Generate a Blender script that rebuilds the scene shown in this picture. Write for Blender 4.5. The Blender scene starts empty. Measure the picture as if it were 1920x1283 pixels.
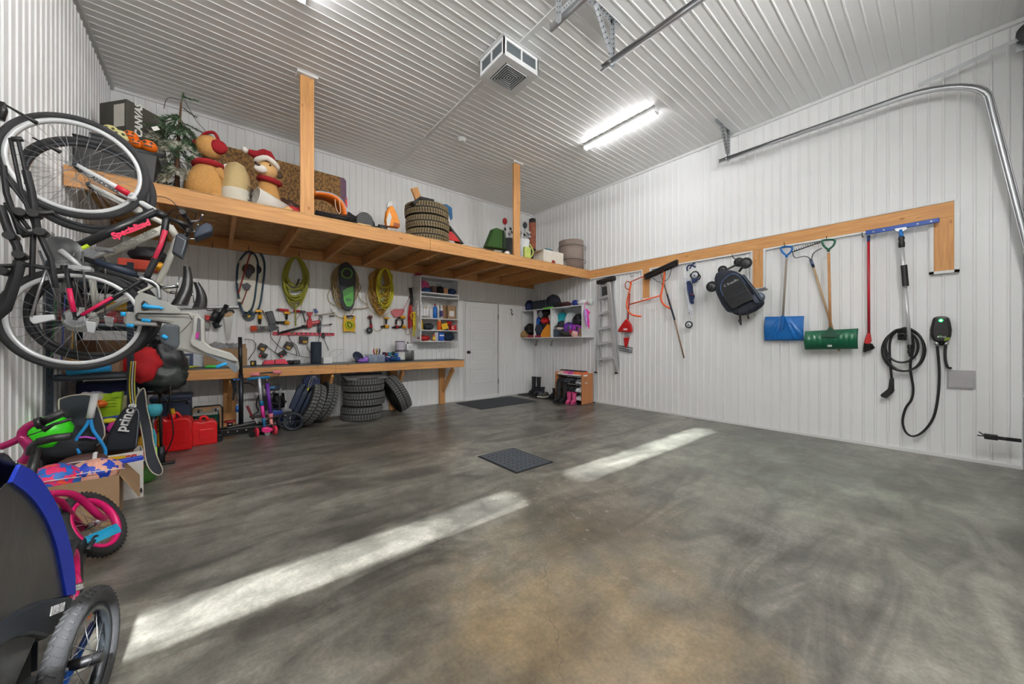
import bpy, math, random
from math import sin, cos, pi, radians, sqrt, atan2
from mathutils import Vector, Matrix, noise
random.seed(7)
SC = bpy.context.scene
COL = SC.collection
V3 = Vector
# ---------------------------------------------------------------- camera
FPX, YAW, CY, HC = 672.0, radians(39.42), 642.6, 1.2
cam_d = bpy.data.cameras.new('camera')
cam = bpy.data.objects.new('camera', cam_d); COL.objects.link(cam)
cam_d.sensor_width = 36.0; cam_d.lens = FPX / 1920 * 36.0
cam_d.shift_y = (CY - 641.5) / 1920; cam_d.clip_start = 0.02
cam.location = (0, 0, HC); cam.rotation_euler = (pi / 2, 0, -YAW)
SC.camera = cam
# ---------------------------------------------------------------- room size (metres)
LX, RX, DY, FY, CH = -0.985, 5.87, 6.35, -0.6, 4.26
# ---------------------------------------------------------------- world, sun, exposure
w = bpy.data.worlds.new('world'); SC.world = w; w.use_nodes = True
nt = w.node_tree; nt.nodes.clear()
sky = nt.nodes.new('ShaderNodeTexSky'); sky.sky_type = 'NISHITA'; sky.sun_disc = False
sky.sun_elevation = radians(35); sky.sun_rotation = radians(180)
bg = nt.nodes.new('ShaderNodeBackground'); bg.inputs[1].default_value = 0.25
out = nt.nodes.new('ShaderNodeOutputWorld')
nt.links.new(sky.outputs[0], bg.inputs[0]); nt.links.new(bg.outputs[0], out.inputs[0])
sun_d = bpy.data.lights.new('sun', 'SUN'); sun_d.energy = 165; sun_d.angle = radians(3.2); sun_d.color = (0.94, 0.98, 1.0)
sun = bpy.data.objects.new('sun', sun_d); COL.objects.link(sun)
sun.location = (2.4, -6, 6); sun.rotation_euler = (radians(90 - 35), 0, 0)   # shines towards +y through the door windows
SC.view_settings.view_transform = 'Standard'; SC.view_settings.look = 'None'
SC.view_settings.gamma = 1.0; SC.view_settings.use_curve_mapping = False
SC.view_settings.exposure = 0.45
TUBE_STRENGTH = 42.0
# ---------------------------------------------------------------- sight lines onto real planes (used to find where things stand)
_S, _C = sin(YAW), cos(YAW)
def ray(u, v):
    a = (u - 960) / FPX
    return V3((_S + a * _C, _C - a * _S, (CY - v) / FPX))
def PY(y):
    def f(u, v):
        d = ray(u, v); t = y / d.y; return V3((d.x * t, y, HC + d.z * t))
    return f
def PX(x):
    def f(u, v):
        d = ray(u, v); t = x / d.x; return V3((x, d.y * t, HC + d.z * t))
    return f
def PZ(z):
    def f(u, v):
        d = ray(u, v); t = (z - HC) / d.z; return V3((d.x * t, d.y * t, z))
    return f
def BK(o=0.03): return PY(DY - o)       # on the back wall, o metres proud
def RT(o=0.03): return PX(RX - o)       # on the right wall
def dep(p): return p[0] * _S + p[1] * _C
# ---------------------------------------------------------------- materials
def lin(c):
    return tuple(((x / 255) / 12.92 if x / 255 <= 0.04045 else (((x / 255) + 0.055) / 1.055) ** 2.4) for x in c) + (1.0,)
_M = {}
def mat(rgb, rough=0.5, metal=0.0, var=0.08, bump=0.0, scale=12.0, alpha=1.0, trans=0.0, emit=0.0, coat=0.0, name=None):
    key = (tuple(rgb), rough, metal, var, bump, scale, alpha, trans, emit, coat)
    if key in _M: return _M[key]
    m = bpy.data.materials.new(name or 'm_%d_%d_%d' % tuple(rgb)); m.use_nodes = True; _M[key] = m
    n = m.node_tree.nodes; l = m.node_tree.links; b = n['Principled BSDF']
    b.inputs['Roughness'].default_value = rough; b.inputs['Metallic'].default_value = metal
    col = lin(rgb)
    if var > 0 or bump > 0:
        tc = n.new('ShaderNodeTexCoord'); ns = n.new('ShaderNodeTexNoise'); ns.inputs['Scale'].default_value = scale
        ns.inputs['Detail'].default_value = 5; l.new(tc.outputs['Object'], ns.inputs['Vector'])
        mx = n.new('ShaderNodeMix'); mx.data_type = 'RGBA'
        mx.inputs[6].default_value = tuple(min(1, c * (1 - var * 1.6)) for c in col[:3]) + (1,)
        mx.inputs[7].default_value = tuple(min(1, c * (1 + var * 1.6)) for c in col[:3]) + (1,)
        l.new(ns.outputs[0], mx.inputs[0]); l.new(mx.outputs[2], b.inputs['Base Color'])
        if bump > 0:
            bp = n.new('ShaderNodeBump'); bp.inputs['Strength'].default_value = bump; bp.inputs['Distance'].default_value = 0.01
            l.new(ns.outputs[0], bp.inputs['Height']); l.new(bp.outputs[0], b.inputs['Normal'])
    else: b.inputs['Base Color'].default_value = col
    if alpha < 1: b.inputs['Alpha'].default_value = alpha
    if trans > 0: b.inputs['Transmission Weight'].default_value = trans
    if coat > 0: b.inputs['Coat Weight'].default_value = coat
    if emit > 0:
        b.inputs['Emission Color'].default_value = col; b.inputs['Emission Strength'].default_value = emit
    return m
def wood_mat(axis, rgb=(216, 160, 100), dark=(154, 98, 50), sc=1.0):
    key = ('wood', axis, rgb, sc)
    if key in _M: return _M[key]
    m = bpy.data.materials.new('pine_%s' % axis); m.use_nodes = True; _M[key] = m
    n = m.node_tree.nodes; l = m.node_tree.links; b = n['Principled BSDF']; b.inputs['Roughness'].default_value = 0.6
    tc = n.new('ShaderNodeTexCoord')
    mp = n.new('ShaderNodeMapping'); s = [14 * sc] * 3; s['xyz'.index(axis)] = 0.9 * sc; mp.inputs['Scale'].default_value = s
    l.new(tc.outputs['Object'], mp.inputs[0])
    ns = n.new('ShaderNodeTexNoise'); ns.inputs['Scale'].default_value = 2.4; ns.inputs['Detail'].default_value = 6; ns.inputs['Distortion'].default_value = 1.2
    l.new(mp.outputs[0], ns.inputs['Vector'])
    cr = n.new('ShaderNodeValToRGB'); e = cr.color_ramp
    e.elements[0].position = 0.32; e.elements[0].color = lin(tuple(int(a * .62 + d * .38) for a, d in zip(rgb, dark)))
    e.elements[1].position = 0.66; e.elements[1].color = lin(rgb)
    l.new(ns.outputs[0], cr.inputs[0])
    mk = n.new('ShaderNodeMapping'); s2 = [9.0] * 3; s2['xyz'.index(axis)] = 4.0; mk.inputs['Scale'].default_value = s2
    l.new(tc.outputs['Object'], mk.inputs[0])
    vo = n.new('ShaderNodeTexVoronoi'); vo.inputs['Scale'].default_value = 1.0; l.new(mk.outputs[0], vo.inputs['Vector'])
    kr = n.new('ShaderNodeValToRGB'); kr.color_ramp.elements[0].position = 0.04; kr.color_ramp.elements[0].color = (1, 1, 1, 1)
    kr.color_ramp.elements[1].position = 0.13; kr.color_ramp.elements[1].color = (0, 0, 0, 1)
    l.new(vo.outputs['Distance'], kr.inputs[0])
    mx = n.new('ShaderNodeMix'); mx.data_type = 'RGBA'; l.new(kr.outputs[0], mx.inputs[0])
    l.new(cr.outputs[0], mx.inputs[6]); mx.inputs[7].default_value = lin(dark); l.new(mx.outputs[2], b.inputs['Base Color'])
    return m
def osb_mat():
    m = bpy.data.materials.new('oriented_strand_board'); m.use_nodes = True
    n = m.node_tree.nodes; l = m.node_tree.links; b = n['Principled BSDF']; b.inputs['Roughness'].default_value = 0.8
    tc = n.new('ShaderNodeTexCoord'); mp = n.new('ShaderNodeMapping'); mp.inputs['Scale'].default_value = (12, 45, 20)
    vo = n.new('ShaderNodeTexVoronoi'); vo.inputs['Scale'].default_value = 1.0
    l.new(tc.outputs['Object'], mp.inputs[0]); l.new(mp.outputs[0], vo.inputs['Vector'])
    cr = n.new('ShaderNodeValToRGB'); cr.color_ramp.elements[0].color = lin((150, 108, 66)); cr.color_ramp.elements[1].color = lin((214, 168, 112))
    l.new(vo.outputs['Color'], cr.inputs[0]); l.new(cr.outputs[0], b.inputs['Base Color'])
    return m
def floor_mat():
    m = bpy.data.materials.new('polished_concrete'); m.use_nodes = True
    n = m.node_tree.nodes; l = m.node_tree.links; b = n['Principled BSDF']
    tc = n.new('ShaderNodeTexCoord')
    def noi(sc, det=6, rough=.6, dist=0., vec=None):
        x = n.new('ShaderNodeTexNoise'); x.noise_dimensions = '2D'; x.inputs['Scale'].default_value = sc; x.inputs['Detail'].default_value = det
        x.inputs['Roughness'].default_value = rough; x.inputs['Distortion'].default_value = dist
        l.new(vec or tc.outputs['Object'], x.inputs['Vector']); return x
    def ramp(src, p0, c0, p1, c1):
        m_ = n.new('ShaderNodeMapRange'); m_.inputs[1].default_value = p0; m_.inputs[2].default_value = p1; l.new(src, m_.inputs[0])
        if c0[0] == c0[1] == c0[2] and c1[0] == c1[1] == c1[2]: m_.inputs[3].default_value = c0[0]; m_.inputs[4].default_value = c1[0]; return m_
        x = n.new('ShaderNodeMix'); x.data_type = 'RGBA'; l.new(m_.outputs[0], x.inputs[0]); x.inputs[6].default_value = c0; x.inputs[7].default_value = c1
        class _O: outputs = [x.outputs[2]]
        return _O
    def mix(f, a, c2, mode='MIX'):
        x = n.new('ShaderNodeMix'); x.data_type = 'RGBA'; x.blend_type = mode
        for s, t in ((f, 0), (a, 6), (c2, 7)):
            if isinstance(s, (float, tuple)): x.inputs[t].default_value = s
            else: l.new(s, x.inputs[t])
        return x.outputs[2]
    K = lambda v: (v, v, v, 1)
    mp = n.new('ShaderNodeMapping'); mp.inputs['Rotation'].default_value = (0, 0, radians(35)); mp.inputs['Scale'].default_value = (1, 3.2, 1)
    l.new(tc.outputs['Object'], mp.inputs[0])
    big = noi(0.6, 4, .55, .3); streak = noi(1.3, 7, .6, .8, mp.outputs[0]); mid = noi(2.6, 7, .6); mott = noi(9, 6, .65); fine = noi(55, 4, .7)
    base = ramp(streak.outputs[0], .34, lin((84, 82, 76)), .66, lin((134, 131, 122)))
    sep = n.new('ShaderNodeSeparateXYZ'); l.new(tc.outputs['Object'], sep.inputs[0])
    def blob(cx, cy, r, k=1.0, kk=-1.1):
        gx = n.new('ShaderNodeVectorMath'); gx.operation = 'DISTANCE'; gx.inputs[1].default_value = (cx, cy, 0); l.new(tc.outputs['Object'], gx.inputs[0])
        a = n.new('ShaderNodeMath'); a.operation = 'MULTIPLY_ADD'; l.new(mid.outputs[0], a.inputs[0]); a.inputs[1].default_value = kk; l.new(gx.outputs['Value'], a.inputs[2])
        m_ = n.new('ShaderNodeMapRange'); m_.interpolation_type = 'SMOOTHSTEP'; m_.inputs[1].default_value = kk * .5; m_.inputs[2].default_value = r + kk * .5; m_.inputs[3].default_value = k; m_.inputs[4].default_value = 0; l.new(a.outputs[0], m_.inputs[0]); return m_.outputs[0]
    c = mix(blob(4.6, 1.0, 2.6, .6), base.outputs[0], lin((104, 110, 98)))
    c = mix(blob(1.1, 0.9, 1.0, .9), c, lin((124, 106, 78)))
    c = mix(blob(1.9, 1.35, .9, .8), c, lin((92, 82, 64)))
    c = mix(blob(2.35, 2.0, .6, .35), c, lin((150, 140, 128)))
    c = mix(blob(1.6, 4.3, 1.2, .5), c, lin((112, 98, 88)))
    for src, p0, v0, p1, v1 in ((big, .36, .78, .64, 1.18), (mid, .34, .74, .66, 1.22), (mott, .34, .82, .68, 1.18), (fine, .34, .86, .68, 1.14)):
        c = mix(1.0, c, ramp(src.outputs[0], p0, K(v0), p1, K(v1)).outputs[0], 'MULTIPLY')
    chip = noi(16, 5, .7); ch = ramp(chip.outputs[0], .63, K(0), .70, K(1)); cz = n.new('ShaderNodeMath'); cz.operation = 'MULTIPLY'; l.new(ch.outputs[0], cz.inputs[0]); l.new(blob(2.1, 1.9, 1.5, .55), cz.inputs[1])
    c = mix(cz.outputs[0], c, (.40, .39, .36, 1.0))
    # shrinkage crack running away from the camera
    cn = noi(3.0, 3, .6); 
    a = n.new('ShaderNodeMath'); a.operation = 'MULTIPLY_ADD'; l.new(cn.outputs[0], a.inputs[0]); a.inputs[1].default_value = .30; l.new(sep.outputs[0], a.inputs[2])
    y8 = n.new('ShaderNodeMath'); y8.operation = 'MULTIPLY_ADD'; l.new(sep.outputs[1], y8.inputs[0]); y8.inputs[1].default_value = -.86; l.new(a.outputs[0], y8.inputs[2])
    s0 = n.new('ShaderNodeMath'); s0.operation = 'SUBTRACT'; l.new(y8.outputs[0], s0.inputs[0]); s0.inputs[1].default_value = .33
    ab = n.new('ShaderNodeMath'); ab.operation = 'ABSOLUTE'; l.new(s0.outputs[0], ab.inputs[0])
    ck = ramp(ab.outputs[0], .0005, K(.7), .0025, K(0))
    lt = n.new('ShaderNodeMath'); lt.operation = 'LESS_THAN'; l.new(sep.outputs[1], lt.inputs[0]); lt.inputs[1].default_value = 2.45
    mm = n.new('ShaderNodeMath'); mm.operation = 'MULTIPLY'; l.new(ck.outputs[0], mm.inputs[0]); l.new(lt.outputs[0], mm.inputs[1])
    c = mix(mm.outputs[0], c, lin((70, 62, 52)))
    l.new(c, b.inputs['Base Color'])
    b.inputs['Roughness'].default_value = .30
    bp = n.new('ShaderNodeBump'); bp.inputs['Strength'].default_value = .12; bp.inputs['Distance'].default_value = .004
    l.new(fine.outputs[0], bp.inputs['Height']); l.new(bp.outputs[0], b.inputs['Normal'])
    return m
WHITE_STEEL = mat((238, 239, 239), .58, 0, .02, 0, 3, name='white_steel_panel')
TRIM = mat((230, 231, 231), .4, 0, .01, name='white_trim')
BLK = mat((24, 24, 26), .45, 0, .1, name='black_plastic')
BLKF = mat((26, 27, 30), .85, 0, .2, .3, 40, name='black_fabric')
RUB = mat((34, 34, 35), .8, 0, .15, .2, 60, name='rubber')
STEEL = mat((170, 172, 174), .35, .9, .06, name='galvanised_steel')
CHROME = mat((205, 207, 210), .18, 1, .02, name='chrome')
ALU = mat((206, 207, 208), .3, .45, .05, name='aluminium')
DKST = mat((58, 62, 66), .45, .6, .1, name='dark_steel')
RED = mat((190, 24, 26), .4, 0, .05, name='red_plastic')
YEL = mat((226, 178, 20), .45, 0, .05, name='yellow_plastic')
BLUE = mat((18, 92, 168), .35, 0, .05, name='blue_plastic')
CARD = mat((158, 128, 96), .85, 0, .06, .1, 30, name='cardboard')
WX, WY, WZ = wood_mat('x'), wood_mat('y'), wood_mat('z')
# ---------------------------------------------------------------- mesh builder
def frame_of(d):
    d = d.normalized(); a = V3((0, 0, 1)) if abs(d.z) < .9 else V3((1, 0, 0))
    x = d.cross(a).normalized(); return x, d.cross(x).normalized()
class G:
    def __init__(s): s.v = []; s.f = []; s.sm = []; s.mi = []; s.cm = 0
    def mt(s, k): s.cm = k; return s          # faces added from here on use material slot k
    def add(s, vs, fs, smooth=False):
        o = len(s.v); s.v += [V3(p) for p in vs]; s.f += [tuple(i + o for i in f) for f in fs]
        s.sm += ([smooth] * len(fs)) if isinstance(smooth, bool) else smooth
        s.mi += [s.cm] * len(fs)
        return s
    def bx(s, x0, x1, y0, y1, z0, z1): return s.box(((x0 + x1) / 2, (y0 + y1) / 2, (z0 + z1) / 2), (x1 - x0, y1 - y0, z1 - z0))
    def box(s, c, d, R=None, taper=1.0):
        c = V3(c); vs = []
        for z in (-.5, .5):
            t = taper if z > 0 else 1
            for x, y in ((-.5, -.5), (.5, -.5), (.5, .5), (-.5, .5)):
                p = V3((x * d[0] * t, y * d[1] * t, z * d[2]))
                if R is not None: p = R @ p
                vs.append(c + p)
        return s.add(vs, [(3, 2, 1, 0), (4, 5, 6, 7), (0, 1, 5, 4), (1, 2, 6, 5), (2, 3, 7, 6), (3, 0, 4, 7)])
    def tube(s, pts, r, n=8, closed=False, cap=True, ry=None):
        pts = [V3(p) for p in pts]; N = len(pts); rs = r if isinstance(r, (list, tuple)) else [r] * N
        vs = []; x = None
        for i, p in enumerate(pts):
            if closed: d = pts[(i + 1) % N] - pts[i - 1]
            else: d = pts[min(i + 1, N - 1)] - pts[max(i - 1, 0)]
            if d.length < 1e-9: d = V3((0, 0, 1))
            d.normalize()
            if x is None: x, y = frame_of(d)
            else:
                x = x - d * x.dot(d)
                if x.length < 1e-6: x, y = frame_of(d)
                x.normalize(); y = d.cross(x)
            for k in range(n):
                a = 2 * pi * k / n; vs.append(p + x * cos(a) * rs[i] + y * sin(a) * (rs[i] if ry is None else ry))
        fs = []
        for i in range(N if closed else N - 1):
            j = (i + 1) % N
            for k in range(n):
                k2 = (k + 1) % n; fs.append((i * n + k, i * n + k2, j * n + k2, j * n + k))
        sm = [True] * len(fs)
        if not closed and cap: fs += [tuple(range(n))[::-1], tuple((N - 1) * n + k for k in range(n))]; sm += [False, False]
        return s.add(vs, fs, sm)
    def cyl(s, a, b, r, r2=None, n=14): return s.tube([a, b], [r, r if r2 is None else r2], n)
    def sph(s, c, r, R=None, nu=16, nv=10, nz=0.0, fr=3.0):
        c = V3(c); r = (r, r, r) if not hasattr(r, '__len__') else r; vs = []
        def pt(th, ph):
            p = V3((cos(ph) * sin(th), sin(ph) * sin(th), cos(th))); k = 1.0
            if nz: k += nz * noise.noise(p * fr + c * 7) + nz * .55 * noise.noise(p * fr * 2.4 + c * 3)
            p = V3((p.x * r[0], p.y * r[1], p.z * r[2])) * k
            return c + (R @ p if R is not None else p)
        vs.append(pt(0, 0))
        for i in range(1, nv):
            for j in range(nu): vs.append(pt(pi * i / nv, 2 * pi * j / nu))
        vs.append(pt(pi, 0)); fs = []
        for j in range(nu):
            fs.append((0, 1 + j, 1 + (j + 1) % nu)); q = 1 + (nv - 2) * nu
            fs.append((len(vs) - 1, q + (j + 1) % nu, q + j))
        for i in range(nv - 2):
            for j in range(nu):
                a = 1 + i * nu + j; b2 = 1 + i * nu + (j + 1) % nu; fs.append((a, a + nu, b2 + nu, b2))
        return s.add(vs, fs, True)
    def lathe(s, prof, o, ax=(0, 0, 1), n=24, smooth=True, closed=False):
        o = V3(o); ax = V3(ax).normalized(); x, y = frame_of(ax); vs = []; P = len(prof)
        for r, h in prof:
            for k in range(n):
                a = 2 * pi * k / n; vs.append(o + ax * h + x * cos(a) * r + y * sin(a) * r)
        fs = []
        for i in range(P if closed else P - 1):
            j = (i + 1) % P
            for k in range(n):
                k2 = (k + 1) % n; fs.append((i * n + k, i * n + k2, j * n + k2, j * n + k))
        return s.add(vs, fs, smooth)
    def torus(s, c, ax, R, r, n=40, m=8, w=None):
        w = r if w is None else w
        return s.lathe([(R + r * cos(2 * pi * k / m), w * sin(2 * pi * k / m)) for k in range(m)], c, ax, n, True, True)
    def slab(s, pts, vec):
        pts = [V3(p) for p in pts]; vec = V3(vec); N = len(pts)
        return s.add(pts + [p + vec for p in pts], [tuple(range(N))[::-1], tuple(range(N, 2 * N))] + [(i, (i + 1) % N, (i + 1) % N + N, i + N) for i in range(N)])
    def grid(s, rows, smooth=True, close=False):
        N = len(rows[0]); vs = [p for r in rows for p in r]; fs = []
        for i in range(len(rows) - 1):
            for j in range(N if close else N - 1):
                k = (j + 1) % N; fs.append((i * N + j, i * N + k, (i + 1) * N + k, (i + 1) * N + j))
        return s.add(vs, fs, smooth)
    def rot(s, R, o=(0, 0, 0)):
        o = V3(o); s.v = [o + R @ (p - o) for p in s.v]; return s
    def obj(s, name, m, parent=None, bevel=0.0, sub=0, solid=0.0, loc=None):
        if parent is not None: o = ORG[parent.name]
        else:
            xs = [p.x for p in s.v]; ys = [p.y for p in s.v]; zs = [p.z for p in s.v]
            o = V3(loc) if loc is not None else V3(((min(xs) + max(xs)) / 2, (min(ys) + max(ys)) / 2, min(zs)))
        me = bpy.data.meshes.new(name); me.from_pydata([p - o for p in s.v], [], s.f); me.polygons.foreach_set('use_smooth', s.sm)
        if len(s.mi) == len(s.f) and any(s.mi): me.polygons.foreach_set('material_index', s.mi)
        if isinstance(m, (list, tuple)):
            for q in m: me.materials.append(q)
        else: me.materials.append(m)
        me.update()
        ob = bpy.data.objects.new(name, me); COL.objects.link(ob)
        if parent is not None: ob.parent = parent
        else: ob.location = o
        ORG[ob.name] = o
        if solid:
            md = ob.modifiers.new('solid', 'SOLIDIFY'); md.thickness = solid; md.offset = 0
        if bevel:
            md = ob.modifiers.new('bevel', 'BEVEL'); md.width = bevel; md.segments = 2; md.limit_method = 'ANGLE'
        if sub:
            md = ob.modifiers.new('sub', 'SUBSURF'); md.levels = sub; md.render_levels = sub
        return ob
ORG = {}
def tag(o, label, cat, group=None, kind=None):
    if label: o['label'] = label
    if cat: o['category'] = cat
    if group: o['group'] = group
    if kind: o['kind'] = kind
    return o
def thing(name, label, cat, loc, group=None):
    o = bpy.data.objects.new(name, None); COL.objects.link(o); o.location = loc; o.empty_display_size = .05
    ORG[o.name] = V3(loc); return tag(o, label, cat, group)
def solo(g, name, m, label, cat, group=None, **k): return tag(g.obj(name, m, **k), label, cat, group)
def struct(g, name, m, parent=None, **k):
    o = g.obj(name, m, parent, **k)
    if parent is None: o['kind'] = 'structure'
    return o
def dup(root, loc, rotz=None, label=None, scale=None):
    r = root.copy(); COL.objects.link(r); r.location = loc
    if rotz is not None: r.rotation_euler = (0, 0, rotz)
    if scale: r.scale = (scale,) * 3
    if label: r['label'] = label
    ORG[r.name] = V3(loc)
    for ch in [o for o in COL.objects if o.parent == root]:
        c = ch.copy(); COL.objects.link(c); c.parent = r; ORG[c.name] = V3(loc)
        for g2 in [o for o in COL.objects if o.parent == ch]:
            d = g2.copy(); COL.objects.link(d); d.parent = c
    return r
def text(body, size, at, xd, yd, m, parent, name='lettering', ext=.0015, bold=0.0, shear=0.0, ax='CENTER'):
    cu = bpy.data.curves.new('txt', 'FONT'); cu.body = body; cu.size = size; cu.extrude = ext; cu.offset = bold; cu.shear = shear
    cu.align_x = ax; cu.align_y = 'CENTER'; cu.resolution_u = 3
    tmp = bpy.data.objects.new('txt', cu); COL.objects.link(tmp)
    bpy.context.view_layer.update()
    me = bpy.data.meshes.new_from_object(tmp.evaluated_get(bpy.context.evaluated_depsgraph_get()))
    xd = V3(xd).normalized(); yd = V3(yd); yd = (yd - xd * yd.dot(xd)).normalized(); zd = xd.cross(yd); at = V3(at)
    g = G(); g.v = [at + xd * p.co.x + yd * p.co.y + zd * p.co.z for p in me.vertices]
    g.f = [tuple(q.vertices) for q in me.polygons]; g.sm = [False] * len(g.f)
    bpy.data.objects.remove(tmp); bpy.data.curves.remove(cu); bpy.data.meshes.remove(me)
    return g.obj(name, m, parent)
def RZ(a): return Matrix.Rotation(a, 3, 'Z')
def RXm(a): return Matrix.Rotation(a, 3, 'X')
def RYm(a): return Matrix.Rotation(a, 3, 'Y')
def smoothpts(pts, k=6, closed=False):
    pts = [V3(p) for p in pts]; N = len(pts); o = []
    for i in range(N if closed else N - 1):
        g = (lambda j: pts[j % N]) if closed else (lambda j: pts[max(0, min(N - 1, j))])
        p0, p1, p2, p3 = g(i - 1), g(i), g(i + 1), g(i + 2)
        for q in range(k):
            t = q / k; o.append(.5 * ((2 * p1) + (-p0 + p2) * t + (2 * p0 - 5 * p1 + 4 * p2 - p3) * t * t + (-p0 + 3 * p1 - 3 * p2 + p3) * t ** 3))
    if not closed: o.append(pts[-1])
    return o
# ================================================================= THE SETTING
struct(G().bx(LX - .1, RX + .1, FY - .1, DY + .1, -.1, 0), 'floor', floor_mat(), loc=(0, 0, 0))
RH, RB, RTp = .009, .014, .006      # rib height, half base, half top
def ribs(a0, a1, org=0.0, pitch=.1, RH=.008, RB=.013, RTp=.006):
    """profile of a ribbed liner panel between a0 and a1: list of (along, height)"""
    p = [(a0, 0)]; k = math.floor((a0 - org) / pitch) + 1
    while org + k * pitch < a1 - .02:
        c = org + k * pitch
        if c - RB > a0: p += [(c - RB, 0), (c - RTp, RH), (c + RTp, RH), (c + RB, 0)]
        k += 1
    return p + [(a1, 0)]
def panel(prof, fn):
    g = G(); g.grid([[fn(a, h, 0) for a, h in prof], [fn(a, h, 1) for a, h in prof]], False); return g
# door opening in the back wall
DX0, DX1, DZ1 = 3.925, 4.835, 2.085
gb = G()
for a, b2, z0, z1 in ((LX, DX0, 0, CH), (DX1, RX, 0, CH), (DX0, DX1, DZ1, CH)):
    q = panel(ribs(a, b2, LX), lambda t, h, e: V3((t, DY - h, z0 if e else z1))); gb.add(q.v, q.f)
gb.bx(LX - .1, RX + .1, DY + .06, DY + .12, -.05, CH)
struct(gb, 'wall_back', WHITE_STEEL)
gl = panel(ribs(FY, DY, .055), lambda t, h, e: V3((LX + h, t, CH if e else 0))); gl.bx(LX - .1, LX - .02, FY - .1, DY + .1, -.05, CH)
struct(gl, 'wall_left', WHITE_STEEL)
gr = panel(ribs(FY, DY, .031), lambda t, h, e: V3((RX - h, t, 0 if e else CH))); gr.bx(RX + .02, RX + .1, FY - .1, DY + .1, -.05, CH)
struct(gr, 'wall_right', WHITE_STEEL)
gc = panel(ribs(FY, DY, .0, .1, .0045, .010, .004), lambda t, h, e: V3((LX if e else RX, t, CH - h))); gc.bx(LX - .1, RX + .1, FY - .1, DY + .1, CH + .02, CH + .1)
struct(gc, 'ceiling', WHITE_STEEL)
struct(G().bx(2.365, 2.42, FY, DY, CH - .016, CH - .004), 'trim_1', TRIM)
struct(G().bx(LX, RX, DY - .03, DY, CH - .035, CH - .001), 'trim_2', TRIM)
struct(G().bx(LX, LX + .035, FY, DY - .03, CH - .045, CH - .001), 'trim_3', mat((178, 180, 178), .5, 0, .02))
struct(G().bx(RX - .03, RX, FY, DY - .03, CH - .04, CH - .001), 'trim_4', TRIM)
struct(G().bx(RX - .016, RX - .001, FY, DY, .001, .035), 'baseboard_right', TRIM)
struct(G().bx(LX, DX0 - .07, DY - .016, DY - .001, .001, .03).bx(DX1 + .07, RX - .02, DY - .016, DY - .001, .001, .03), 'baseboard_back', TRIM)
struct(G().bx(LX + .001, LX + .016, FY, DY - .02, .001, .03), 'baseboard_left', TRIM)
# front wall behind the camera: two overhead doors with a window row each; daylight falls through them
WZ0, WZ1 = 1.882, 1.952
gf = G(); 
slots = [(-.36, .47), (.50, 1.79), (2.46, 3.60), (3.64, 5.2)]
gf.bx(LX - .1, RX + .1, FY - .06, FY, -.05, WZ0); gf.bx(LX - .1, RX + .1, FY - .06, FY, WZ1, CH)
e = [LX - .1] + [a for s_ in slots for a in s_] + [RX + .1]
for i in range(0, len(e), 2): gf.bx(e[i], e[i + 1], FY - .06, FY, WZ0, WZ1)
struct(gf, 'wall_front', mat((214, 215, 214), .5, 0, .02))
for i, (a, b2) in enumerate(slots):
    fr = G().bx(a - .03, b2 + .03, FY + .001, FY + .014, WZ1, WZ1 + .03).bx(a - .03, b2 + .03, FY + .001, FY + .014, WZ0 - .03, WZ0)
    fr.bx(a - .03, a, FY + .001, FY + .014, WZ0, WZ1).bx(b2, b2 + .03, FY + .001, FY + .014, WZ0, WZ1)
    struct(fr, 'window_%d' % (i + 1), TRIM)
# inner door of five rails
DM = mat((226, 227, 227), .42, 0, .015, name='white_door_paint')
g = G().bx(DX0 + .035, DX1 - .035, DY - .012, DY + .03, .075, DZ1 - .03)
door = struct(g, 'door_1', DM)
px0, px1 = DX0 + .16, DX1 - .15
gp = G()
for z0, z1 in ((1.62, 1.93), (1.2, 1.49), (.78, 1.06), (.36, .64)):
    w_ = .012
    for a, b_, c_, d_ in ((px0, px1, z1, z1 + w_), (px0, px1, z0 - w_, z0), (px0 - w_, px0, z0 - w_, z1 + w_), (px1, px1 + w_, z0 - w_, z1 + w_)): gp.bx(a, b_, DY - .02, DY - .011, c_, d_)
    gp.bx(px0 + .05, px1 - .05, DY - .017, DY - .011, z0 + .05, z1 - .05)
gp.obj('door_panel', DM, door, bevel=.003)
g = G().bx(DX0 - .012, DX0 + .02, DY - .02, DY + .05, 0, DZ1).bx(DX1 - .02, DX1 + .012, DY - .02, DY + .05, 0, DZ1).bx(DX0 - .012, DX1 + .012, DY - .02, DY + .05, DZ1 - .02, DZ1 + .012)
g.obj('door_frame', TRIM, door)
G().bx(DX0 + .02, DX0 + .034, DY + .0, DY + .04, .03, DZ1 - .02).bx(DX1 - .034, DX1 - .02, DY, DY + .04, .03, DZ1 - .02).bx(DX0 + .02, DX1 - .02, DY, DY + .04, DZ1 - .029, DZ1 - .02).obj('weather_seal', mat((92, 66, 48), .8), door)
G().bx(DX0 + .0, DX1 - .0, DY - .05, DY + .03, .0, .05).bx(DX0 + .02, DX1 - .02, DY - .03, DY + .03, .05, .072).obj('threshold', TRIM, door)
kx = DX0 + .1
G().cyl((kx, DY - .012, 1.0), (kx, DY - .022, 1.0), .032).cyl((kx, DY - .02, 1.0), (kx, DY - .05, 1.0), .012).sph((kx, DY - .068, 1.0), (.03, .024, .03)).obj('door_knob', BLK, door)
for z in (.3, 1.72): G().bx(DX1 - .04, DX1 - .012, DY - .028, DY - .012, z, z + .1).obj('hinge', STEEL, door)
# outlet plates and the wall panel cover
solo(G().bx(3.36, 3.44, DY - .02, DY - .006, 1.02, 1.14), 'outlet_cover', TRIM, 'small white outlet cover on back wall below the open wall cabinet', 'outlet', bevel=.003)
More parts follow.
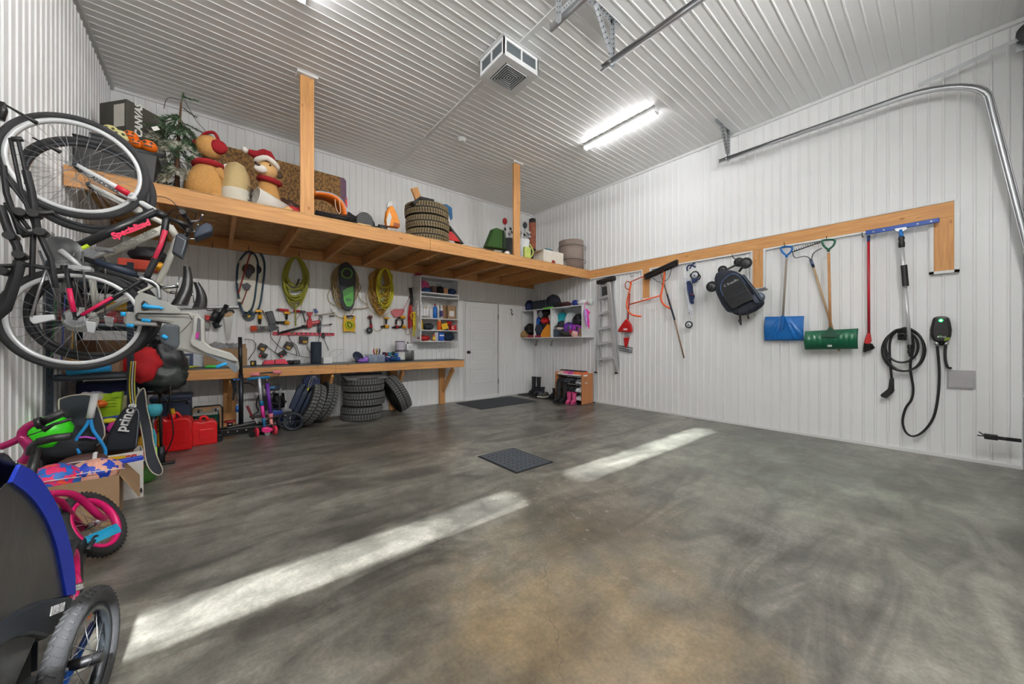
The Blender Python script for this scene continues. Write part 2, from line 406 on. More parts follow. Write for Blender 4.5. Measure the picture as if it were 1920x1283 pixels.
# ---------------------------------------------------------------- ceiling lamps
EMIT = mat((255, 255, 255), .5, 0, 0, emit=TUBE_STRENGTH, name='lit_diffuser')
def tube_lamp(p0, p1, label, grp):
    p0, p1 = V3(p0), V3(p1); d = (p1 - p0).normalized(); s = d.cross(V3((0, 0, 1))); c = (p0 + p1) / 2
    t = thing('tube_light', label, 'ceiling light', (c.x, c.y, CH - .01), grp)
    L = (p1 - p0).length; R = RZ(atan2(d.y, d.x))
    G().box((c.x, c.y, CH - .028), (L, .085, .036), R).obj('housing', TRIM, t, bevel=.004)
    pr = [(sin(a) * .038, -cos(a) * .034) for a in [(-pi / 2 + pi * k / 8) for k in range(9)]]
    rows = [[q + s * a + V3((0, 0, CH - .046 + b_ - q.z)) for a, b_ in pr] for q in (p0 + d * .015, p1 - d * .015)]
    g = G().grid(rows); g.add([p for p in rows[0]], [tuple(range(9))]); g.add([p for p in rows[1]], [tuple(range(9))[::-1]])
    g.obj('diffuser', EMIT, t)
    for q in (p0, p1): G().box((q.x, q.y, CH - .055), (.03, .08, .05), R).obj('end_cap', TRIM, t, bevel=.004)
tube_lamp((4.40, 2.40, 0), (4.40, 3.57, 0), 'lit white tube light on ceiling at right of the room', None)
tube_lamp((.56, 2.44, 0), (.56, 3.61, 0), 'lit tube light cut off at top edge above the left wall side', None)
EMIT_FILL = mat((255, 253, 250), .5, 0, 0, emit=320.0, name='fill_light_diffuser')
def fill_lamp(x0, x1, label):  # unseen fill light behind the camera, added to brighten the wall under the loft
    t = thing('added_fill_light', label, 'fill light', ((x0 + x1) / 2, FY + .01, 3.78))
    G().bx(x0, x1, FY + .002, FY + .03, 3.74, 3.82).obj('housing', TRIM, t, bevel=.004)
    G().tube([(x0 + .02, FY + .055, 3.78), (x1 - .02, FY + .055, 3.78)], .02, 12).obj('diffuser', EMIT_FILL, t)
    for x in (x0, x1): G().bx(x - .01, x + .02, FY + .03, FY + .08, 3.75, 3.81).obj('end_cap', TRIM, t)
fill_lamp(-.3, 1.1, 'added unseen fill light on the front wall above the left overhead door')
fill_lamp(2.3, 3.3, 'added unseen fill light on the front wall above the right overhead door')
# ================================================================= LOFT, BENCH, WALL TIMBER
FZ0, FZ1, LY = 2.49, 2.65, 4.6
loft = thing('storage_loft', 'long pine storage loft hung along the back wall on two posts', 'loft', (2.4, 5.4, FZ0))
G().bx(LX + .01, 2.30, LY, LY + .04, FZ0, FZ1).obj('front_board', WX, loft, bevel=.003)
G().bx(2.303, 4.30, LY, LY + .04, FZ0, FZ1).obj('front_board', WX, loft, bevel=.003)
G().bx(4.303, RX - .015, LY, LY + .04, FZ0, FZ1).obj('front_board', WX, loft, bevel=.003)
G().bx(LX + .01, RX - .015, DY - .055, DY - .016, FZ0, FZ1 - .005).obj('ledger_board', WX, loft)
x = -.45
while x < RX - .1:
    G().bx(x - .019, x + .019, LY + .041, DY - .056, FZ0 + .003, FZ1 - .014).obj('joist', WY, loft); x += .588
G().bx(LX + .01, RX - .015, LY + .003, DY - .016, FZ1 + .001, FZ1 + .013).obj('deck_sheet', osb_mat(), loft)
for a, b_ in ((.722, .862), (3.858, 3.998)):
    G().bx(a, b_, LY + .041, LY + .079, FZ1 + .014, CH - .013).obj('hanger_post', WZ, loft, bevel=.003)
    G().bx(a - .035, b_ + .035, LY + .0, LY + .115, CH - .03, CH - .006).obj('post_collar', TRIM, loft, bevel=.003)
BZ, BY0, BX0, BX1 = .88, 5.80, -.42, 3.60
wb = thing('workbench', 'long pine workbench with dark grey top against the back wall', 'workbench', (1.6, 6.1, 0))
G().bx(BX0, 1.36, BY0, BY0 + .04, BZ - .14, BZ - .013).obj('front_rail', WX, wb, bevel=.004)
G().bx(1.363, BX1, BY0, BY0 + .04, BZ - .14, BZ - .013).obj('front_rail', WX, wb, bevel=.004)
G().bx(BX1 - .04, BX1, BY0 + .041, DY - .016, BZ - .14, BZ - .013).obj('end_rail', WY, wb, bevel=.003)
G().bx(BX0, BX1 - .045, DY - .056, DY - .016, BZ - .14, BZ - .013).obj('back_rail', WX, wb)
G().bx(BX0 - .005, BX1 + .005, BY0 + .0, DY - .017, BZ - .012, BZ).obj('bench_top', mat((92, 96, 97), .5, 0, .12, 0, 4), wb)
for lx, wd in ((.13, .14), (1.33, .12), (2.43, .14), (3.40, .11)):
    G().bx(lx - wd / 2, lx + wd / 2, DY - .075, DY - .018, 0, BZ - .141).obj('leg', WZ, wb, bevel=.003)
    a = V3((lx, DY - .1, .3)); b_ = V3((lx, BY0 + .07, BZ - .145)); d = (b_ - a)
    G().box((a + b_) / 2 + V3((.0, 0, -.02)), (.04, .085, d.length), Matrix.Rotation(-atan2(d.y, d.z), 3, 'X')).obj('brace', WZ, wb, bevel=.003)
wt = thing('wall_timber', 'long horizontal pine beam with three hanging blocks set in the right wall', 'beam', (RX - .02, 2.3, 2.49))
G().bx(RX - .034, RX - .016, -.04, LY - .002, 2.50, 2.655).obj('beam', WY, wt)
for y0, y1, z0 in ((-.04, .095, 1.95), (1.625, 1.75, 1.965), (3.31, 3.445, 1.985)):
    G().bx(RX - .033, RX - .016, y0, y1, z0, 2.498).obj('block', WZ, wt)
struct(G().bx(RX - .042, RX - .003, -.07, LY - .002, 2.656, 2.672).bx(RX - .042, RX - .003, -.075, -.041, 1.92, 2.655)
       .bx(RX - .042, RX - .003, .096, 1.6, 2.478, 2.497).bx(RX - .042, RX - .003, 1.776, 3.28, 2.478, 2.497).bx(RX - .042, RX - .003, 3.47, LY - .002, 2.478, 2.497)
       .bx(RX - .042, RX - .003, .096, .125, 1.92, 2.497).bx(RX - .042, RX - .003, -.075, .125, 1.92, 1.948)
       .bx(RX - .042, RX - .003, 1.60, 1.624, 1.945, 2.497).bx(RX - .042, RX - .003, 1.751, 1.776, 1.945, 2.497).bx(RX - .042, RX - .003, 1.60, 1.776, 1.940, 1.964)
       .bx(RX - .042, RX - .003, 3.28, 3.309, 1.965, 2.497).bx(RX - .042, RX - .003, 3.446, 3.47, 1.965, 2.497).bx(RX - .042, RX - .003, 3.28, 3.47, 1.960, 1.984), 'trim_5', TRIM)
# ================================================================= OVERHEAD DOOR TRACKS
GALV = mat((196, 199, 202), .34, .85, .10, 0, 8); GALVD = mat((150, 154, 158), .4, .85, .1, 0, 8)
def c_track(path, nrm, name, parent, side=1):
    """C-channel swept along path (in a y-z plane); opening towards nrm (x direction)"""
    prof = [(-.010, -.020), (-.004, -.026), (.018, -.026), (.018, .026), (-.004, .026), (-.010, .020)]
    rows = []
    for i, p in enumerate(path):
        d = (path[min(i + 1, len(path) - 1)] - path[max(i - 1, 0)]).normalized(); up = V3((1, 0, 0)).cross(d)
        rows.append([p + V3((side * a, 0, 0)) + up * b_ for a, b_ in prof])
    return G().grid(rows).obj(name, GALV, parent, solid=.003)
def track(x, label, side, bar, low=.05, y_end=2.13):
    t = thing('overhead_door_track', label, 'door track', (x, y_end, 3.84))
    zt, r, yf = 3.84, .38, FY + .12
    pts = [V3((x, yf, low)), V3((x, yf, 1.9)), V3((x, -.25, 3.50))] + [V3((x, -.25 + .62 * (1 - cos(a)), 3.50 + .33 * sin(a))) for a in [pi / 2 * k / 10 for k in range(1, 11)]] + [V3((x, 1.2, zt)), V3((x, y_end, zt + .01))]
    c_track(pts, 1, 'track_channel', t, side)
    s = side * .028
    # punched angle hanger: two uprights and a ceiling bar
    def ang(a, b_, nm='hanger_strut'):
        a, b_ = V3(a), V3(b_); d = (b_ - a).normalized(); xx, yy = frame_of(d); g = G()
        for e_, f_ in ((xx, yy), (yy, xx)): g.slab([a, a + e_ * .034, b_ + e_ * .034, b_], f_ * .003)
        g.mt(1); n = int((b_ - a).length / .045)
        for k in range(1, n):
            q = a + d * (k * .045)
            for e1, e2 in ((xx, yy), (yy, xx)):
                for sg in (1, -1): g.cyl(q + e1 * .018 + e2 * (.0032 if sg > 0 else -.0002), q + e1 * .018 + e2 * (.0036 if sg > 0 else -.0006), .007, n=8)
        g.obj(nm, [GALV, mat((70, 74, 78), .6, .3, .05)], t)
    y_h = 2.02
    ang((x + s, y_h, CH - .015), (x + s, y_h, zt - .04)); ang((x + s - side * .26, y_h, CH - .016), (x + s - side * .01, y_h + .01, zt + .09))
    ang((bar[0], y_h, CH - .014), (bar[1], y_h, CH - .014), 'ceiling_bar')
    G().cyl((x - .03, y_h, zt), (x + s + .02, y_h, zt), .008).obj('bolt', STEEL, t)
    if abs(x - 5.66) < .2:
        yf = FY + .12
        for z, ln in ((2.62, .1), (1.4, .1), (.5, .1)): G().bx(x + .02, RX - .02, yf - .05, yf + .03, z, z + ln).obj('jamb_bracket', GALV, t)
        g = G().grid([[V3((x + .03, yf - .06, 3.99)), V3((x + .03, yf - .06, 4.03))], [V3((x + .03, .2, 3.88)), V3((x + .03, .2, 3.92))]], False); g.obj('brace_strap', GALV, t, solid=.004)
    return t
track(5.66, 'galvanised overhead door track curving along the right wall', 1, (5.24, 5.83))
track(2.86, 'galvanised track on punched hanger nearest the middle of the ceiling, right one', 1, (2.47, 2.98))
track(2.18, 'galvanised track on hanger nearest the ceiling heater', -1, (2.0, 2.45))
# torsion shaft over the right hand door
sh = thing('torsion_shaft', 'steel shaft with black cable drum high at right edge of the photo', 'door shaft', (5.5, FY + .12, 4.02))
G().cyl((4.5, FY + .12, 4.02), (5.84, FY + .12, 4.02), .0125).obj('shaft', STEEL, sh)
G().lathe([(.02, 0), (.085, 0), (.085, .012), (.07, .016), (.07, .05), (.085, .055), (.085, .065), (.02, .065)], (5.66, FY + .12, 4.02), (1, 0, 0), 28).obj('cable_drum', mat((70, 72, 74), .5, .5), sh)
G().bx(5.74, 5.75, FY + .002, FY + .2, 3.9, 4.1).obj('bearing_plate', GALV, sh)
solo(G().bx(5.76, RX - .016, FY + .12, FY + .15, .0, 4.0), 'steel_jamb_angle', GALVD, 'tall steel door jamb angle at right edge of the photo', 'door jamb')
sb = thing('safety_sensor', 'small black door sensor low at the right edge beside the door track', 'sensor', (5.69, -.2, .30))
G().bx(5.71, 5.735, FY + .17, FY + .3, .28, .31).obj('bracket', BLK, sb); G().box((5.70, FY + .34, .30), (.04, .08, .05)).obj('housing', BLK, sb, bevel=.006)
G().cyl((5.70, FY + .38, .31), (5.695, FY + .41, .335), .005).cyl((5.70, FY + .38, .30), (5.695, FY + .42, .30), .005).obj('latch_wire', BLK, sb)
# ================================================================= CEILING HEATER, SMOKE ALARM, FLOOR DRAIN
ht = thing('ceiling_heater', 'white square ceiling heater with louvred grille beside the ceiling seam', 'heater', (2.42, 2.98, CH - .01))
hx0, hx1, hy0, hy1, hz = 2.19, 2.66, 2.79, 3.22, CH - .20
WM = mat((226, 228, 229), .35, 0, .01)
g = G(); fr = .035
for (ax0, ay0, ax1, ay1) in ((hx0, hy0, hx1, hy0), (hx1, hy0, hx1, hy1), (hx1, hy1, hx0, hy1), (hx0, hy1, hx0, hy0)):
    a = V3((ax0, ay0, 0)); b_ = V3((ax1, ay1, 0)); d = (b_ - a); L = d.length; u_ = d.normalized(); R = RZ(atan2(d.y, d.x)); nn = V3((-u_.y, u_.x, 0)) * .006
    def pc(s0, s1, z0, z1): g.box(a + u_ * (s0 + s1) / 2 + nn + V3((0, 0, (z0 + z1) / 2)), (s1 - s0, .012, z1 - z0), R)
    pc(0, L, hz, hz + .045); pc(0, L, CH - .045, CH - .018); pc(0, fr, hz + .045, CH - .045); pc(L - fr, L, hz + .045, CH - .045); pc(L / 2 - .008, L / 2 + .008, hz + .045, CH - .045)
g.bx(hx0, hx1, hy0, hy1, hz - .004, hz + .008)
g.obj('housing', WM, ht)
G().bx(hx0 + .014, hx1 - .014, hy0 + .014, hy1 - .014, hz + .012, CH - .02).obj('dark_interior', mat((84, 92, 96), .6), ht)
G().bx(hx0 - .02, hx1 + .02, hy0 - .02, hy1 + .02, CH - .018, CH - .011).obj('mounting_flange', WM, ht)
cx, cy = (hx0 + hx1) / 2, (hy0 + hy1) / 2
G().bx(cx - .15, cx + .15, cy - .145, cy + .145, hz - .006, hz - .004).obj('grille_opening', mat((28, 30, 32), .7), ht)
g = G()
for k in range(6):
    s0 = .142 - k * .024; z = hz - .016 + k * .001; t_ = .008
    g.bx(cx - s0, cx + s0, cy - s0, cy - s0 + t_, z, z + .010).bx(cx - s0, cx + s0, cy + s0 - t_, cy + s0, z, z + .010).bx(cx - s0, cx - s0 + t_, cy - s0 + t_, cy + s0 - t_, z, z + .010).bx(cx + s0 - t_, cx + s0, cy - s0 + t_, cy + s0 - t_, z, z + .010)
g.obj('louvres', mat((190, 193, 195), .4), ht)
sm = thing('smoke_alarm', 'round white smoke alarm on the ceiling between the heater and loft', 'smoke alarm', (2.82, 4.62, CH - .012))
G().lathe([(0, -.045), (.035, -.045), (.055, -.035), (.062, -.012), (.07, -.01), (.07, 0)], (2.82, 4.62, CH - .012)).obj('body', WM, sm); G().cyl((2.80, 4.60, CH - .06), (2.80, 4.60, CH - .05), .006).obj('test_button', mat((150, 150, 150)), sm)
dr = thing('floor_drain', 'dark steel perforated drain cover set into the concrete floor', 'drain', (2.355, 2.83, 0))
G().bx(2.11, 2.60, 2.505, 3.14, .0005, .004).obj('rim', mat((30, 31, 33), .7, .2), dr)
g = G().bx(2.13, 2.58, 2.525, 3.12, .004, .009).mt(1)
for i in range(7):
    for j in range(8):
        if 2 < i < 4 and 2 < j < 5: continue
        g.cyl((2.19 + i * .055, 2.59 + j * .065, .0091), (2.19 + i * .055, 2.59 + j * .065, .0096), .008, n=8)
g.obj('plate', [mat((84, 92, 102), .45, .5, .2, .2, 20), mat((12, 12, 13), .9, 0, 0)], dr)
# ================================================================= MATS BY THE DOOR
solo(G().bx(3.64, 5.03, 5.30, 6.18, .001, .009), 'door_mat', mat((56, 60, 66), .95, 0, .15, .4, 80), 'flat charcoal rubber mat on floor in front of the white door', 'mat', bevel=.003)
solo(G().bx(5.32, 5.83, 5.42, 6.27, .001, .02), 'boot_tray', mat((40, 40, 41), .8, 0, .2), 'raised black boot tray in the back right corner', 'tray', bevel=.006)
solo(G().bx(5.34, 5.83, 4.47, 5.39, .001, .008), 'boot_mat', mat((30, 31, 33), .9, 0, .2), 'flat black mat beneath the wooden shoe rack', 'mat')
# ================================================================= RIGHT WALL: HUNG THINGS
def Q(ox, oy, s, pl):
    """sight lines given in the pixels of an enlarged crop of the photo, meeting the plane pl"""
    return lambda x, y: pl(ox + x / s, oy + y / s)
def q4(o): return Q(1090, 480, 5.346, RT(o))
def q5(o): return Q(1310, 460, 5.832, RT(o))
def q8(o): return Q(1400, 420, 4.5825, RT(o))
def q6(o): return Q(1600, 360, 2.673, RT(o))
def qc(o): return Q(1680, 560, 5.833, RT(o))
def P_(f, pts): return [f(*p) for p in pts]
def at0(p): return (p.x, p.y, p.z)
IN = V3((-1, 0, 0))      # off the right wall into the room
def hook(p, d=IN, m=BLK):
    """a black screw-in utility hook"""
    g = G(); up = V3((0, 0, 1)); p = V3(p)
    g.tube(smoothpts([p, p + d * .05, p + d * .075 - up * .02, p + d * .10 - up * .015, p + d * .115 + up * .03], 4), .004, 6)
    return g
def hooks_at(lst, d, label, grp):
    for p, lb in lst: solo(hook(p, d), 'wall_hook', BLK, lb or label, 'hook', grp)
# ---- stepladder, folded, hung flat on the wall
ld = thing('stepladder', 'folded aluminium stepladder hung on the right wall beside the cubby cabinet', 'ladder', at0(q4(.1)(230, 1180)))
f1, f2 = q4(.115), q4(.05)
def rail(f, a, b_, w, th, nm, m=ALU):
    a, b_ = f(*a), f(*b_); d = (b_ - a).normalized(); s = V3((1, 0, 0)).cross(d) * w / 2
    G().slab([a - s, b_ - s, b_ + s, a + s], (th, 0, 0)).obj(nm, m, ld, bevel=.002)
rail(f1, (172, 285), (150, 1165), .055, .028, 'side_rail'); rail(f1, (268, 262), (346, 1165), .075, .025, 'side_rail')
rail(f2, (200, 290), (198, 1110), .045, .02, 'rear_rail'); rail(f2, (312, 255), (372, 1112), .05, .02, 'rear_rail')
for (x0, y0, x1, y1) in ((170, 432, 272, 402), (166, 586, 284, 556), (162, 738, 297, 710), (157, 888, 312, 862), (150, 1040, 326, 1022)):
    a, b_ = f1(x0, y0), f1(x1, y1); G().slab([a - V3((.01, 0, .02)), b_ - V3((.01, 0, .02)), b_ + V3((0, 0, .03)), a + V3((0, 0, .03))], (.075, 0, 0)).obj('step', ALU, ld, bevel=.002)
    G().tube([f1(x0 + 10, y0), f1(x0 + 55, y0 + 45)], .006, 6).obj('step_brace', ALU, ld); 
a, b_ = q4(.14)(150, 283), q4(.14)(308, 237); G().slab([a, b_, b_ + V3((0, 0, .07)), a + V3((0, 0, .07))], (.13, 0, 0)).obj('top_cap', BLK, ld, bevel=.006)
a, b_ = q4(.07)(205, 310), q4(.07)(262, 400); G().slab([a, V3((a.x, a.y, b_.z)), b_, V3((b_.x, b_.y, a.z))], (.03, 0, 0)).obj('tool_tray', mat((60, 60, 62)), ld, bevel=.004)
for p in ((143, 1168), (350, 1175)): G().box(f1(*p), (.03, .06, .03)).obj('rubber_foot', BLK, ld, bevel=.004)
for p0, p1 in (((330, 1022), (350, 1160)), ((165, 1045), (145, 1160))): G().tube([f1(*p0), f1(*p1)], .007, 6).obj('foot_brace', ALU, ld)
# ---- orange tube handle
ORG_ = mat((238, 96, 40), .4, 0, .04)
oh = thing('snow_scoop_handle', 'orange bent tube handle of a snow scoop hung left of the push broom', 'scoop handle', at0(q4(.2)(470, 600)))
f = q4(.12); r = .0155
G().tube(smoothpts(P_(f, [(600, 608), (520, 594), (478, 565), (457, 510), (460, 450), (480, 360), (500, 262)]), 5), r).obj('left_tube', ORG_, oh)
G().tube(smoothpts(P_(f, [(888, 528), (835, 495), (805, 455), (798, 400), (812, 330), (828, 240), (832, 170), (810, 148), (760, 158), (715, 176)]), 5), r).obj('right_tube', ORG_, oh)
G().tube(P_(f, [(480, 488), (792, 398)]), .0125).obj('cross_tube', ORG_, oh)
G().tube(P_(f, [(490, 262), (606, 212), (720, 176)]), .010).obj('upper_rod', mat((200, 70, 36), .5), oh)
G().tube([f(466 + 27 * cos(t), 295 + 40 * sin(t)) for t in [2 * pi * k / 16 for k in range(16)]], .009, 6, closed=True).obj('ring', mat((150, 50, 30), .6), oh)
for p, q in (((478, 385), (482, 375)), ((812, 285), (815, 272))): G().tube(P_(f, [p, q]), .018).obj('clamp', BLK, oh)
# ---- push broom
pb = thing('push_broom', 'black bristled push broom with wooden handle hung head up over the beam', 'broom', at0(q4(.1)(1030, 1020)))
a, b_ = q4(.16)(625, 205), q4(.16)(955, 55); dn = V3((0, 0, -1))
G().slab([a, b_, b_ + V3((0, 0, .035)), a + V3((0, 0, .035))], (.07, 0, 0)).obj('head_block', BLK, pb, bevel=.006)
g = G(); n = 60
for k in range(n):
    for j in range(3):
        p = a.lerp(b_, (k + .5) / n) + V3((.012 + j * .022, 0, 0)); g.tube([p, p + dn * (.065 + random.uniform(-.004, .004)) + V3((random.uniform(-.004, .004), random.uniform(-.006, .006), 0))], .0045, 4)
tag(g.obj('bristles', mat((32, 27, 25), .9, 0, .2), pb), None, None, kind='stuff')
G().tube(smoothpts(P_(q4(.12), [(712, 216), (745, 245), (780, 264), (840, 250), (872, 225), (890, 180), (906, 118)]), 4), .005, 6).obj('head_brace', BLK, pb)
G().tube(P_(q4(.11), [(798, 180), (860, 385)]), .012).obj('handle', mat((120, 96, 80), .6), pb)
G().tube(P_(q4(.105), [(858, 380), (935, 640)]), .0155).obj('grip_sleeve', mat((28, 38, 58), .6), pb)
G().tube(P_(q4(.10), [(933, 636), (1030, 1025)]), .012).obj('handle_end', mat((134, 104, 84), .6), pb)
# ---- red long handled dustpan and small rake
dp = thing('dustpan', 'red dustpan hung on its handle below the orange tubes', 'dustpan', at0(q4(.06)(445, 765)))
f = q4(.05)
G().tube(P_(f, [(484, 385), (476, 500), (466, 640)]), .012).obj('handle', RED, dp)
G().slab(P_(f, [(462, 632), (480, 650), (508, 690), (519, 735), (517, 765), (375, 761), (388, 730), (415, 690), (445, 650)]), (-.05, 0, 0)).obj('pan', RED, dp, bevel=.012)
G().slab(P_(q4(.102), [(422, 727), (460, 727), (460, 745), (422, 745)]), (-.001, 0, 0)).obj('label_patch', mat((225, 225, 225)), dp)
rk = thing('hand_rake', 'small black rake head with red socket hanging under the red dustpan', 'rake', at0(q4(.05)(440, 965)))
f = q4(.045)
G().slab(P_(f, [(440, 766), (487, 766), (485, 822), (441, 822)]), (-.02, 0, 0)).obj('shaft', mat((140, 140, 142), .5), rk)
G().slab(P_(q4(.04), [(432, 820), (484, 818), (475, 860), (458, 918), (445, 918), (437, 870)]), (-.03, 0, 0)).obj('socket', RED, rk, bevel=.005)
g = G(); f = q4(.05); A0, A1, B0, B1 = V3((372, 898, 0)), V3((512, 922, 0)), V3((380, 945, 0)), V3((505, 972, 0))
for k in range(9):
    t = k / 8; p, q = A0.lerp(A1, t), B0.lerp(B1, t); g.tube([f(p.x, p.y), f(q.x, q.y)], .0055, 6)
g.tube([f(372, 898), f(512, 922)], .007, 6); g.tube([f(376, 922), f(509, 947)], .005, 6); g.tube([f(380, 947), f(505, 972)], .005, 6)
g.obj('tines', mat((34, 42, 58), .5), rk)
# ---- folded umbrella stroller
NAVY = mat((36, 50, 92), .8, 0, .15, .2, 30)
us = thing('umbrella_stroller', 'folded navy and white umbrella stroller hung right of the push broom', 'stroller', at0(q4(.15)(1080, 720)))
f = q4(.14)
WHT = mat((206, 210, 218), .35, .1)
for pts in (([(1065, 150), (1078, 300), (1088, 480), (1075, 580)]), ([(1105, 215), (1098, 330), (1112, 470), (1103, 595)]), ([(1045, 225), (1048, 330), (1062, 430), (1085, 575)]), ([(1068, 250), (1052, 360), (1080, 470), (1098, 560)])):
    G().tube(smoothpts(P_(f, pts), 4), .0125).obj('frame_tube', WHT, us)
G().tube(smoothpts(P_(f, [(1065, 155), (1060, 120), (1078, 96), (1108, 92), (1128, 105), (1145, 112)]), 5), .013).obj('handle_grip', NAVY, us)
G().tube(smoothpts(P_(q4(.08), [(1085, 130), (1112, 88), (1138, 70)]), 4), .012).obj('handle_grip', NAVY, us)
def wheel(f, c, rpx, par, m1=RUB, m2=WHT, w=.03, nm='wheel'):
    p = f(*c); rr = (f(c[0] + rpx, c[1]) - p).length
    o = G().torus(p, (1, 0, 0), rr * .85, rr * .17, 28, 8, w / 2).obj(nm, m1, par)
    G().lathe([(0, -w * .3), (rr * .72, -w * .25), (rr * .72, w * .25), (0, w * .3)], p, (1, 0, 0), 24).obj('wheel_disc', m2, o if False else par)
    G().cyl(p + V3((-w * .5, 0, 0)), p + V3((w * .5, 0, 0)), rr * .16, n=10).obj('axle_cap', BLK, par)
G().slab(P_(q4(.15), [(1085, 395), (1108, 385), (1142, 400), (1132, 440), (1100, 430)]), (-.03, 0, 0)).obj('navy_pocket', NAVY, us, bevel=.006); G().slab(P_(q4(.15), [(1102, 460), (1132, 458), (1130, 482), (1106, 484)]), (-.02, 0, 0)).obj('navy_cuff', NAVY, us, bevel=.004); G().slab(P_(q4(.13), [(1034, 225), (1056, 222), (1060, 300), (1050, 330), (1036, 300)]), (-.03, 0, 0)).obj('white_panel', WHT, us, bevel=.006); wheel(q4(.16), (1138, 195), 44, us); wheel(q4(.09), (1160, 212), 36, us); wheel(q4(.13), (1078, 690), 38, us); wheel(q4(.09), (1112, 195), 24, us)
G().tube(P_(f, [(1100, 590), (1098, 650)]), .008).obj('frame_tube', WHT, us)
G().slab(P_(q4(.12), [(1070, 262), (1100, 250), (1120, 300), (1128, 370), (1142, 400), (1132, 430), (1135, 468), (1105, 480), (1092, 420), (1078, 350)]), (-.06, 0, 0)).obj('folded_seat', NAVY, us, bevel=.012)
G().slab(P_(q4(.17), [(1110, 232), (1160, 225), (1185, 235), (1150, 265), (1115, 280)]), (-.03, 0, 0)).obj('foot_rest', NAVY, us, bevel=.008)
G().tube(P_(q4(.2), [(1090, 380), (1110, 392), (1130, 384)]), .008).obj('safety_strap', mat((150, 40, 60)), us)
# ---- big black stroller
BLV = mat((26, 32, 46), .75, 0, .25, .25, 25); BKD = mat((20, 21, 24), .6, 0, .2)
bs = thing('stroller', 'black folded pushchair hung upside down between two timber blocks', 'stroller', at0(q5(.3)(460, 800)))
f = q5(.16)
G().slab(P_(f, [(212, 380), (232, 312), (300, 290), (400, 282), (480, 325), (560, 432), (640, 545), (700, 590), (735, 610), (722, 662), (640, 722), (545, 762), (460, 774), (400, 742), (350, 738), (290, 655), (228, 525)]), (-.16, 0, 0)).obj('frame_shell', BLV, bs, bevel=.035)
G().slab(P_(q5(.33), [(242, 430), (300, 355), (390, 322), (450, 350), (520, 440), (600, 560), (620, 590), (500, 640), (400, 700), (350, 690), (290, 600), (250, 520)]), (-.03, 0, 0)).obj('seat_back', BKD, bs, bevel=.012)
for k, (a, b_) in enumerate((((300, 560), (520, 450)), ((322, 590), (545, 480)), ((350, 640), (580, 540)))): G().tube([q5(.362)(*a), q5(.362)(*b_)], .003, 6).obj('seam', mat((62, 72, 92), .8), bs)
G().tube(smoothpts(P_(q5(.36), [(270, 560), (240, 470), (265, 390), (340, 325), (410, 318), (470, 365), (520, 430)]), 5), .008).obj('piping', mat((66, 86, 120), .7), bs)
text('C Evenflo', .05, q5(.364)(352, 412), q5(.364)(400, 388) - q5(.364)(305, 435), (0, 0, 1), mat((200, 205, 212)), bs)
G().tube(smoothpts(P_(q5(.30), [(415, 700), (520, 640), (625, 585)]), 4), .012, 6).obj('grey_strip', mat((150, 155, 162), .5), bs)
G().tube(smoothpts(P_(q5(.36), [(480, 330), (560, 430), (640, 540), (690, 610)]), 4), .022).obj('side_bar', mat((44, 52, 66), .4, .3), bs)
G().sph(q5(.34)(655, 575), (.03, .075, .075)).obj('joint_hub', mat((86, 96, 112), .4), bs)
for (c, rr, o, w_) in (((515, 195), 68, .30, .05), ((145, 452), 62, .30, .05), ((262, 270), 50, .14, .05), ((440, 185), 55, .12, .05)): wheel(q5(o), c, rr, bs, RUB, mat((66, 68, 72), .5), w_)
G().tube(P_(q5(.26), [(240, 330), (300, 270), (480, 180)]), .014).obj('axle_tube', BKD, bs); G().tube(P_(q5(.26), [(145, 450), (220, 400)]), .018).obj('wheel_fork', BKD, bs); G().tube(P_(q5(.28), [(500, 215), (440, 290)]), .016).obj('wheel_fork', BKD, bs)
for pts, w_ in (([(440, 690), (450, 760), (462, 870)], .013), ([(530, 735), (545, 805)], .009), ([(560, 670), (590, 715)], .008)): G().tube(P_(q5(.34), pts), w_, 6, ry=.003).obj('strap', BKD, bs)
G().slab(P_(q5(.35), [(432, 815), (470, 815), (474, 872), (455, 876)]), (-.01, 0, 0)).obj('buckle', BLK, bs)
G().tube(smoothpts(P_(q5(.15), [(650, 490), (700, 492), (745, 488), (742, 474), (660, 476)]), 3), .005, 6).obj('wire_catch', BLK, bs)
G().tube(smoothpts(P_(q5(.2), [(365, 100), (380, 140), (430, 165), (470, 200)]), 4), .006, 6).obj('hang_loop', BLK, bs)
# ---- blue snow shovel
BLS = mat((10, 100, 176), .3, 0, .04)
def blade(corners, depth, ribs_, m, par, f_o, nm='blade', curve=.06, nr=7, ncol=12, ribh=.010):
    """a scooped blade between four corners (crop pixels), bulging off the wall"""
    tl, tr, br, bl = corners; rows = []
    for i in range(nr + 1):
        t = i / nr; row = []
        for j in range(ncol + 1):
            s = j / ncol
            x = (tl[0] * (1 - s) + tr[0] * s) * (1 - t) + (bl[0] * (1 - s) + br[0] * s) * t
            y = (tl[1] * (1 - s) + tr[1] * s) * (1 - t) + (bl[1] * (1 - s) + br[1] * s) * t
            p = f_o(x, y); h = curve * sin(pi * (0.12 + .76 * t)) + ribh * (ribs_(s, t)); row.append(p + V3((-h, 0, 0)))
        rows.append(row)
    return G().grid(rows).obj(nm, m, par, solid=.006)
bsv = thing('snow_shovel', 'blue bladed snow shovel with blue D handle on right wall', 'shovel', at0(q8(.1)(330, 1000)))
blade([(162, 800), (497, 793), (496, 1000), (160, 1002)], 0, lambda s, t: 1.0 if (abs(((s - .5) * 1.0) - (t + .1) * .42 * k_) < .035 for k_ in (1,)) and any(abs((s - .5) - (t + .08) * q_) < .03 for q_ in (-.5, -.28, .28, .5)) else 0, BLS, bsv, q8(.05), nr=18, ncol=40, curve=.05)
G().tube(P_(q8(.10), [(342, 300), (312, 800)]), .0125).obj('shaft', mat((150, 138, 126), .6, 0, .15), bsv)
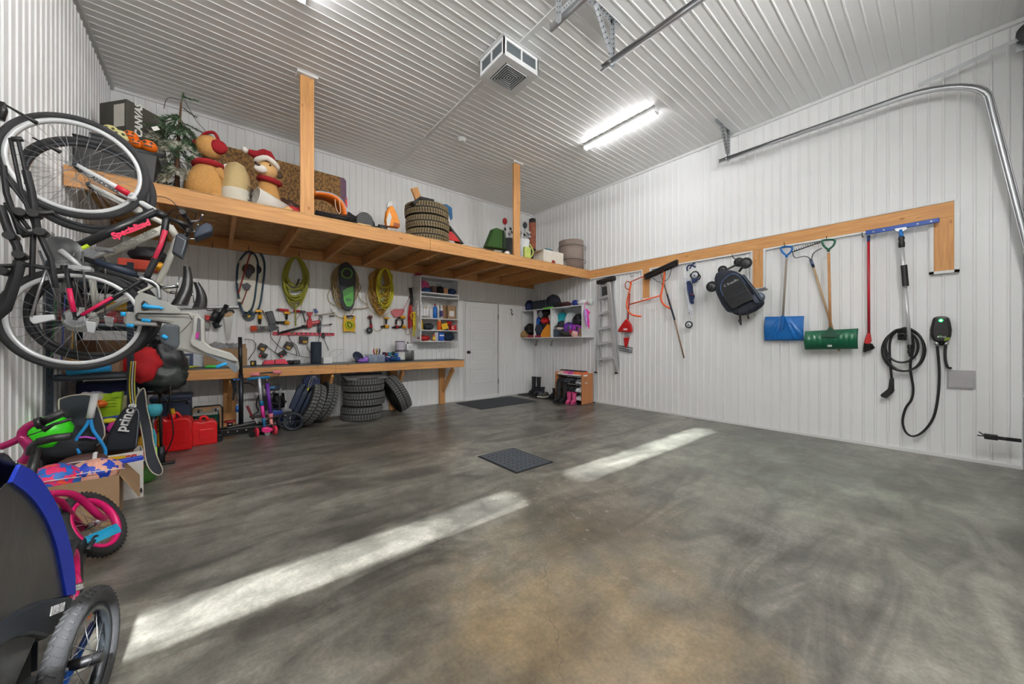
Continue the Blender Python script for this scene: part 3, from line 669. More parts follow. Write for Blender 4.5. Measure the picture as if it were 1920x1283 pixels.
G().slab(P_(q8(.115), [(296, 790), (326, 790), (322, 905), (300, 905)]), (-.02, 0, 0)).obj('blade_socket', BLS, bsv, bevel=.004)
def dgrip(f, c, w_, h_, m, par, thick=.012):
    x, y = c
    G().tube(smoothpts(P_(f, [(x - w_, y - h_), (x + w_, y - h_ - 3), (x + w_ * .95, y), (x + w_ * .3, y + h_ * .8), (x, y + h_), (x - w_ * .35, y + h_ * .8), (x - w_ * .95, y)]), 5, True), thick, 8, closed=True).obj('d_grip', m, par)
    G().tube(P_(f, [(x, y + h_ * .9), (x - 1, y + h_ * 1.6)]), thick * 1.25).obj('grip_socket', m, par)
dgrip(q8(.10), (343, 235), 42, 34, BLS, bsv)
# ---- garden rake
gk = thing('garden_rake', 'bow rake with wooden handle hung head up behind the green snow pusher', 'rake', at0(q8(.06)(790, 1090)))
f = q8(.075); g = G(); A0, A1 = V3((388, 243, 0)), V3((652, 152, 0)); g.tube([f(A0.x, A0.y), f(A1.x, A1.y)], .008, 6)
for k in range(14):
    p = A0.lerp(A1, (k + .3) / 13.5); g.tube([f(p.x, p.y), f(p.x - 3, p.y - 16) + V3((-.02, 0, 0))], [.005, .002], 5)
g.obj('rake_head', mat((66, 66, 66), .6, .5), gk)
G().tube(smoothpts(P_(f, [(395, 248), (405, 280), (430, 292), (490, 278), (530, 288), (553, 312)]), 5), .005, 6).obj('bow', mat((52, 56, 60), .5, .5), gk)
G().tube(smoothpts(P_(f, [(648, 208), (600, 232), (568, 262), (556, 312)]), 5), .005, 6).obj('bow', mat((52, 56, 60), .5, .5), gk)
G().tube(P_(f, [(550, 305), (574, 372)]), .016).obj('ferrule', mat((40, 52, 84), .4), gk)
G().tube(P_(q8(.06), [(572, 366), (795, 1092)]), .0125).obj('handle', mat((178, 150, 116), .6, 0, .15), gk)
# ---- green snow pusher
GRN = mat((12, 92, 62), .3, 0, .04)
gp_ = thing('snow_pusher', 'green wide bladed snow pusher with wooden shaft on right wall', 'snow pusher', at0(q8(.2)(730, 1080)))
blade([(510, 925), (965, 900), (962, 1072), (508, 1080)], 0, lambda s, t: 1.0 if .12 < t < .8 and (s * 10) % 1 > .55 else 0, GRN, gp_, q8(.09), nr=14, ncol=50, curve=.10, ribh=.008)
G().tube(P_(q8(.17), [(704, 250), (719, 892)]), .0135).obj('shaft', mat((190, 134, 84), .55, 0, .12), gp_)
G().slab(P_(q8(.20), [(708, 888), (732, 888), (750, 915), (800, 950), (790, 975), (650, 978), (640, 955), (690, 915)]), (-.012, 0, 0)).obj('blade_bracket', mat((14, 70, 48), .4), gp_, bevel=.003)
dgrip(q8(.17), (703, 180), 48, 38, GRN, gp_, .011)
text('GARANT', .032, q8(.206)(714, 1047), (0, -1, 0), (0, 0, 1), mat((225, 228, 225)), gp_) if False else G().slab(P_(q8(.195), [(695, 1040), (733, 1040), (733, 1056), (695, 1056)]), (-.004, 0, 0)).obj('label_patch', mat((220, 225, 220)), gp_)
# ---- red broom
rb = thing('broom', 'red handled broom with slanted black bristles on right wall', 'broom', at0(q8(.06)(1050, 1105)))
G().tube(P_(q8(.06), [(1047, 145), (1050, 945)]), .0125).obj('handle', mat((170, 22, 40), .35), rb); G().tube(P_(q8(.06), [(1047, 100), (1047, 150)]), .014).obj('handle_cap', mat((30, 60, 110)), rb)
G().slab(P_(q8(.05), [(1038, 940), (1066, 942), (1076, 1005), (1060, 1035), (1015, 1028), (1012, 1015)]), (-.035, 0, 0)).obj('broom_head', RED, rb, bevel=.006)
g = G(); f = q8(.07)
for k in range(26):
    t = k / 25; a = f(1013 + 60 * t, 1022 + 8 * t); b_ = f(1003 + 97 * t, 1105 - 35 * t + random.uniform(-4, 4)); g.tube([a + V3((random.uniform(-.015, .015), 0, 0)), b_ + V3((random.uniform(-.02, .02), 0, 0))], [.006, .003], 4)
tag(g.obj('bristles', mat((30, 29, 30), .9, 0, .2), rb), None, None, kind='stuff')
# ---- blue squeegee on telescopic pole
sq = thing('pole_squeegee', 'wide blue squeegee head on a telescopic aluminium pole beside the end block', 'squeegee', at0(q8(.1)(1400, 1115)))
a, b_ = q6(.09)(62, 209), q6(.09)(432, 143)
G().slab([a + V3((0, 0, -.02)), b_ + V3((0, 0, -.02)), b_ + V3((0, 0, .025)), a + V3((0, 0, .03))], (-.025, 0, 0)).obj('blade_bar', mat((16, 66, 150), .35, 0, .05), sq, bevel=.004)
for t in (.12, .27, .73, .9): 
    p = a.lerp(b_, t); G().cyl(p + V3((-.024, 0, 0)), p + V3((-.031, 0, 0)), .008).obj('rivet', STEEL, sq)
G().slab(P_(q6(.125), [(205, 185), (265, 175), (272, 186), (245, 200), (215, 198)]), (-.008, 0, 0)).obj('clamp_plate', CHROME, sq, bevel=.002)
G().tube(P_(q6(.12), [(238, 190), (241, 236)]), .018).obj('blue_socket', BLS, sq)
G().lathe([(.012, 0), (.024, .005), (.026, .05), (.02, .075), (.026, .1), (.022, .12), (.014, .125)], q6(.12)(243, 280), q6(.12)(241, 232) - q6(.12)(243, 280), 18).obj('lock_collar', BLK, sq)
G().tube(P_(q6(.12), [(243, 276), (260, 480)]), .018).obj('outer_pole', ALU, sq); G().tube(P_(q6(.12), [(260, 478), (284, 770)]), .015).obj('inner_pole', ALU, sq)
a, b_ = q6(.12)(253, 368), q6(.12)(262, 472); n = 22
G().tube([a.lerp(b_, k / n) for k in range(n + 1)], [.024 if k % 2 else .0275 for k in range(n + 1)], 12).obj('foam_grip', BLK, sq)
G().lathe([(.014, 0), (.02, .01), (.02, .04), (.013, .05), (.018, .06), (.018, .09), (.010, .11), (.010, .13)], q6(.12)(283, 765), (0, 0, -1), 14).obj('hose_fitting', BLK, sq)
# ---- car charger
ch_ = thing('car_charger', 'black wall charger with green light and cable on right wall', 'charger', at0(qc(.05)(490, 510)))
f = qc(.012)
G().slab(P_(f, [(410, 203), (490, 196), (578, 202), (600, 270), (613, 345), (606, 410), (580, 468), (495, 482), (405, 466), (382, 410), (376, 345), (392, 262)]), (-.075, 0, 0)).obj('body', mat((22, 22, 24), .42), ch_, bevel=.022)
G().sph(qc(.088)(490, 240), (.006, .011, .011)).obj('status_light', mat((60, 255, 120), .5, 0, 0, emit=14), ch_)
G().lathe([(.013, .0), (.019, .001), (.019, .002), (.013, .002)], qc(.0875)(490, 240), (-1, 0, 0), 18).obj('light_ring', mat((20, 130, 60), .5, 0, 0, emit=1.2), ch_)
text('e', .030, qc(.089)(462, 416), (0, -1, 0), (0, 0, 1), mat((225, 228, 228)), ch_, bold=.0007)
text('V', .030, qc(.089)(484, 415), (0, -1, 0), (0, 0, 1), mat((90, 200, 60)), ch_, bold=.0007)
text('duty', .024, qc(.089)(517, 418), (0, -1, 0), (0, 0, 1), mat((225, 228, 228)), ch_)
st = G().slab(P_(qc(.0885), [(528, 434), (588, 424), (584, 452), (528, 462)]), (-.001, 0, 0)).obj('sticker', mat((170, 210, 60), .6), ch_)
text('40A', .020, qc(.0905)(557, 443), (0, -1, .1), (0, 0, 1), BLK, st, bold=.0006)
for p in ((445, 492), (550, 492)): G().lathe([(.016, 0), (.021, .004), (.021, .022), (.016, .026)], qc(.05)(p[0], p[1] + 14), (0, 0, 1), 16).obj('cable_gland', CHROME, ch_)
G().cyl(qc(.05)(497, 480), qc(.05)(497, 515), .014).obj('plug_cap', BLK, ch_)
f = q6(.05)
G().tube(smoothpts(P_(f, [(463, 768), (460, 800), (461, 840), (468, 870), (476, 882), (484, 883)]) + [q6(.018)(487, 883)], 5), .0115).obj('supply_cable', BLK, ch_)
f = q6(.07)
loop = []
for k, (cx_, cy_, rx, ry) in enumerate(((252, 795, 108, 104), (243, 775, 82, 80), (256, 790, 98, 108))):
    for j in range(14): t = -pi / 2 + 2 * pi * j / 14; loop.append((cx_ + rx * cos(t), cy_ + ry * sin(t), k))
path = [f(x, y) for x, y in [(420, 770), (428, 850), (431, 930), (424, 1030), (402, 1130), (352, 1200), (300, 1225), (262, 1203), (247, 1150), (262, 1085), (292, 1040), (300, 985), (287, 900), (288, 840), (302, 780), (290, 715)]]
path += [q6(.055 + .018 * k)(x, y) for x, y, k in loop] + [f(x, y) for x, y in [(250, 690), (205, 710), (184, 750), (183, 830), (192, 935)]]
G().tube(smoothpts(path, 4), .0105, 8).obj('charging_cable', BLK, ch_)
G().slab(P_(q6(.055), [(183, 935), (205, 932), (206, 990), (198, 1006), (165, 1034), (140, 1026), (136, 1016), (176, 985)]), (-.035, 0, 0)).obj('plug_handle', BLK, ch_, bevel=.010)
G().tube(smoothpts(P_(q6(.074), [(206, 990), (198, 1008), (162, 1038)]), 4), .004, 6).obj('plug_trim', CHROME, ch_)
hk = thing('cable_holster', 'square black holster holding the looped charging cable', 'holder', at0(q6(.03)(245, 720)))
a, b_ = q6(.03)(222, 700), q6(.03)(266, 742); G().slab([a, V3((a.x, b_.y, a.z)), b_, V3((a.x, a.y, b_.z))], (.018, 0, 0)).obj('back_plate', BLK, hk, bevel=.004)
G().lathe([(.03, 0), (.036, .01), (.034, .05), (.02, .05)], q6(.04)(245, 722), (-1, 0, 0), 18).obj('socket_cup', BLK, hk)
jp = thing('junction_panel', 'blank grey rectangular cover plate low on right wall below charger', 'cover plate', at0(q6(.02)(540, 990)))
G().slab(P_(q6(.018), [(470, 893), (613, 897), (613, 991), (468, 984)]), (.014, 0, 0)).obj('frame', mat((170, 170, 172), .4), jp, bevel=.002)
G().slab(P_(q6(.024), [(476, 898), (604, 902), (604, 984), (474, 978)]), (.006, 0, 0)).obj('cover', mat((176, 174, 176), .35), jp, bevel=.002)
# hooks in use on the right wall
for p, lb in ((q8(.02)(1005, 110), 'black hook in the right wall left of the blue squeegee head'), (q4(.02)(527, 205), 'thin black hook above the orange tube ring'),
              (q8(.02)(343, 190), 'black hook carrying the blue shovel grip'), (q8(.02)(703, 140), 'black hook carrying the green pusher grip')):
    solo(hook(p), 'wall_hook', BLK, lb, 'hook', None)
# ================================================================= CUBBY CABINET ON THE RIGHT WALL
CXF, CY0, CY1, CZ0, CZ1 = 5.48, 4.52, 6.325, 1.30, 1.94
WLAM = mat((232, 233, 234), .4, 0, .01, name='white_laminate'); t = .016
kf = PX(CXF)
def k1(o=0): return Q(960, 530, 9.87, PX(CXF + o))
cb = thing('cubby_cabinet', 'open white wall cubby with three compartments in the back right corner', 'cabinet', (5.67, 5.4, CZ0))
G().bx(CXF, RX - .012, CY0, CY1, CZ1 - t, CZ1).obj('top_panel', WLAM, cb); G().bx(CXF, RX - .012, CY0, CY1, CZ0, CZ0 + t).obj('bottom_panel', WLAM, cb)
for y in (CY0, CY1 - t, k1()(715, 750).y - t / 2, k1()(405, 750).y - t / 2): G().bx(CXF, RX - .012, y, y + t, CZ0 + t, CZ1 - t).obj('divider', WLAM, cb)
yA, yB = k1()(715, 750).y, k1()(405, 750).y
def hlm(p, col, label, vents=True, s=1.0, grp='helmets in the cubby cabinet', rz=0):
    """cycle helmet: vented shell, liner, strap"""
    t = thing('helmet', label, 'helmet', p, grp); p = V3(p); M_ = mat(col, .25, 0, .04); R = RZ(rz)
    rows = []; g = G(); g.sph(p + V3((0, 0, .07 * s)), (.14 * s, .10 * s, .105 * s), R)
    g.obj('liner', mat((40, 40, 44), .9), t)
    g = G()
    if vents:
        for k in range(-4, 5):
            a = k * .33; pts = []
            for j in range(13):
                th = radians(-84 + 14 * j); pts.append(p + R @ V3((sin(th) * .148 * s, sin(a) * cos(th * .5) * .108 * s, .07 * s + cos(th) * cos(a) * .112 * s)))
            g.tube(pts, .017 * s, 8)
        for th in (-62, 0, 62):
            g.tube([p + R @ V3((sin(radians(th)) * .146 * s, sin(a_) * .104 * s, .07 * s + cos(radians(th)) * cos(a_) * .112 * s)) for a_ in [radians(-80 + 20 * j) for j in range(9)]], .013 * s, 8)
        g.tube([p + R @ V3((cos(a_) * .148 * s, sin(a_) * .108 * s, .055 * s)) for a_ in [2 * pi * j / 24 for j in range(24)]], .014 * s, 8, closed=True)
        g.obj('vented_shell', M_, t)
    else:
        pr = [(.001, .118)] + [(.145 * s * sin(radians(a_)), .118 * s * cos(radians(a_))) for a_ in range(12, 116, 12)]
        g.lathe(pr, p + V3((0, 0, .05 * s)), n=28); g.obj('shell', M_, t, solid=.006)
        for a_ in (-30, 0, 30): G().sph(p + V3((-.09 * s, a_ / 30 * .05 * s, .135 * s)), (.02 * s, .012 * s, .012 * s)).obj('vent', BLK, t)
    G().tube(smoothpts([p + R @ V3((0, -.10 * s, .03 * s)), p + R @ V3((-.03, -.07 * s, -.002)), p + R @ V3((-.05, 0, .0)), p + R @ V3((-.03, .07 * s, .0)), p + R @ V3((0, .10 * s, .03 * s))], 4), .006, 6).obj('chin_strap', BLK, t)
    q = V3((-.78, -.48, .42 if vents else .5)).to_track_quat('Z', 'X'); t.rotation_mode = 'QUATERNION'; t.rotation_quaternion = q      # laid crown outwards
    t.location = p + V3((0, 0, .07 * s)) - q @ V3((0, 0, .07 * s))
    return t
k = k1(.13); zb = CZ0 + t + .001 if not hasattr(t, 'name') else CZ0 + .017
ZB = CZ0 + .017
# lower row of things standing on the cubby floor, helmets piled above
solo(G().bx(CXF + .05, CXF + .33, k1()(890, 900).y, yA - .03, ZB, ZB + .17), 'storage_bin', mat((62, 74, 92), .7, 0, .1), 'slate blue fabric bin on the cubby floor under the helmets', 'bin', bevel=.01)
def blob(name, c, r, m, label, cat, nz=.25, fr=2.2, R=None, grp=None):
    return solo(G().sph(c, r, R, 24, 16, nz, fr), name, m, label, cat, grp)
hlm(k1(.16)(800, 745) + V3((0, 0, .0)), (236, 238, 240), 'white vented cycle helmet at left of the right cubby compartment', s=1.0, rz=.5)
hlm(k1(.22)(925, 735), (30, 176, 190), 'turquoise cycle helmet behind the white one in the cubby', s=.9, rz=.2)
hlm(k1(.20)(1085, 745), (206, 210, 214), 'pale grey vented cycle helmet beside the turquoise one', s=.95, rz=-.2)
hlm(k1(.14)(1240, 755), (30, 30, 34), 'black round helmet against the right cubby divider', False, s=.95)
hlm(k1(.10)(1060, 880), (108, 48, 170), 'purple round helmet in the middle of the cubby pile', False, s=.85)
hlm(k1(.12)(1215, 890), (160, 60, 180), 'violet helmet pushed against the right cubby side', False, s=.85)
blob('knit_cap', k1(.10)(910, 790), (.08, .09, .09), mat((40, 44, 52), .9, 0, .2), 'dark knitted cap lying under the turquoise helmet', 'cap')
blob('folded_cloth', k1(.1)(900, 850), (.09, .09, .04), mat((226, 206, 196), .9), 'pale pink folded cloth below the dark knitted cap', 'cloth')
blob('patterned_bag', k1(.08)(1010, 945), (.09, .19, .075), mat((50, 48, 44), .8, 0, .9, 0, 60), 'black and white patterned pouch on the cubby floor', 'pouch')
blob('plush_toy', k1(.07)(1165, 950), (.07, .075, .08), mat((240, 190, 180), .9, 0, .1), 'pink round plush toy near the right cubby end', 'toy')
blob('red_mitten', k1(.07)(1095, 925), (.05, .035, .06), mat((200, 30, 80), .9), 'crimson mitten beside the pink plush toy', 'mitten')
solo(G().bx(CXF + .04, CXF + .2, k1()(1275, 900).y, k1()(1215, 900).y, ZB, ZB + .17), 'small_box', CARD, 'brown cardboard box at the right end of the cubby floor', 'box', bevel=.002)
g = G().slab([k1(.06)(*p) for p in ((655, 760), (720, 830), (712, 1020), (560, 1032), (515, 985), (560, 880))], (.12, 0, 0))
solo(g, 'dry_bag', mat((240, 150, 24), .5, 0, .05), 'bright orange bag standing in the middle cubby compartment', 'bag', bevel=.02)
blob('red_ball_cap', k1(.12)(612, 705), (.09, .12, .065), RED, 'red cap above the orange bag in the middle cubby', 'cap')
blob('dark_jacket', k1(.2)(600, 580), (.12, .22, .09), BLKF, 'dark folded jacket at top of the middle cubby', 'jacket')
blob('grey_glove', k1(.08)(525, 590), (.05, .06, .08), mat((120, 124, 130), .8), 'grey glove hanging out at top of middle cubby', 'glove')
blob('blue_glove', k1(.12)(490, 720), (.06, .06, .09), mat((26, 84, 170), .8), 'blue glove at left of the red cap', 'glove')
blob('slate_jacket', k1(.15)(500, 880), (.12, .12, .15), mat((52, 58, 76), .9, 0, .15), 'slate jacket stuffed beside the orange bag', 'jacket')
blob('red_scarf', k1(.1)(470, 1000), (.08, .09, .035), mat((150, 40, 70), .9), 'maroon scarf end at the middle cubby floor', 'scarf')
blob('black_bag', k1(.15)(340, 870), (.13, .16, .13), BLKF, 'black bag slumped in the left cubby compartment', 'bag')
blob('tan_bag', k1(.06)(230, 960), (.08, .12, .09), mat((172, 140, 92), .85), 'tan crumpled pouch in the left cubby corner', 'pouch')
blob('red_white_cloth', k1(.07)(345, 1000), (.06, .09, .04), mat((170, 60, 70), .9, 0, .5), 'red and white cloth in left cubby beside the tan pouch', 'cloth')
# on top of the cubby
TZ = CZ1 + .002
def on_top(u, v, o, name, r, m, label, cat, nz=.15): 
    p = k1(o)(u, v); return blob(name, V3((CXF + o, p.y, TZ + r[2] * .93)), r, m, label, cat, nz)
on_top(205, 400, .18, 'mesh_bag', (.12, .09, .14), mat((38, 40, 46), .8, 0, .8, 0, 70), 'black and white mesh bag on left end of the cubby top', 'bag', .08)
on_top(330, 400, .2, 'blue_bag', (.12, .10, .13), mat((48, 62, 104), .8, 0, .2), 'navy bag with blue top second from left on the cubby', 'bag')
solo(G().bx(CXF + .06, CXF + .34, k1(.1)(650, 400).y, k1(.1)(395, 400).y, TZ, TZ + .20), 'soft_cooler', mat((34, 40, 50), .8, 0, .2, .2, 30), 'large charcoal soft cooler bag in middle of the cubby top', 'cooler bag', bevel=.03)
on_top(760, 330, .2, 'backpack', (.13, .19, .16), mat((30, 36, 48), .8, 0, .25, .2, 20), 'dark rounded backpack right of the soft cooler on the cubby', 'backpack', .1)
on_top(870, 390, .14, 'black_shoe_bag', (.09, .09, .065), BLKF, 'small black pouch right of the dark backpack', 'pouch')
on_top(1000, 400, .16, 'dark_red_cap', (.1, .13, .06), mat((66, 30, 36), .9, 0, .3), 'dark red and black cap on the cubby top', 'cap')
on_top(1170, 330, .2, 'blue_toy', (.06, .08, .07), mat((34, 50, 130), .6), 'small dark blue toy on the right half of the cubby top', 'toy')
on_top(1310, 330, .17, 'white_shoe_bag', (.1, .11, .06), mat((220, 222, 224), .6, 0, .1), 'white cloth bundle at right end of the cubby top', 'cloth bundle')
on_top(1450, 340, .2, 'white_cone', (.07, .05, .07), mat((214, 220, 216), .5), 'pale round bundle at extreme right of the cubby top', 'bundle')
g = G().slab([k1(-.012)(*p) for p in ((562, 470), (750, 440), (760, 455), (700, 480), (650, 482), (630, 498), (600, 492))], (.012, 0, 0)); 
solo(g, 'green_strap', mat((110, 220, 60), .5), 'bright green strap draped over the cubby front edge', 'strap', bevel=.002)
# pink child umbrella hanging on the cubby side
um = thing('umbrella', 'small pink and lilac umbrella hanging on the right side of the cubby', 'umbrella', at0(Q(960, 530, 9.87, PX(CXF - .03))(1400, 860)))
f = Q(960, 530, 9.87, PX(CXF - .04))
G().tube(smoothpts(P_(f, [(1410, 385), (1380, 365), (1350, 390), (1345, 440), (1350, 500)]), 4), .006).obj('crook', mat((236, 60, 150), .4), um)
G().lathe([(.004, 0), (.03, .04), (.036, .12), (.032, .22), (.012, .34), (.003, .36)], f(1352, 480), f(1385, 860) - f(1352, 480), 10).obj('canopy', mat((190, 150, 220), .7, 0, .3), um)
G().slab(P_(Q(960, 530, 9.87, PX(CXF - .01)), [(1365, 480), (1400, 490), (1455, 550), (1425, 600), (1440, 720), (1440, 865), (1390, 740), (1370, 600)]), (-.03, 0, 0)).obj('canopy_fold', mat((228, 70, 170), .7), um, bevel=.008)
for p, lb in ((Q(960, 530, 9.87, RT(.01))(480, 1070), 'black coat hook under the middle of the cubby'), (Q(960, 530, 9.87, RT(.01))(765, 1070), 'black coat hook under the right of the cubby')):
    q = G(); p = V3(p); q.tube(smoothpts([p, p + V3((-.03, 0, -.01)), p + V3((-.06, 0, -.05)), p + V3((-.04, 0, -.1)), p + V3((-.07, 0, -.12)), p + V3((-.095, 0, -.09))], 4), .007, 6); solo(q, 'coat_hook', BLK, lb, 'hook')
p = Q(840, 540, 5.131, BK(.01))(600, 205)
q = G().tube(smoothpts([p, p + V3((0, -.03, -.01)), p + V3((0, -.06, -.05)), p + V3((0, -.04, -.1)), p + V3((0, -.07, -.14)), p + V3((.0, -.095, -.10))], 4), .008, 6); solo(q, 'coat_hook', BLK, 'single black coat hook on back wall right of the door', 'hook')
# ================================================================= SHOE RACK AND FOOTWEAR
OAK = wood_mat('z', (196, 130, 82), (150, 92, 56), .6)
sx0, sx1, sy0, sy1, szh = 5.40, 5.74, 4.46, 5.16, .60
sr = thing('shoe_rack', 'low wooden shoe rack full of shoes against the right wall', 'shoe rack', (5.57, 4.8, 0))
G().bx(sx0, sx1, sy0, sy0 + .016, .009, szh).obj('side_panel', OAK, sr); G().bx(sx0, sx1, sy1 - .016, sy1, .009, szh).obj('side_panel', OAK, sr)
SH = (.08, .24, .40, .545)
for z in SH:
    g = G()
    for yy_ in range(2): g.tube([(sx0 + .04 + yy_ * .2, sy0 + .016, z - .008), (sx0 + .04 + yy_ * .2, sy1 - .016, z - .008)], .008, 8)
    for k_ in range(12): g.bx(sx0 + .04, sx0 + .26, sy0 + .03 + k_ * .055, sy0 + .045 + k_ * .055, z - .006, z - .001)
    g.obj('shelf', mat((60, 60, 64), .5, .4), sr)
def make_shoe(name, col, sole, L=.27, h=.10, w_=.095, boot=0.0, cuff=None):
    """toe towards -x, heel at the origin side"""
    t = thing(name, None, 'boot' if boot else 'shoe', (0, 0, 0)); rows = []; N = 12
    for i in range(9):
        s = i / 8; x = L / 2 - s * L; ww = w_ / 2 * (.72 + .35 * sin(pi * min(1, s * .95 + .1))) * (1 if 0 < i < 8 else .55)
        hh = (h if s < .35 else h * (1 - .55 * ((s - .35) / .65) ** .8)) * (1 if i < 8 else .6) * (.85 if i == 0 else 1)
        rows.append([V3((x, cos(2 * pi * k / N) * ww, .022 + hh * (.5 + .5 * sin(2 * pi * k / N)))) for k in range(N)])
    g = G().grid(rows, True, True); g.add(rows[0], [tuple(range(N))]); g.add(rows[-1], [tuple(range(N))[::-1]])
    if boot:
        pr = []
        for z, r1, dx in ((h * .5, .045, 0), (h, .046, 0), (h + (boot - h) * .4, .048, .004), (boot, .055, .006)):
            pr.append([V3((L / 2 - .062 + dx + cos(2 * pi * k / N) * r1 * 1.12, sin(2 * pi * k / N) * r1 * .9, .02 + z)) for k in range(N)])
        g.grid(pr, True, True)
    up = g.obj('upper', mat(*col) if isinstance(col[0], tuple) else mat(col, .7, 0, .12), t)
    if boot:
        p = V3((L / 2 - .056, 0, .02 + boot)); G().torus(p, (0, 0, 1), .054, .006, 20, 6).obj('cuff', mat(cuff or col, .8), t)
    else:
        G().torus((L / 2 - .075, 0, .022 + h * .93), (0, 0, 1), .032, .008, 16, 6).obj('collar', mat((30, 30, 32), .9), t)
        g = G()
        for k in range(3): g.bx(-.02 - k * .025 + .01, -.012 - k * .025 + .012, -.022, .022, .022 + h * (.86 - k * .12), .026 + h * (.86 - k * .12))
        g.obj('laces', mat((150, 150, 152), .8), t)
    so = [V3((L / 2 - s_ * L * 1.02 + .003, sg * w_ / 2 * (.8 + .32 * sin(pi * s_)) * (1 if 0 < s_ < 1 else .5), 0)) for sg, seq in ((1, (0, .15, .5, .8, .95, 1)), (-1, (1, .95, .8, .5, .15, 0))) for s_ in seq]
    G().slab(so[::-1], (0, 0, .028)).obj('sole', mat(sole, .7), t, bevel=.004)
    return t
def pair(proto, first, x, y, z, rz, label, grp, gap=.105):
    for k, sd in enumerate(('left', 'right')):
        loc = V3((x, y, z)) + RZ(rz) @ V3((0, (-.5 + k) * gap, 0))
        if first and k == 0: o = proto; o.location = loc; o.rotation_euler = (0, 0, rz); ORG[o.name] = loc
        else: o = dup(proto, loc, rz)
        o['label'] = label; o['group'] = grp
sneak = [((34, 36, 40), (40, 40, 44)), ((44, 50, 60), (70, 74, 80)), ((215, 218, 222), (235, 235, 236)), ((226, 96, 150), (240, 240, 240)), ((200, 60, 150), (236, 200, 224)), ((236, 110, 60), (235, 235, 238)), ((226, 190, 170), (240, 236, 230)), ((120, 124, 130), (200, 202, 204))]
protos = {}
def shoes(ci, y, z, label, x=5.53, rz=0.0, s=1.0):
    first = ci not in protos
    if first: protos[ci] = make_shoe('shoe', sneak[ci][0], sneak[ci][1], L=.25 * s if ci not in (3, 4, 5, 6) else .19, h=.075, w_=.085)
    pair(protos[ci], first, x, y, z, rz, label, label[:60] + ' pair', .09 if ci not in (3, 4, 5, 6) else .075)
zt = SH[3]
for ci, y, lb in ((6, 5.07, 'beige child shoe at left end of the rack top'), (3, 4.93, 'pink child shoe second from left on the rack top'), (4, 4.80, 'magenta child shoe in middle of the rack top'), (5, 4.67, 'orange child shoe on the rack top right of centre')): shoes(ci, y, zt, lb)
pair(protos[5], False, 5.53, 4.535, zt, .15, 'orange and white child shoe at right end of the rack top', 'right end orange pair', .07)
for y, ci, lb in ((5.05, 0, 'black shoe at left of the second rack shelf'), (4.87, 1, 'slate shoe in middle of the second rack shelf'), (4.55, 7, 'grey shoe with pale sole on second rack shelf right')): shoes(ci, y, SH[2], lb)
pair(protos[0], False, 5.53, 4.70, SH[2], .05, 'black shoe right of the slate pair on the second shelf', 'second black pair', .09)
shoes(2, 4.56, SH[1], 'white trainer on the third rack shelf at right')
for y, lb in ((4.74, 'black shoe on third shelf beside the white trainers'), (4.93, 'black shoe in the middle of the third rack shelf')): pair(protos[0], False, 5.53, y, SH[1], .03, lb, lb + ' pair', .09)
for y, ci, lb in ((4.56, 2, 'white trainer on the lowest rack shelf'), (4.75, 1, 'slate shoe on the lowest rack shelf behind the pink boots')): pair(protos[ci], False, 5.53, y, SH[0], 0, lb, lb + ' pair', .09)
pk = make_shoe('rubber_boot', (190, 70, 120), (170, 60, 110), L=.20, h=.09, w_=.08, boot=.20, cuff=(176, 30, 96))
pair(pk, True, 5.28, 4.63, .009, .35, 'small pink speckled rubber boot in front of the rack', 'pink rubber boots', .10)
bt = make_shoe('tall_boot', (34, 34, 38), (26, 26, 28), L=.26, h=.10, w_=.09, boot=.36)
pair(bt, True, 5.30, 4.93, .009, .3, 'tall black boot standing in front of the rack left end', 'tall black boots', .13)
pair(bt, False, 5.62, 6.02, .021, .25, 'tall black boot at the far end of the boot tray', 'far tall boots', .13)
ab = make_shoe('ankle_boot', (32, 36, 46), (30, 30, 32), L=.25, h=.10, w_=.09, boot=.16)
pair(ab, True, 5.52, 5.78, .021, .3, 'low dark ankle boot beside the far tall boots', 'ankle boots on tray', .12)
shb = make_shoe('shoe', (70, 68, 64), (206, 204, 190), L=.24, h=.075, w_=.085)
pair(shb, True, 5.46, 5.58, .021, .2, 'brown shoe with cream sole on the boot tray', 'brown shoes on tray', .095)
pair(ab, False, 5.60, 5.34, .021 if False else .021, .3, 'dark ankle boot between the brown shoes and tall boots', 'ankle boots by the rack', .11)
# ================================================================= BACK WALL: HOSES, SNOWSHOES, TOOLS
OUT = V3((0, -1, 0))
def qb(ox, oy, s): return lambda o: Q(ox, oy, s, BK(o))
b1, b2, b3, b4, bl = qb(380, 460, 7.127), qb(580, 460, 7.127), qb(440, 580, 7.385), qb(640, 600, 7.127), qb(320, 540, 8.02)
FR = V3((0, 1, 0))
def sl(f, pts, th, nm, m, par, bv=.003): return G().slab(P_(f, pts)[::-1], FR * th).obj(nm, m, par, bevel=bv)
def tb(f, pts, r, nm, m, par, k=4, n=8, closed=False):
    P = P_(f, pts); P = smoothpts(P, k, closed) if k else P
    return G().tube(P, r, n, closed=closed).obj(nm, m, par)
for p, lb in ((b1(.01)(130, 20), 'bare black hook under the loft at far left'), (b1(.01)(608, 60), 'black hook holding the white snowshoes'), (b1(.01)(1272, 140), 'black hook holding the green garden hose')):
    solo(hook(p, OUT), 'wall_hook', BLK, lb, 'hook', None)
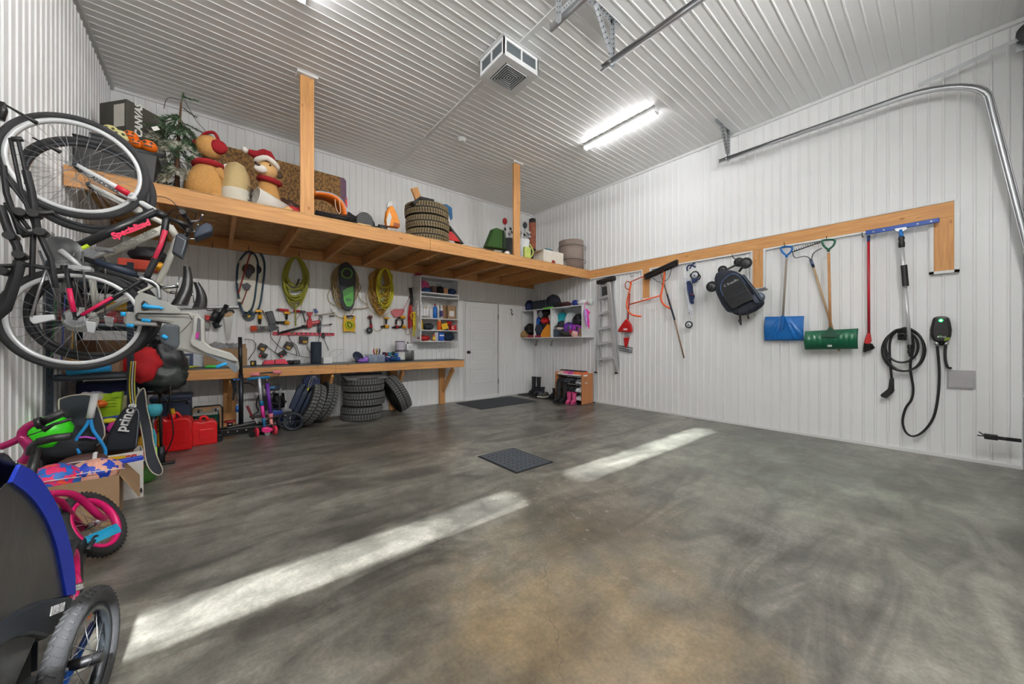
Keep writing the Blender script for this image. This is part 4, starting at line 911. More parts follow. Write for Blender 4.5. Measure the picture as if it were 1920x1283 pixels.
def coil(f_, cx_, cy_, rx, ry, n, r, m, jit=.14, drop=.12, o0=.03, top=None):
    """a cable or hose coiled and hung: n loops sharing a top point"""
    ty = cy_ - ry; pts = []
    for k in range(n):
        jx = 1 - random.uniform(0, jit) ; jy = 1 - random.uniform(0, jit * 1.1); ph = random.uniform(-.08, .08)
        for j in range(14):
            a = -pi / 2 + 2 * pi * j / 14; x = cx_ + rx * jx * cos(a + ph) * (1 - .25 * max(0, -sin(a))); y = ty + ry * jy * (1 + sin(a)) + random.uniform(-2, 2)
            pts.append(f_(o0 + .012 + .10 * ((k * 7) % n) / n + .015 * sin(j))(x + random.uniform(-4, 4), y))
    return pts
HOSE = mat((150, 150, 44), .5, 0, .25, 0, 6)
hs = thing('garden_hose', 'olive green garden hose coiled on a hook under the loft', 'hose', at0(b1(.1)(1240, 1080)))
G().tube(smoothpts(coil(b1, 1240, 500, 188, 335, 15, .011, HOSE, .42), 3), .0115, 8).obj('coil', HOSE, hs)
tb(b1(.13), [(1235, 780), (1240, 900), (1243, 1080)], .0095, 'hose_end', HOSE, hs); tb(b1(.16), [(1290, 450), (1262, 520), (1245, 545)], .011, 'nozzle', BLK, hs)
TAN = mat((168, 146, 104), .6, 0, .2, 0, 6)
tc_ = thing('beige_cable_coil', 'beige electric cable coiled behind the green snowshoe', 'cable', at0(b2(.1)(480, 980)))
G().tube(smoothpts(coil(b2, 475, 570, 190, 325, 14, .008, TAN, .4), 3), .008, 6).obj('coil', TAN, tc_)
tb(b2(.05), [(300, 560), (250, 650), (270, 760), (400, 820), (640, 850), (790, 820), (690, 730), (650, 650), (690, 560), (620, 440)], .006, 'loose_loop', TAN, tc_)
tb(b2(.06), [(290, 850), (330, 920), (400, 965), (470, 968), (560, 930), (610, 850)], .006, 'lower_loop', TAN, tc_)
YC, YC2 = mat((208, 200, 44), .45, 0, .12), mat((176, 132, 48), .5, 0, .15)
yc = thing('yellow_cable_coil', 'large bundle of yellow extension cords hung right of the green snowshoe', 'extension cord', at0(b2(.1)(960, 960)))
G().tube(smoothpts(coil(b2, 955, 640, 165, 325, 20, .008, YC2, .6, o0=.02), 3), .0085, 6).obj('ochre_cord', YC2, yc)
G().tube(smoothpts(coil(b2, 1010, 600, 125, 290, 11, .008, YC, .55, o0=.10), 3), .0075, 6).obj('yellow_cord', YC, yc)
tb(b2(.06), [(800, 600), (765, 680), (780, 800), (850, 900), (960, 955), (1060, 900)], .006, 'loose_loop', TAN, yc)
tb(b2(.06), [(990, 960), (995, 1050), (970, 1120), (900, 1150), (850, 1110)], .005, 'trailing_cord', TAN, yc)
# ---- snowshoes
def snowshoe(f, outline, label, deck, frame, name='snowshoe'):
    t = thing(name, label, 'snowshoe', at0(f(.1)(*max(outline, key=lambda q: q[1]))))
    return t
IV = mat((226, 224, 208), .5, 0, .03)
for k, (dx, o, lb) in enumerate(((88, .04, 'rear white snowshoe, its right edge showing behind its twin'), (0, .10, 'front white snowshoe with red strap hung under the loft'))):
    f = b1(o); sh_ = [(x + dx, y) for x, y in [(640, 85), (700, 130), (738, 230), (738, 380), (715, 560), (690, 740), (655, 860), (600, 925), (545, 910), (505, 830), (478, 680), (455, 500), (470, 280), (520, 170), (580, 100)]]
    t = thing('snowshoe', lb, 'snowshoe', at0(f(600, 930)), 'white snowshoes')
    tb(f, sh_, .011, 'frame', mat((40, 66, 84), .35, .5), t, 4, 8, True)
    G().slab([p + V3((0, -.0, 0)) for p in P_(b1(o - .003), [(600 + (x - 600 - dx) * .87 + dx, 500 + (y - 500) * .93) for x, y in sh_])][::-1], FR * .006).obj('deck', IV, t)
    G().lathe([(0, 0), (.075, 0), (.07, .004), (0, .004)], b1(o + .006)(615 + dx, 320), (0, -1, 0), 22).obj('toe_opening', mat((58, 52, 50), .8), t)
    sl(b1(o + .03), [(560 + dx, 330), (660 + dx, 330), (655 + dx, 400), (620 + dx, 450), (575 + dx, 420)], .02, 'binding', mat((62, 68, 78), .5), t, .006)
    for yy_ in (200, 480, 720): sl(b1(o + .018), [(455 + dx if yy_ > 300 else 500 + dx, yy_), (500 + dx if yy_ > 300 else 545 + dx, yy_ - 8), (520 + dx, yy_ + 36), (475 + dx, yy_ + 40)], .006, 'deck_clip', IV, t)
    if k:
        tb(b1(.16), [(640, 100), (560, 360), (475, 650)], .009, 'red_strap', mat((150, 42, 36), .6), t); tb(b1(.14), [(600, 570), (560, 690), (520, 790)], .007, 'red_buckle_strap', mat((130, 40, 40), .6), t)
        sl(b1(.15), [(520, 520), (600, 500), (650, 540), (620, 600), (560, 590)], .02, 'crampon', mat((44, 44, 48), .5), t)
t = thing('green_snowshoe', 'green and black snowshoe hung over the beige cable', 'snowshoe', at0(b2(.2)(520, 880)))
SO = [(480, 235), (550, 270), (600, 360), (608, 500), (600, 680), (590, 790), (555, 850), (510, 872), (460, 840), (435, 740), (420, 560), (400, 420), (405, 300)]
tb(b2(.19), SO, .012, 'frame', mat((36, 36, 40), .4), t, 4, 8, True)
G().slab(P_(b2(.185), SO)[::-1], FR * .006).obj('deck', mat((50, 56, 62), .6), t)
g = G().slab(P_(b2(.20), [(448, 610), (590, 535), (592, 700), (584, 780), (545, 822), (495, 815), (462, 740)])[::-1], FR * .008)
for k in range(5): g.mt(1); g.slab(P_(b2(.202), [(446, 640 - k * 26 + 40), (590, 560 - k * 26 + 40), (590, 568 - k * 26 + 40), (446, 650 - k * 26 + 40)])[::-1], FR * .002)
g.obj('tail_panel', [mat((86, 170, 70), .5), mat((40, 48, 44), .6)], t)
tb(b2(.215), [(500, 310), (560, 340), (565, 400), (520, 440), (455, 420), (435, 370), (460, 325)], .01, 'binding_ring', mat((110, 170, 70), .6), t, 4, 8, True)
sl(b2(.22), [(440, 250), (540, 250), (560, 320), (540, 430), (450, 430), (430, 330)], .03, 'binding', BLK, t, .01)
sl(b2(.205), [(488, 712), (560, 712), (560, 745), (488, 745)], .001, 'brand_patch', mat((60, 110, 60)), t, 0)
# ---- cordless drills
def drill(f_, label, handle, body, chuck, o=.05, col=(232, 170, 20), batt=None):
    """handle, body, chuck: lists of crop points with radius"""
    t = thing('cordless_drill', label, 'drill', at0(f_(o)(*body[1])), 'tools')
    del t['group']
    f = f_(o); M_ = mat(col, .45, 0, .04)
    G().tube(P_(f, body), [.026, .030], 12).obj('motor_housing', M_, t); G().tube(P_(f, handle), .017, 10).obj('grip', BLK, t)
    G().tube(P_(f, chuck), [.021, .014], 12).obj('chuck', mat((40, 40, 42), .4, .3), t)
    if batt: G().box(f(*batt), (.08, .07, .035)).obj('battery_foot', M_, t, bevel=.006)
    return t
drill(b1, 'yellow drill hung chuck down left of the black nail gun', [(755, 890), (765, 960)], [(768, 930), (765, 985)], [(765, 985), (765, 1055)], .07, batt=(750, 880))
drill(b1, 'yellow drill lying sideways below the red caulking gun', [(1125, 910), (1120, 990)], [(1160, 1045), (1095, 1030)], [(1095, 1032), (965, 1030)], .05, batt=(1125, 905))
drill(b2, 'yellow drill right of the angle grinder', [(1030, 985), (1025, 1050)], [(1060, 1090), (1005, 1085)], [(1005, 1085), (955, 1090)], .05, batt=(1030, 975))
drill(b2, 'red drill in the tool cluster under the pink mesh bag', [(1165, 990), (1160, 1060)], [(1200, 1090), (1150, 1095)], [(1150, 1095), (1105, 1100)], .05, (170, 36, 48))
drill(b2, 'upper yellow drill in the tool cluster beside the cabinet', [(1230, 970), (1250, 1030)], [(1280, 960), (1215, 965)], [(1215, 965), (1180, 972)], .08)
drill(b2, 'lower yellow drill in the tool cluster beside the cabinet', [(1240, 1060), (1250, 1030)], [(1290, 1100), (1240, 1080)], [(1240, 1080), (1195, 1100)], .07)
# ---- coil nailer, framing nailer, caulk gun, grease gun etc
t = thing('nail_gun', 'grey and orange pneumatic nail gun hung on back wall', 'nail gun', at0(b1(.05)(770, 1160)))
G().tube(P_(b1(.07), [(640, 1115), (722, 1112)]), .040, 16).obj('end_cap', mat((220, 78, 44), .4), t); G().tube(P_(b1(.07), [(722, 1112), (890, 1108)]), [.038, .030], 16).obj('body', mat((150, 148, 142), .4, .3), t)
sl(b1(.08), [(835, 890), (935, 875), (985, 1030), (960, 1060), (890, 1060)], .05, 'magazine', mat((44, 46, 52), .4), t, .01)
tb(b1(.06), [(800, 870), (850, 960), (900, 1060)], .008, 'guard_rod', STEEL, t, 0); sl(b1(.08), [(880, 1050), (960, 1060), (1025, 1095), (1020, 1110), (950, 1130), (900, 1165), (885, 1130)], .03, 'nose', DKST, t, .005)
sl(b1(.112), [(765, 1090), (830, 1088), (830, 1125), (765, 1128)], .002, 'label_patch', mat((40, 40, 44)), t, 0)
t = thing('caulking_gun', 'red barrelled caulking gun with steel trigger on back wall', 'caulking gun', at0(b1(.05)(1300, 1020)))
G().tube(P_(b1(.05), [(1020, 862), (1300, 885)]), .021, 14).obj('barrel', mat((176, 40, 52), .35), t); G().tube(P_(b1(.05), [(985, 858), (1022, 862)]), [.006, .018], 10).obj('nozzle', mat((60, 60, 62)), t)
G().tube(P_(b1(.05), [(1150, 872), (1210, 877)]), .0225, 14).obj('label_band', mat((225, 222, 220), .5), t); G().tube(P_(b1(.05), [(1300, 885), (1370, 890)]), .016, 12).obj('rear_cap', mat((90, 92, 94), .4, .5), t)
tb(b1(.05), [(1320, 890), (1290, 945), (1240, 1010), (1235, 1030)], .006, 'lever', STEEL, t); tb(b1(.05), [(1335, 895), (1350, 950), (1372, 1025)], .010, 'handle', mat((78, 82, 84), .4, .5), t); G().tube(P_(b1(.05), [(1370, 890), (1480, 900)]), .005, 8).obj('push_rod', STEEL, t)
t = thing('grease_gun', 'red cordless grease gun with black barrel above the pink level', 'grease gun', at0(b3(.05)(1040, 290)))
RD = mat((186, 24, 40), .35)
sl(b3(.09), [(1010, 140), (1068, 125), (1072, 165), (1172, 150), (1185, 170), (1178, 200), (1085, 215), (1065, 255), (1005, 265), (998, 230)], .05, 'body', RD, t, .010); sl(b3(.09), [(1000, 45), (1080, 42), (1082, 68), (1060, 78), (1058, 140), (1030, 140), (1028, 80), (1002, 74)], .035, 'battery_handle', RD, t, .006)
G().tube(P_(b3(.07), [(1012, 238), (930, 242)]), .022, 12).obj('collar', BLK, t); G().tube(P_(b3(.07), [(935, 248), (640, 325)]), .017, 12).obj('barrel', mat((34, 34, 36), .4), t); tb(b3(.07), [(600, 290), (615, 330), (650, 335)], .010, 'hook_tip', BLK, t)
tb(b3(.06), [(1080, 235), (1180, 225), (1340, 208)], .005, 'grease_hose', BLK, t); tb(b3(.06), [(1310, 214), (1348, 206)], .010, 'coupler', BLK, t, 0)
text('Milwaukee', .022, b3(.142)(1118, 182), b3(.142)(1150, 175) - b3(.142)(1080, 190), (0, 0, 1), mat((235, 235, 235)), t)
t = thing('spray_gun', 'silver spray gun with blue cup hung behind the red grease gun', 'spray gun', at0(b3(.03)(1180, 320)))
sl(b3(.07), [(1088, 0), (1128, -12), (1160, 42), (1125, 60)], .03, 'blue_cup', mat((38, 66, 130), .4), t, .005); G().tube(P_(b3(.05), [(1200, 90), (1175, 200)]), .022, 12).obj('body', STEEL, t); G().tube(P_(b3(.05), [(1178, 190), (1168, 320)]), .027, 14).obj('canister', mat((112, 120, 128), .3, .6), t)
tb(b3(.05), [(1100, 70), (1180, 78), (1390, 45)], .007, 'lance', mat((160, 150, 128), .4, .5), t); tb(b3(.05), [(1310, 96), (1345, 94), (1378, 92)], .009, 'lever', BLK, t, 0)
t = thing('spirit_level', 'long pinkish red box level fixed along the back wall', 'level', at0(b3(.03)(950, 368)))
g = G(); LV = [(528, 312), (1380, 330), (1386, 345), (1380, 366), (528, 358)]
sl(b3(.035), LV, .02, 'beam', mat((214, 60, 84), .4), t, .002)
for x_ in (600, 860, 925, 985, 1048, 1108, 1165, 1285, 1340): sl(b3(.038), [(x_ - 12, 328), (x_ + 12, 328), (x_ + 12, 350), (x_ - 12, 350)], .002, 'slot', BLK, t, 0)
sl(b3(.045), [(780, 320), (815, 320), (815, 352), (780, 352)], .004, 'vial', mat((120, 110, 70)), t, 0)
solo(G().slab(P_(b3(.07), [(1210, 325), (1252, 325), (1252, 400), (1212, 400)])[::-1], FR * .03), 'power_adapter', BLK, 'black plug adapter hung over the right end of the pink level', 'adapter', bevel=.004)
# ---- circular saw blade behind the snowshoes, hand saw, steel bar, mitre saw parts
t = thing('saw_blade', 'dark toothed circular saw blade below the white snowshoes', 'saw blade', at0(b1(.02)(620, 1035)))
R_ = (b1(.03)(705, 945) - b1(.03)(617, 945)).length; g = []
for k in range(48): a = 2 * pi * k / 48; rr = R_ * (1.0 if k % 2 else .92); g.append(b1(.03)(617, 945) + V3((cos(a) * rr, 0, sin(a) * rr)))
G().slab(g[::-1], FR * .004).obj('disc', DKST, t); G().cyl(b1(.028)(617, 945), b1(.04)(617, 945), .02).obj('arbor', YEL, t)
t = thing('hand_saw', 'hand saw with wooden handle hung blade down at bench left end', 'saw', at0(bl(.03)(870, 780)))
sl(bl(.035), [(798, 440), (940, 400), (925, 560), (900, 775), (840, 775), (815, 600)], .003, 'blade', mat((150, 150, 148), .35, .7, .15, 0, 20), t, 0)
sl(bl(.045), [(800, 435), (810, 395), (850, 375), (905, 370), (935, 350), (950, 375), (930, 405), (880, 438)], .022, 'handle', mat((196, 160, 116), .6), t, .004); tb(bl(.04), [(830, 380), (850, 345), (900, 335), (935, 345), (948, 380)], .012, 'grip', BLK, t)
solo(G().slab(P_(bl(.06), [(130, 280), (1030, 265), (1030, 298), (130, 310)])[::-1], FR * .025), 'steel_bar', mat((146, 148, 150), .35, .8), 'long grey steel bar resting on hooks behind the bicycle saddles', 'bar', bevel=.002)
solo(G().slab(P_(bl(.10), [(440, 218), (536, 215), (538, 285), (440, 285)])[::-1], FR * .04), 'yellow_level', YEL, 'short yellow level standing on the grey steel bar', 'level', bevel=.003)
t = thing('mitre_saw', 'black and grey folded saw arm with red trigger at bench left end', 'power saw', at0(bl(.08)(640, 620)))
G().tube(P_(bl(.12), [(845, 255), (700, 520)]), .026, 12).obj('black_arm', mat((40, 42, 44), .35, .4), t); G().tube(P_(bl(.10), [(700, 350), (620, 500)]), .040, 14).obj('motor', mat((52, 54, 58), .4), t)
sl(bl(.12), [(510, 400), (600, 420), (590, 495), (530, 490), (515, 450)], .04, 'red_trigger', RED, t, .008); sl(bl(.1), [(515, 510), (585, 530), (585, 620), (515, 615)], .05, 'grey_foot', mat((140, 142, 140), .4, .4), t, .005)
G().tube(P_(bl(.11), [(640, 570), (730, 545)]), .045, 14).obj('gear_hub', DKST, t); tb(bl(.12), [(700, 570), (740, 580), (768, 560)], .008, 'knob_rod', BLK, t); tb(bl(.11), [(540, 335), (610, 345), (660, 330), (735, 335)], .008, 'cable', BLK, t)
# ---- yellow tape reel, grinder, mesh bag, strap bundles
t = thing('tape_reel', 'yellow measuring tape reel with open handle on back wall', 'tape reel', at0(b3(.05)(1590, 320)))
sl(b3(.07), [(1505, 100), (1520, 88), (1552, 90), (1550, 130), (1580, 142), (1615, 142), (1640, 130), (1642, 92), (1668, 90), (1675, 110), (1665, 160), (1676, 220), (1665, 300), (1670, 320), (1600, 305), (1505, 315), (1508, 280), (1500, 210), (1515, 150)], .04, 'case', YEL, t, .005)
G().tube(P_(b3(.08), [(1550, 95), (1645, 95)]), .012, 10).obj('handle_grip', BLK, t); G().lathe([(0, 0), (.075, 0), (.075, .004), (0, .004)], b3(.075)(1590, 220), (0, -1, 0), 26).obj('tape_drum', mat((190, 196, 40), .5), t)
tb(b3(.085), [(1570, 175), (1600, 190), (1625, 225), (1605, 250), (1575, 240), (1565, 200)], .006, 'crank', BLK, t, 4, 6, True); tb(b3(.07), [(1665, 320), (1668, 335)], .006, 'tape_hook', BLK, t, 0)
t = thing('angle_grinder', 'red and black angle grinder hung disc down on back wall', 'grinder', at0(b2(.05)(800, 1180)))
G().tube(P_(b2(.06), [(810, 950), (830, 1090)]), [.020, .017], 12).obj('body', mat((60, 52, 54), .45), t); G().tube(P_(b2(.06), [(822, 1060), (830, 1110)]), .023, 12).obj('red_head', mat((180, 40, 56), .4), t)
G().lathe([(0, 0), (.055, 0), (.055, .008), (0, .008)], b2(.07)(802, 1138), (0, -1, 0), 24).obj('disc', mat((70, 74, 78), .5, .3), t); G().cyl(b2(.078)(802, 1138), b2(.09)(802, 1138), .012).obj('nut', STEEL, t)
sl(b2(.05), [(780, 965), (800, 940), (845, 938), (850, 965), (830, 990), (800, 990)], .04, 'battery', mat((120, 34, 44), .45), t, .005)
solo(G().slab(P_(b2(.05), [(1086, 885), (1140, 852), (1262, 850), (1280, 880), (1230, 960), (1140, 965), (1110, 930)])[::-1], FR * .03), 'mesh_bag', mat((206, 118, 124), .8, 0, .2, .3, 60), 'pink mesh bag hung beside the black strap bundle', 'bag', bevel=.01)
def strands(name, label, cat, f_, cx_, y0, y1, wd, m, n=9, r=.006, o=.04, spread=1.0):
    t = thing(name, label, cat, at0(f_(o)(cx_, y1)))
    for k in range(n):
        x0 = cx_ + random.uniform(-.25, .25) * wd; x1 = cx_ + random.uniform(-.5, .5) * wd * spread
        tb(f_(o + .05 * random.random()), [(x0, y0), ((x0 + x1) / 2 + random.uniform(-.25, .25) * wd, (y0 + y1) / 2), (x1, y1 - random.uniform(0, .15) * (y1 - y0))], r, 'strand', m, t, 4, 6)
    return t
strands('strap_bundle', 'black straps and clamps bundled on a hook left of cabinet', 'straps', b2, 1350, 570, 830, 70, BLK, 9, .010, .05)
strands('red_lashing', 'red cords hanging left of the open wall cabinet', 'cord', b2, 1345, 800, 1130, 70, mat((196, 32, 30), .5), 9, .008, .07)
strands('yellow_rope', 'bright yellow rope hank hanging against the cabinet side', 'rope', b2, 1410, 900, 1230, 90, mat((232, 214, 40), .6), 8, .007, .12)
tb2 = solo(G().tube(smoothpts([b2(.14)(1405 + 48 * cos(a), 945 + 52 * sin(a)) for a in [2 * pi * k / 10 for k in range(10)]], 3, True), .009, 8, closed=True), 'rope_loop', mat((236, 216, 50), .6), 'yellow rope loop around the top of the hanging hank', 'rope')
solo(G().tube(smoothpts(P_(b2(.05), [(1385, 560), (1300, 780), (1220, 940), (1180, 1000)]), 4), .004, 6), 'red_twine', mat((150, 50, 44), .7), 'thin red string slanting past the pink mesh bag', 'string')
solo(G().tube(smoothpts(P_(b2(.04), [(1355, 1120), (1358, 1200), (1358, 1400), (1355, 1520)]), 3), .004, 6), 'red_wire', mat((150, 34, 40), .6), 'thin red cable hanging to the paint tins from the cords', 'cable')
solo(G().tube(smoothpts(P_(b2(.04), [(1300, 1110), (1280, 1160), (1310, 1200), (1345, 1180), (1340, 1140)]), 4), .004, 6), 'wire_loop', mat((120, 80, 70), .6), 'small wire loop under the tool cluster', 'wire')
# ---- battery chargers on the wall
def charger(f, c, w_, h_, rot, label, yl=True):
    p = f(*c); k = (f(c[0] + 50, c[1]) - p).length / 50; R = RYm(radians(rot))
    t = thing('battery_charger', label, 'charger', at0(p), 'battery chargers on the back wall')
    G().box(p, (w_ * k, .05, h_ * k), R).obj('case', mat((36, 36, 36), .5), t, bevel=.008)
    if yl: G().box(p + R @ V3((w_ * k * .12, -.028, -h_ * k * .28)), (w_ * k * .5, .02, h_ * k * .35), R).obj('label_plate', mat((196, 150, 40), .5), t, bevel=.003)
    G().box(p + R @ V3((-w_ * k * .1, -.03, h_ * k * .2)), (w_ * k * .5, .015, h_ * k * .3), R).obj('battery_slot', mat((60, 60, 62), .4), t, bevel=.003)
    G().sph(p + R @ V3((-w_ * k * .3, -.03, -h_ * k * .3)), .006).obj('status_light', mat((230, 30, 30), .5, 0, 0, emit=3 if not yl else 0), t)
charger(b3(.05), (385, 525), 115, 105, 28, 'charger with yellow plate at left of the bench wall'); charger(b3(.05), (745, 505), 115, 105, 30, 'charger with yellow plate in middle below the level')
charger(b3(.05), (955, 425), 125, 105, 2, 'upright charger hung just under the pink level'); charger(b3(.06), (395, 635), 110, 80, 28, 'dark charger lying low at left above the pink wedge', False); charger(b3(.06), (660, 615), 120, 80, -35, 'dark charger leaning low right above the pink wedge', False)
for pts, lb in (([(505, 330), (500, 380), (560, 460), (700, 580), (860, 640), (1000, 668), (1060, 665)], 'black cord sweeping from the level down to the bench'), ([(640, 375), (600, 480), (565, 590), (600, 620)], 'thin black cord below left part of the level'),
                ([(740, 360), (790, 460), (850, 560), (860, 640)], 'thin black cord below middle of the level'), ([(1000, 470), (1010, 540), (1050, 600), (1060, 700)], 'black cord hanging beside the speaker'), ([(1240, 400), (1260, 470), (1290, 540), (1298, 572)], 'black cord from the adapter'),
                ([(1300, 672), (1380, 668), (1450, 635), (1485, 590)], 'black cord curving right from white box'), ([(1305, 640), (1350, 580), (1420, 550), (1495, 556)], 'pale cord right of the speaker'), ([(135, 418), (230, 425), (285, 470), (280, 560), (190, 700)], 'black cable arc behind the jack handle'),
                ([(420, 480), (480, 540), (560, 600), (620, 620)], 'black cord from the leftmost charger'), ([(780, 445), (850, 500), (880, 590), (905, 640)], 'black cord right of the middle charger'), ([(1180, 360), (1170, 400), (1162, 450)], 'black cord down to the speaker top'),
                ([(940, 690), (1000, 720), (1060, 715), (1070, 680), (1020, 670), (960, 700)], 'white cord heaped beside the speaker')):
    wt_ = 'white' in lb or 'pale' in lb
    solo(G().tube(smoothpts([p + V3((0, 0, 0)) for p in P_(b3(.035 if pts[-1][1] < 660 else .06), pts)], 4), .0045, 6), 'loose_wire', mat((220, 220, 220)) if wt_ else BLK, lb, 'cord')
# ================================================================= ON THE WORKBENCH
BT = BZ + .001
def qz(ox, oy, s, y): 
    F = PY(y); return lambda x, yy: F(ox + x / s, oy + yy / s)
t = thing('speaker', 'tall dark blue black cylindrical speaker on the bench', 'speaker', (qz(440, 580, 7.385, 6.1)(1128, 720).x, 6.1, BT))
p = V3(ORG[t.name]); hh = qz(440, 580, 7.385, 6.1)(1128, 450).z - BT; rr = .074
G().lathe([(0, 0), (rr * .9, 0), (rr, .015), (rr, hh - .02), (rr * .92, hh - .004)], p, n=28).obj('fabric_body', mat((36, 46, 60), .8, 0, .2, .2, 80), t); G().lathe([(rr * .92, hh - .004), (rr * .7, hh), (0, hh)], p, n=28).obj('top_control', mat((26, 62, 110), .4), t)
solo(G().bx(p.x + .085, p.x + .21, 6.02, 6.14, BT, BT + .09), 'white_box', TRIM, 'small white box standing right of the speaker', 'box', bevel=.004)
f = qz(440, 580, 7.385, 5.98)
t = thing('tool_case', 'pinkish red wedge shaped folding case on the bench', 'case', at0(f(570, 730)))
for pts in ([(390, 728), (420, 675), (545, 668), (548, 728)], [(560, 728), (565, 668), (700, 660), (740, 715), (742, 728)]): 
    P = P_(f, pts); mz = min(q.z for q in P); P = [q + V3((0, 0, BT + .012 - mz)) for q in P]; G().slab(P[::-1], FR * .16).obj('wedge', mat((222, 60, 84), .4), t, bevel=.004)
x0, x1 = f(385, 728).x, f(760, 728).x; G().bx(x0, x1, 5.97, 6.15, BT, BT + .012).obj('base', mat((44, 52, 66)), t, bevel=.002)
ORG[t.name]
t = thing('tape_measure', 'small yellow and black tape measure on the bench', 'tape measure', at0(f(260, 730)))
a = f(215, 735).x; b_ = f(300, 735).x; G().bx(a, b_, 5.96, 6.0, BT, BT + .075).obj('case', BLK, t, bevel=.01); G().bx(a + .015, b_ - .03, 5.955, 5.962, BT + .02, BT + .055).obj('face', YEL, t, bevel=.003)
solo(G().sph((f(790, 700).x, 6.1, BT + .03), (.06, .05, .03), None, 16, 10, .2, 4), 'black_tool_bag', BLK, 'small black pouch right of the pink wedge case', 'pouch')
solo(G().bx(f(820, 700).x, f(915, 700).x, 6.0, 6.1, BT, BT + .065), 'black_power_brick', BLK, 'black power brick left of the speaker base', 'adapter', bevel=.008)
f4 = qz(640, 600, 7.127, 6.05)
def atb(x, y=6.05): return V3((f4(x, 540).x, y, BT))
p = atb(225); t = thing('navy_disc', 'navy round headphone like disc leaning on the bench toys', 'disc', at0(p))
G().lathe([(0, -.02), (.07, -.02), (.09, -.01), (.09, .01), (.07, .02), (0, .02)], p + V3((0, 0, .095)), (.35, -.8, .6), 28).obj('disc', mat((26, 36, 62), .4), t); G().bx(p.x - .04, p.x + .04, 6.03, 6.09, BT, BT + .03).obj('foot', mat((26, 36, 62), .4), t, bevel=.005)
PUR = mat((140, 96, 190), .4)
solo(G().sph(atb(265, 5.98) + V3((0, 0, .03)), (.08, .045, .032), None, 16, 10, .35, 5), 'purple_toy', PUR, 'small purple toy lying in front of the navy disc', 'toy')
solo(G().sph(atb(315, 6.0) + V3((0, 0, .045)), (.04, .04, .045), None, 16, 10, .3, 5), 'lilac_toy', mat((176, 130, 220), .35), 'lilac toy between the purple one and clear bin', 'toy')
CLR = mat((176, 190, 214), .15, 0, .0, alpha=.38, name='clear_plastic')
t = thing('clear_bin', 'clear plastic bin of small parts on the bench', 'bin', at0(atb(440)))
x0, x1 = atb(340).x, atb(550).x
g = G().bx(x0, x1, 5.94, 5.945, BT + .004, BT + .115).bx(x0, x1, 6.155, 6.16, BT + .004, BT + .115).bx(x0, x0 + .005, 5.945, 6.155, BT + .004, BT + .115).bx(x1 - .005, x1, 5.945, 6.155, BT + .004, BT + .115).bx(x0, x1, 5.94, 6.16, BT, BT + .004); g.obj('walls', CLR, t)
G().tube([(x0, 5.94, BT + .115), (x1, 5.94, BT + .115), (x1, 6.16, BT + .115), (x0, 6.16, BT + .115)], .006, 6, closed=True).obj('rim', mat((180, 190, 206), .3), t)
for k, (dx, c_) in enumerate(((.05, (60, 66, 110)), (.13, (190, 196, 206)), (.2, (52, 44, 96)))): solo(G().sph((x0 + dx, 6.05, BT + .045), (.045, .06, .04), None, 14, 9, .4, 5), 'bin_part', mat(c_), ('indigo', 'silver', 'violet')[k] + ' small part inside the clear bench bin', 'part')
for k, x_ in enumerate((455, 490)):
    p = atb(x_, 6.05) + V3((0, 0, .119)); t = thing('spring_clamp', ('red and black spring clamp standing in the clear bin, left one', 'yellow and black spring clamp standing in the clear bin, right one')[k], 'clamp', at0(p), None)
    for sg in (-1, 1): G().tube([p + V3((sg * .012, 0, 0)), p + V3((sg * .03, 0, .05)), p + V3((sg * .022, 0, .10))], [.010, .012, .008], 8).obj('jaw', (RED, YEL)[k] if sg < 0 else BLK, t)
for k, (x_, z, c_, r) in enumerate(((590, .04, (40, 50, 110), .045), (600, .12, (150, 40, 40), .035), (660, .04, (30, 60, 120), .05), (640, .12, (30, 130, 160), .04), (700, .05, (30, 90, 140), .05), (690, .135, (26, 60, 70), .035), (745, .04, (40, 90, 170), .04), (735, .11, (40, 110, 190), .035), (560, .13, (60, 30, 60), .035))):
    z_ = z if z < .06 else z
    solo(G().sph(atb(x_, 6.0 + .05 * (k % 2)) + V3((0, 0, max(r * .85, z_))), (r, r * .8, r * .85), None, 16, 10, .45, 4), 'toy_part', mat(c_, .4, 0, .3), ('indigo', 'dark red', 'navy', 'turquoise', 'teal', 'bottle green', 'mid blue', 'sky blue', 'plum')[k] + ' piece in the toy heap left of the paint tins', 'toy')
def can(name, label, p, r, h, body, lid, lab=None, handle=False):
    t = thing(name, label, 'paint tin', at0(p)); G().lathe([(0, 0), (r, 0), (r, h - .008)], p, n=26).obj('body', body, t); G().lathe([(r * 1.03, h - .012), (r * 1.03, h), (r * .88, h), (r * .86, h - .006), (0, h - .006)], p, n=26).obj('lid', lid, t)
    if lab: 
        g = G(); pr = [[p + V3((cos(a) * (r + .0015), sin(a) * (r + .0015), z)) for a in [pi * 1.02 + (pi * .96) * k / 16 for k in range(17)]] for z in (h * .12, h * .86)]; g.grid(pr).obj('paper_label', lab, t)
    if handle: G().tube(smoothpts([p + V3((-r, 0, h * .8)), p + V3((-r * 1.05, -r * .6, h * .5)), p + V3((0, -r * 1.2, h * .3)), p + V3((r * 1.05, -r * .6, h * .5)), p + V3((r, 0, h * .8))], 4), .002, 6).obj('wire_handle', STEEL, t)
    return t
pa, pb_ = atb(800, 6.1), atb(915, 6.08)
can('paint_tin', 'open brown and white labelled paint tin under the lilac one', pa, .085, .178, STEEL, mat((70, 56, 46)), mat((226, 224, 218), .6, 0, .25, 0, 9))
can('paint_tin', 'lilac labelled paint tin with dark lid on top of another', pa + V3((0, 0, .179)), .08, .165, mat((176, 168, 190), .4), mat((66, 68, 86), .4), mat((206, 200, 214), .5, 0, .2, 0, 12), True)
can('paint_tin', 'bare silver paint tin at right end of the bench heap', pb_, .085, .18, STEEL, STEEL, None, True)
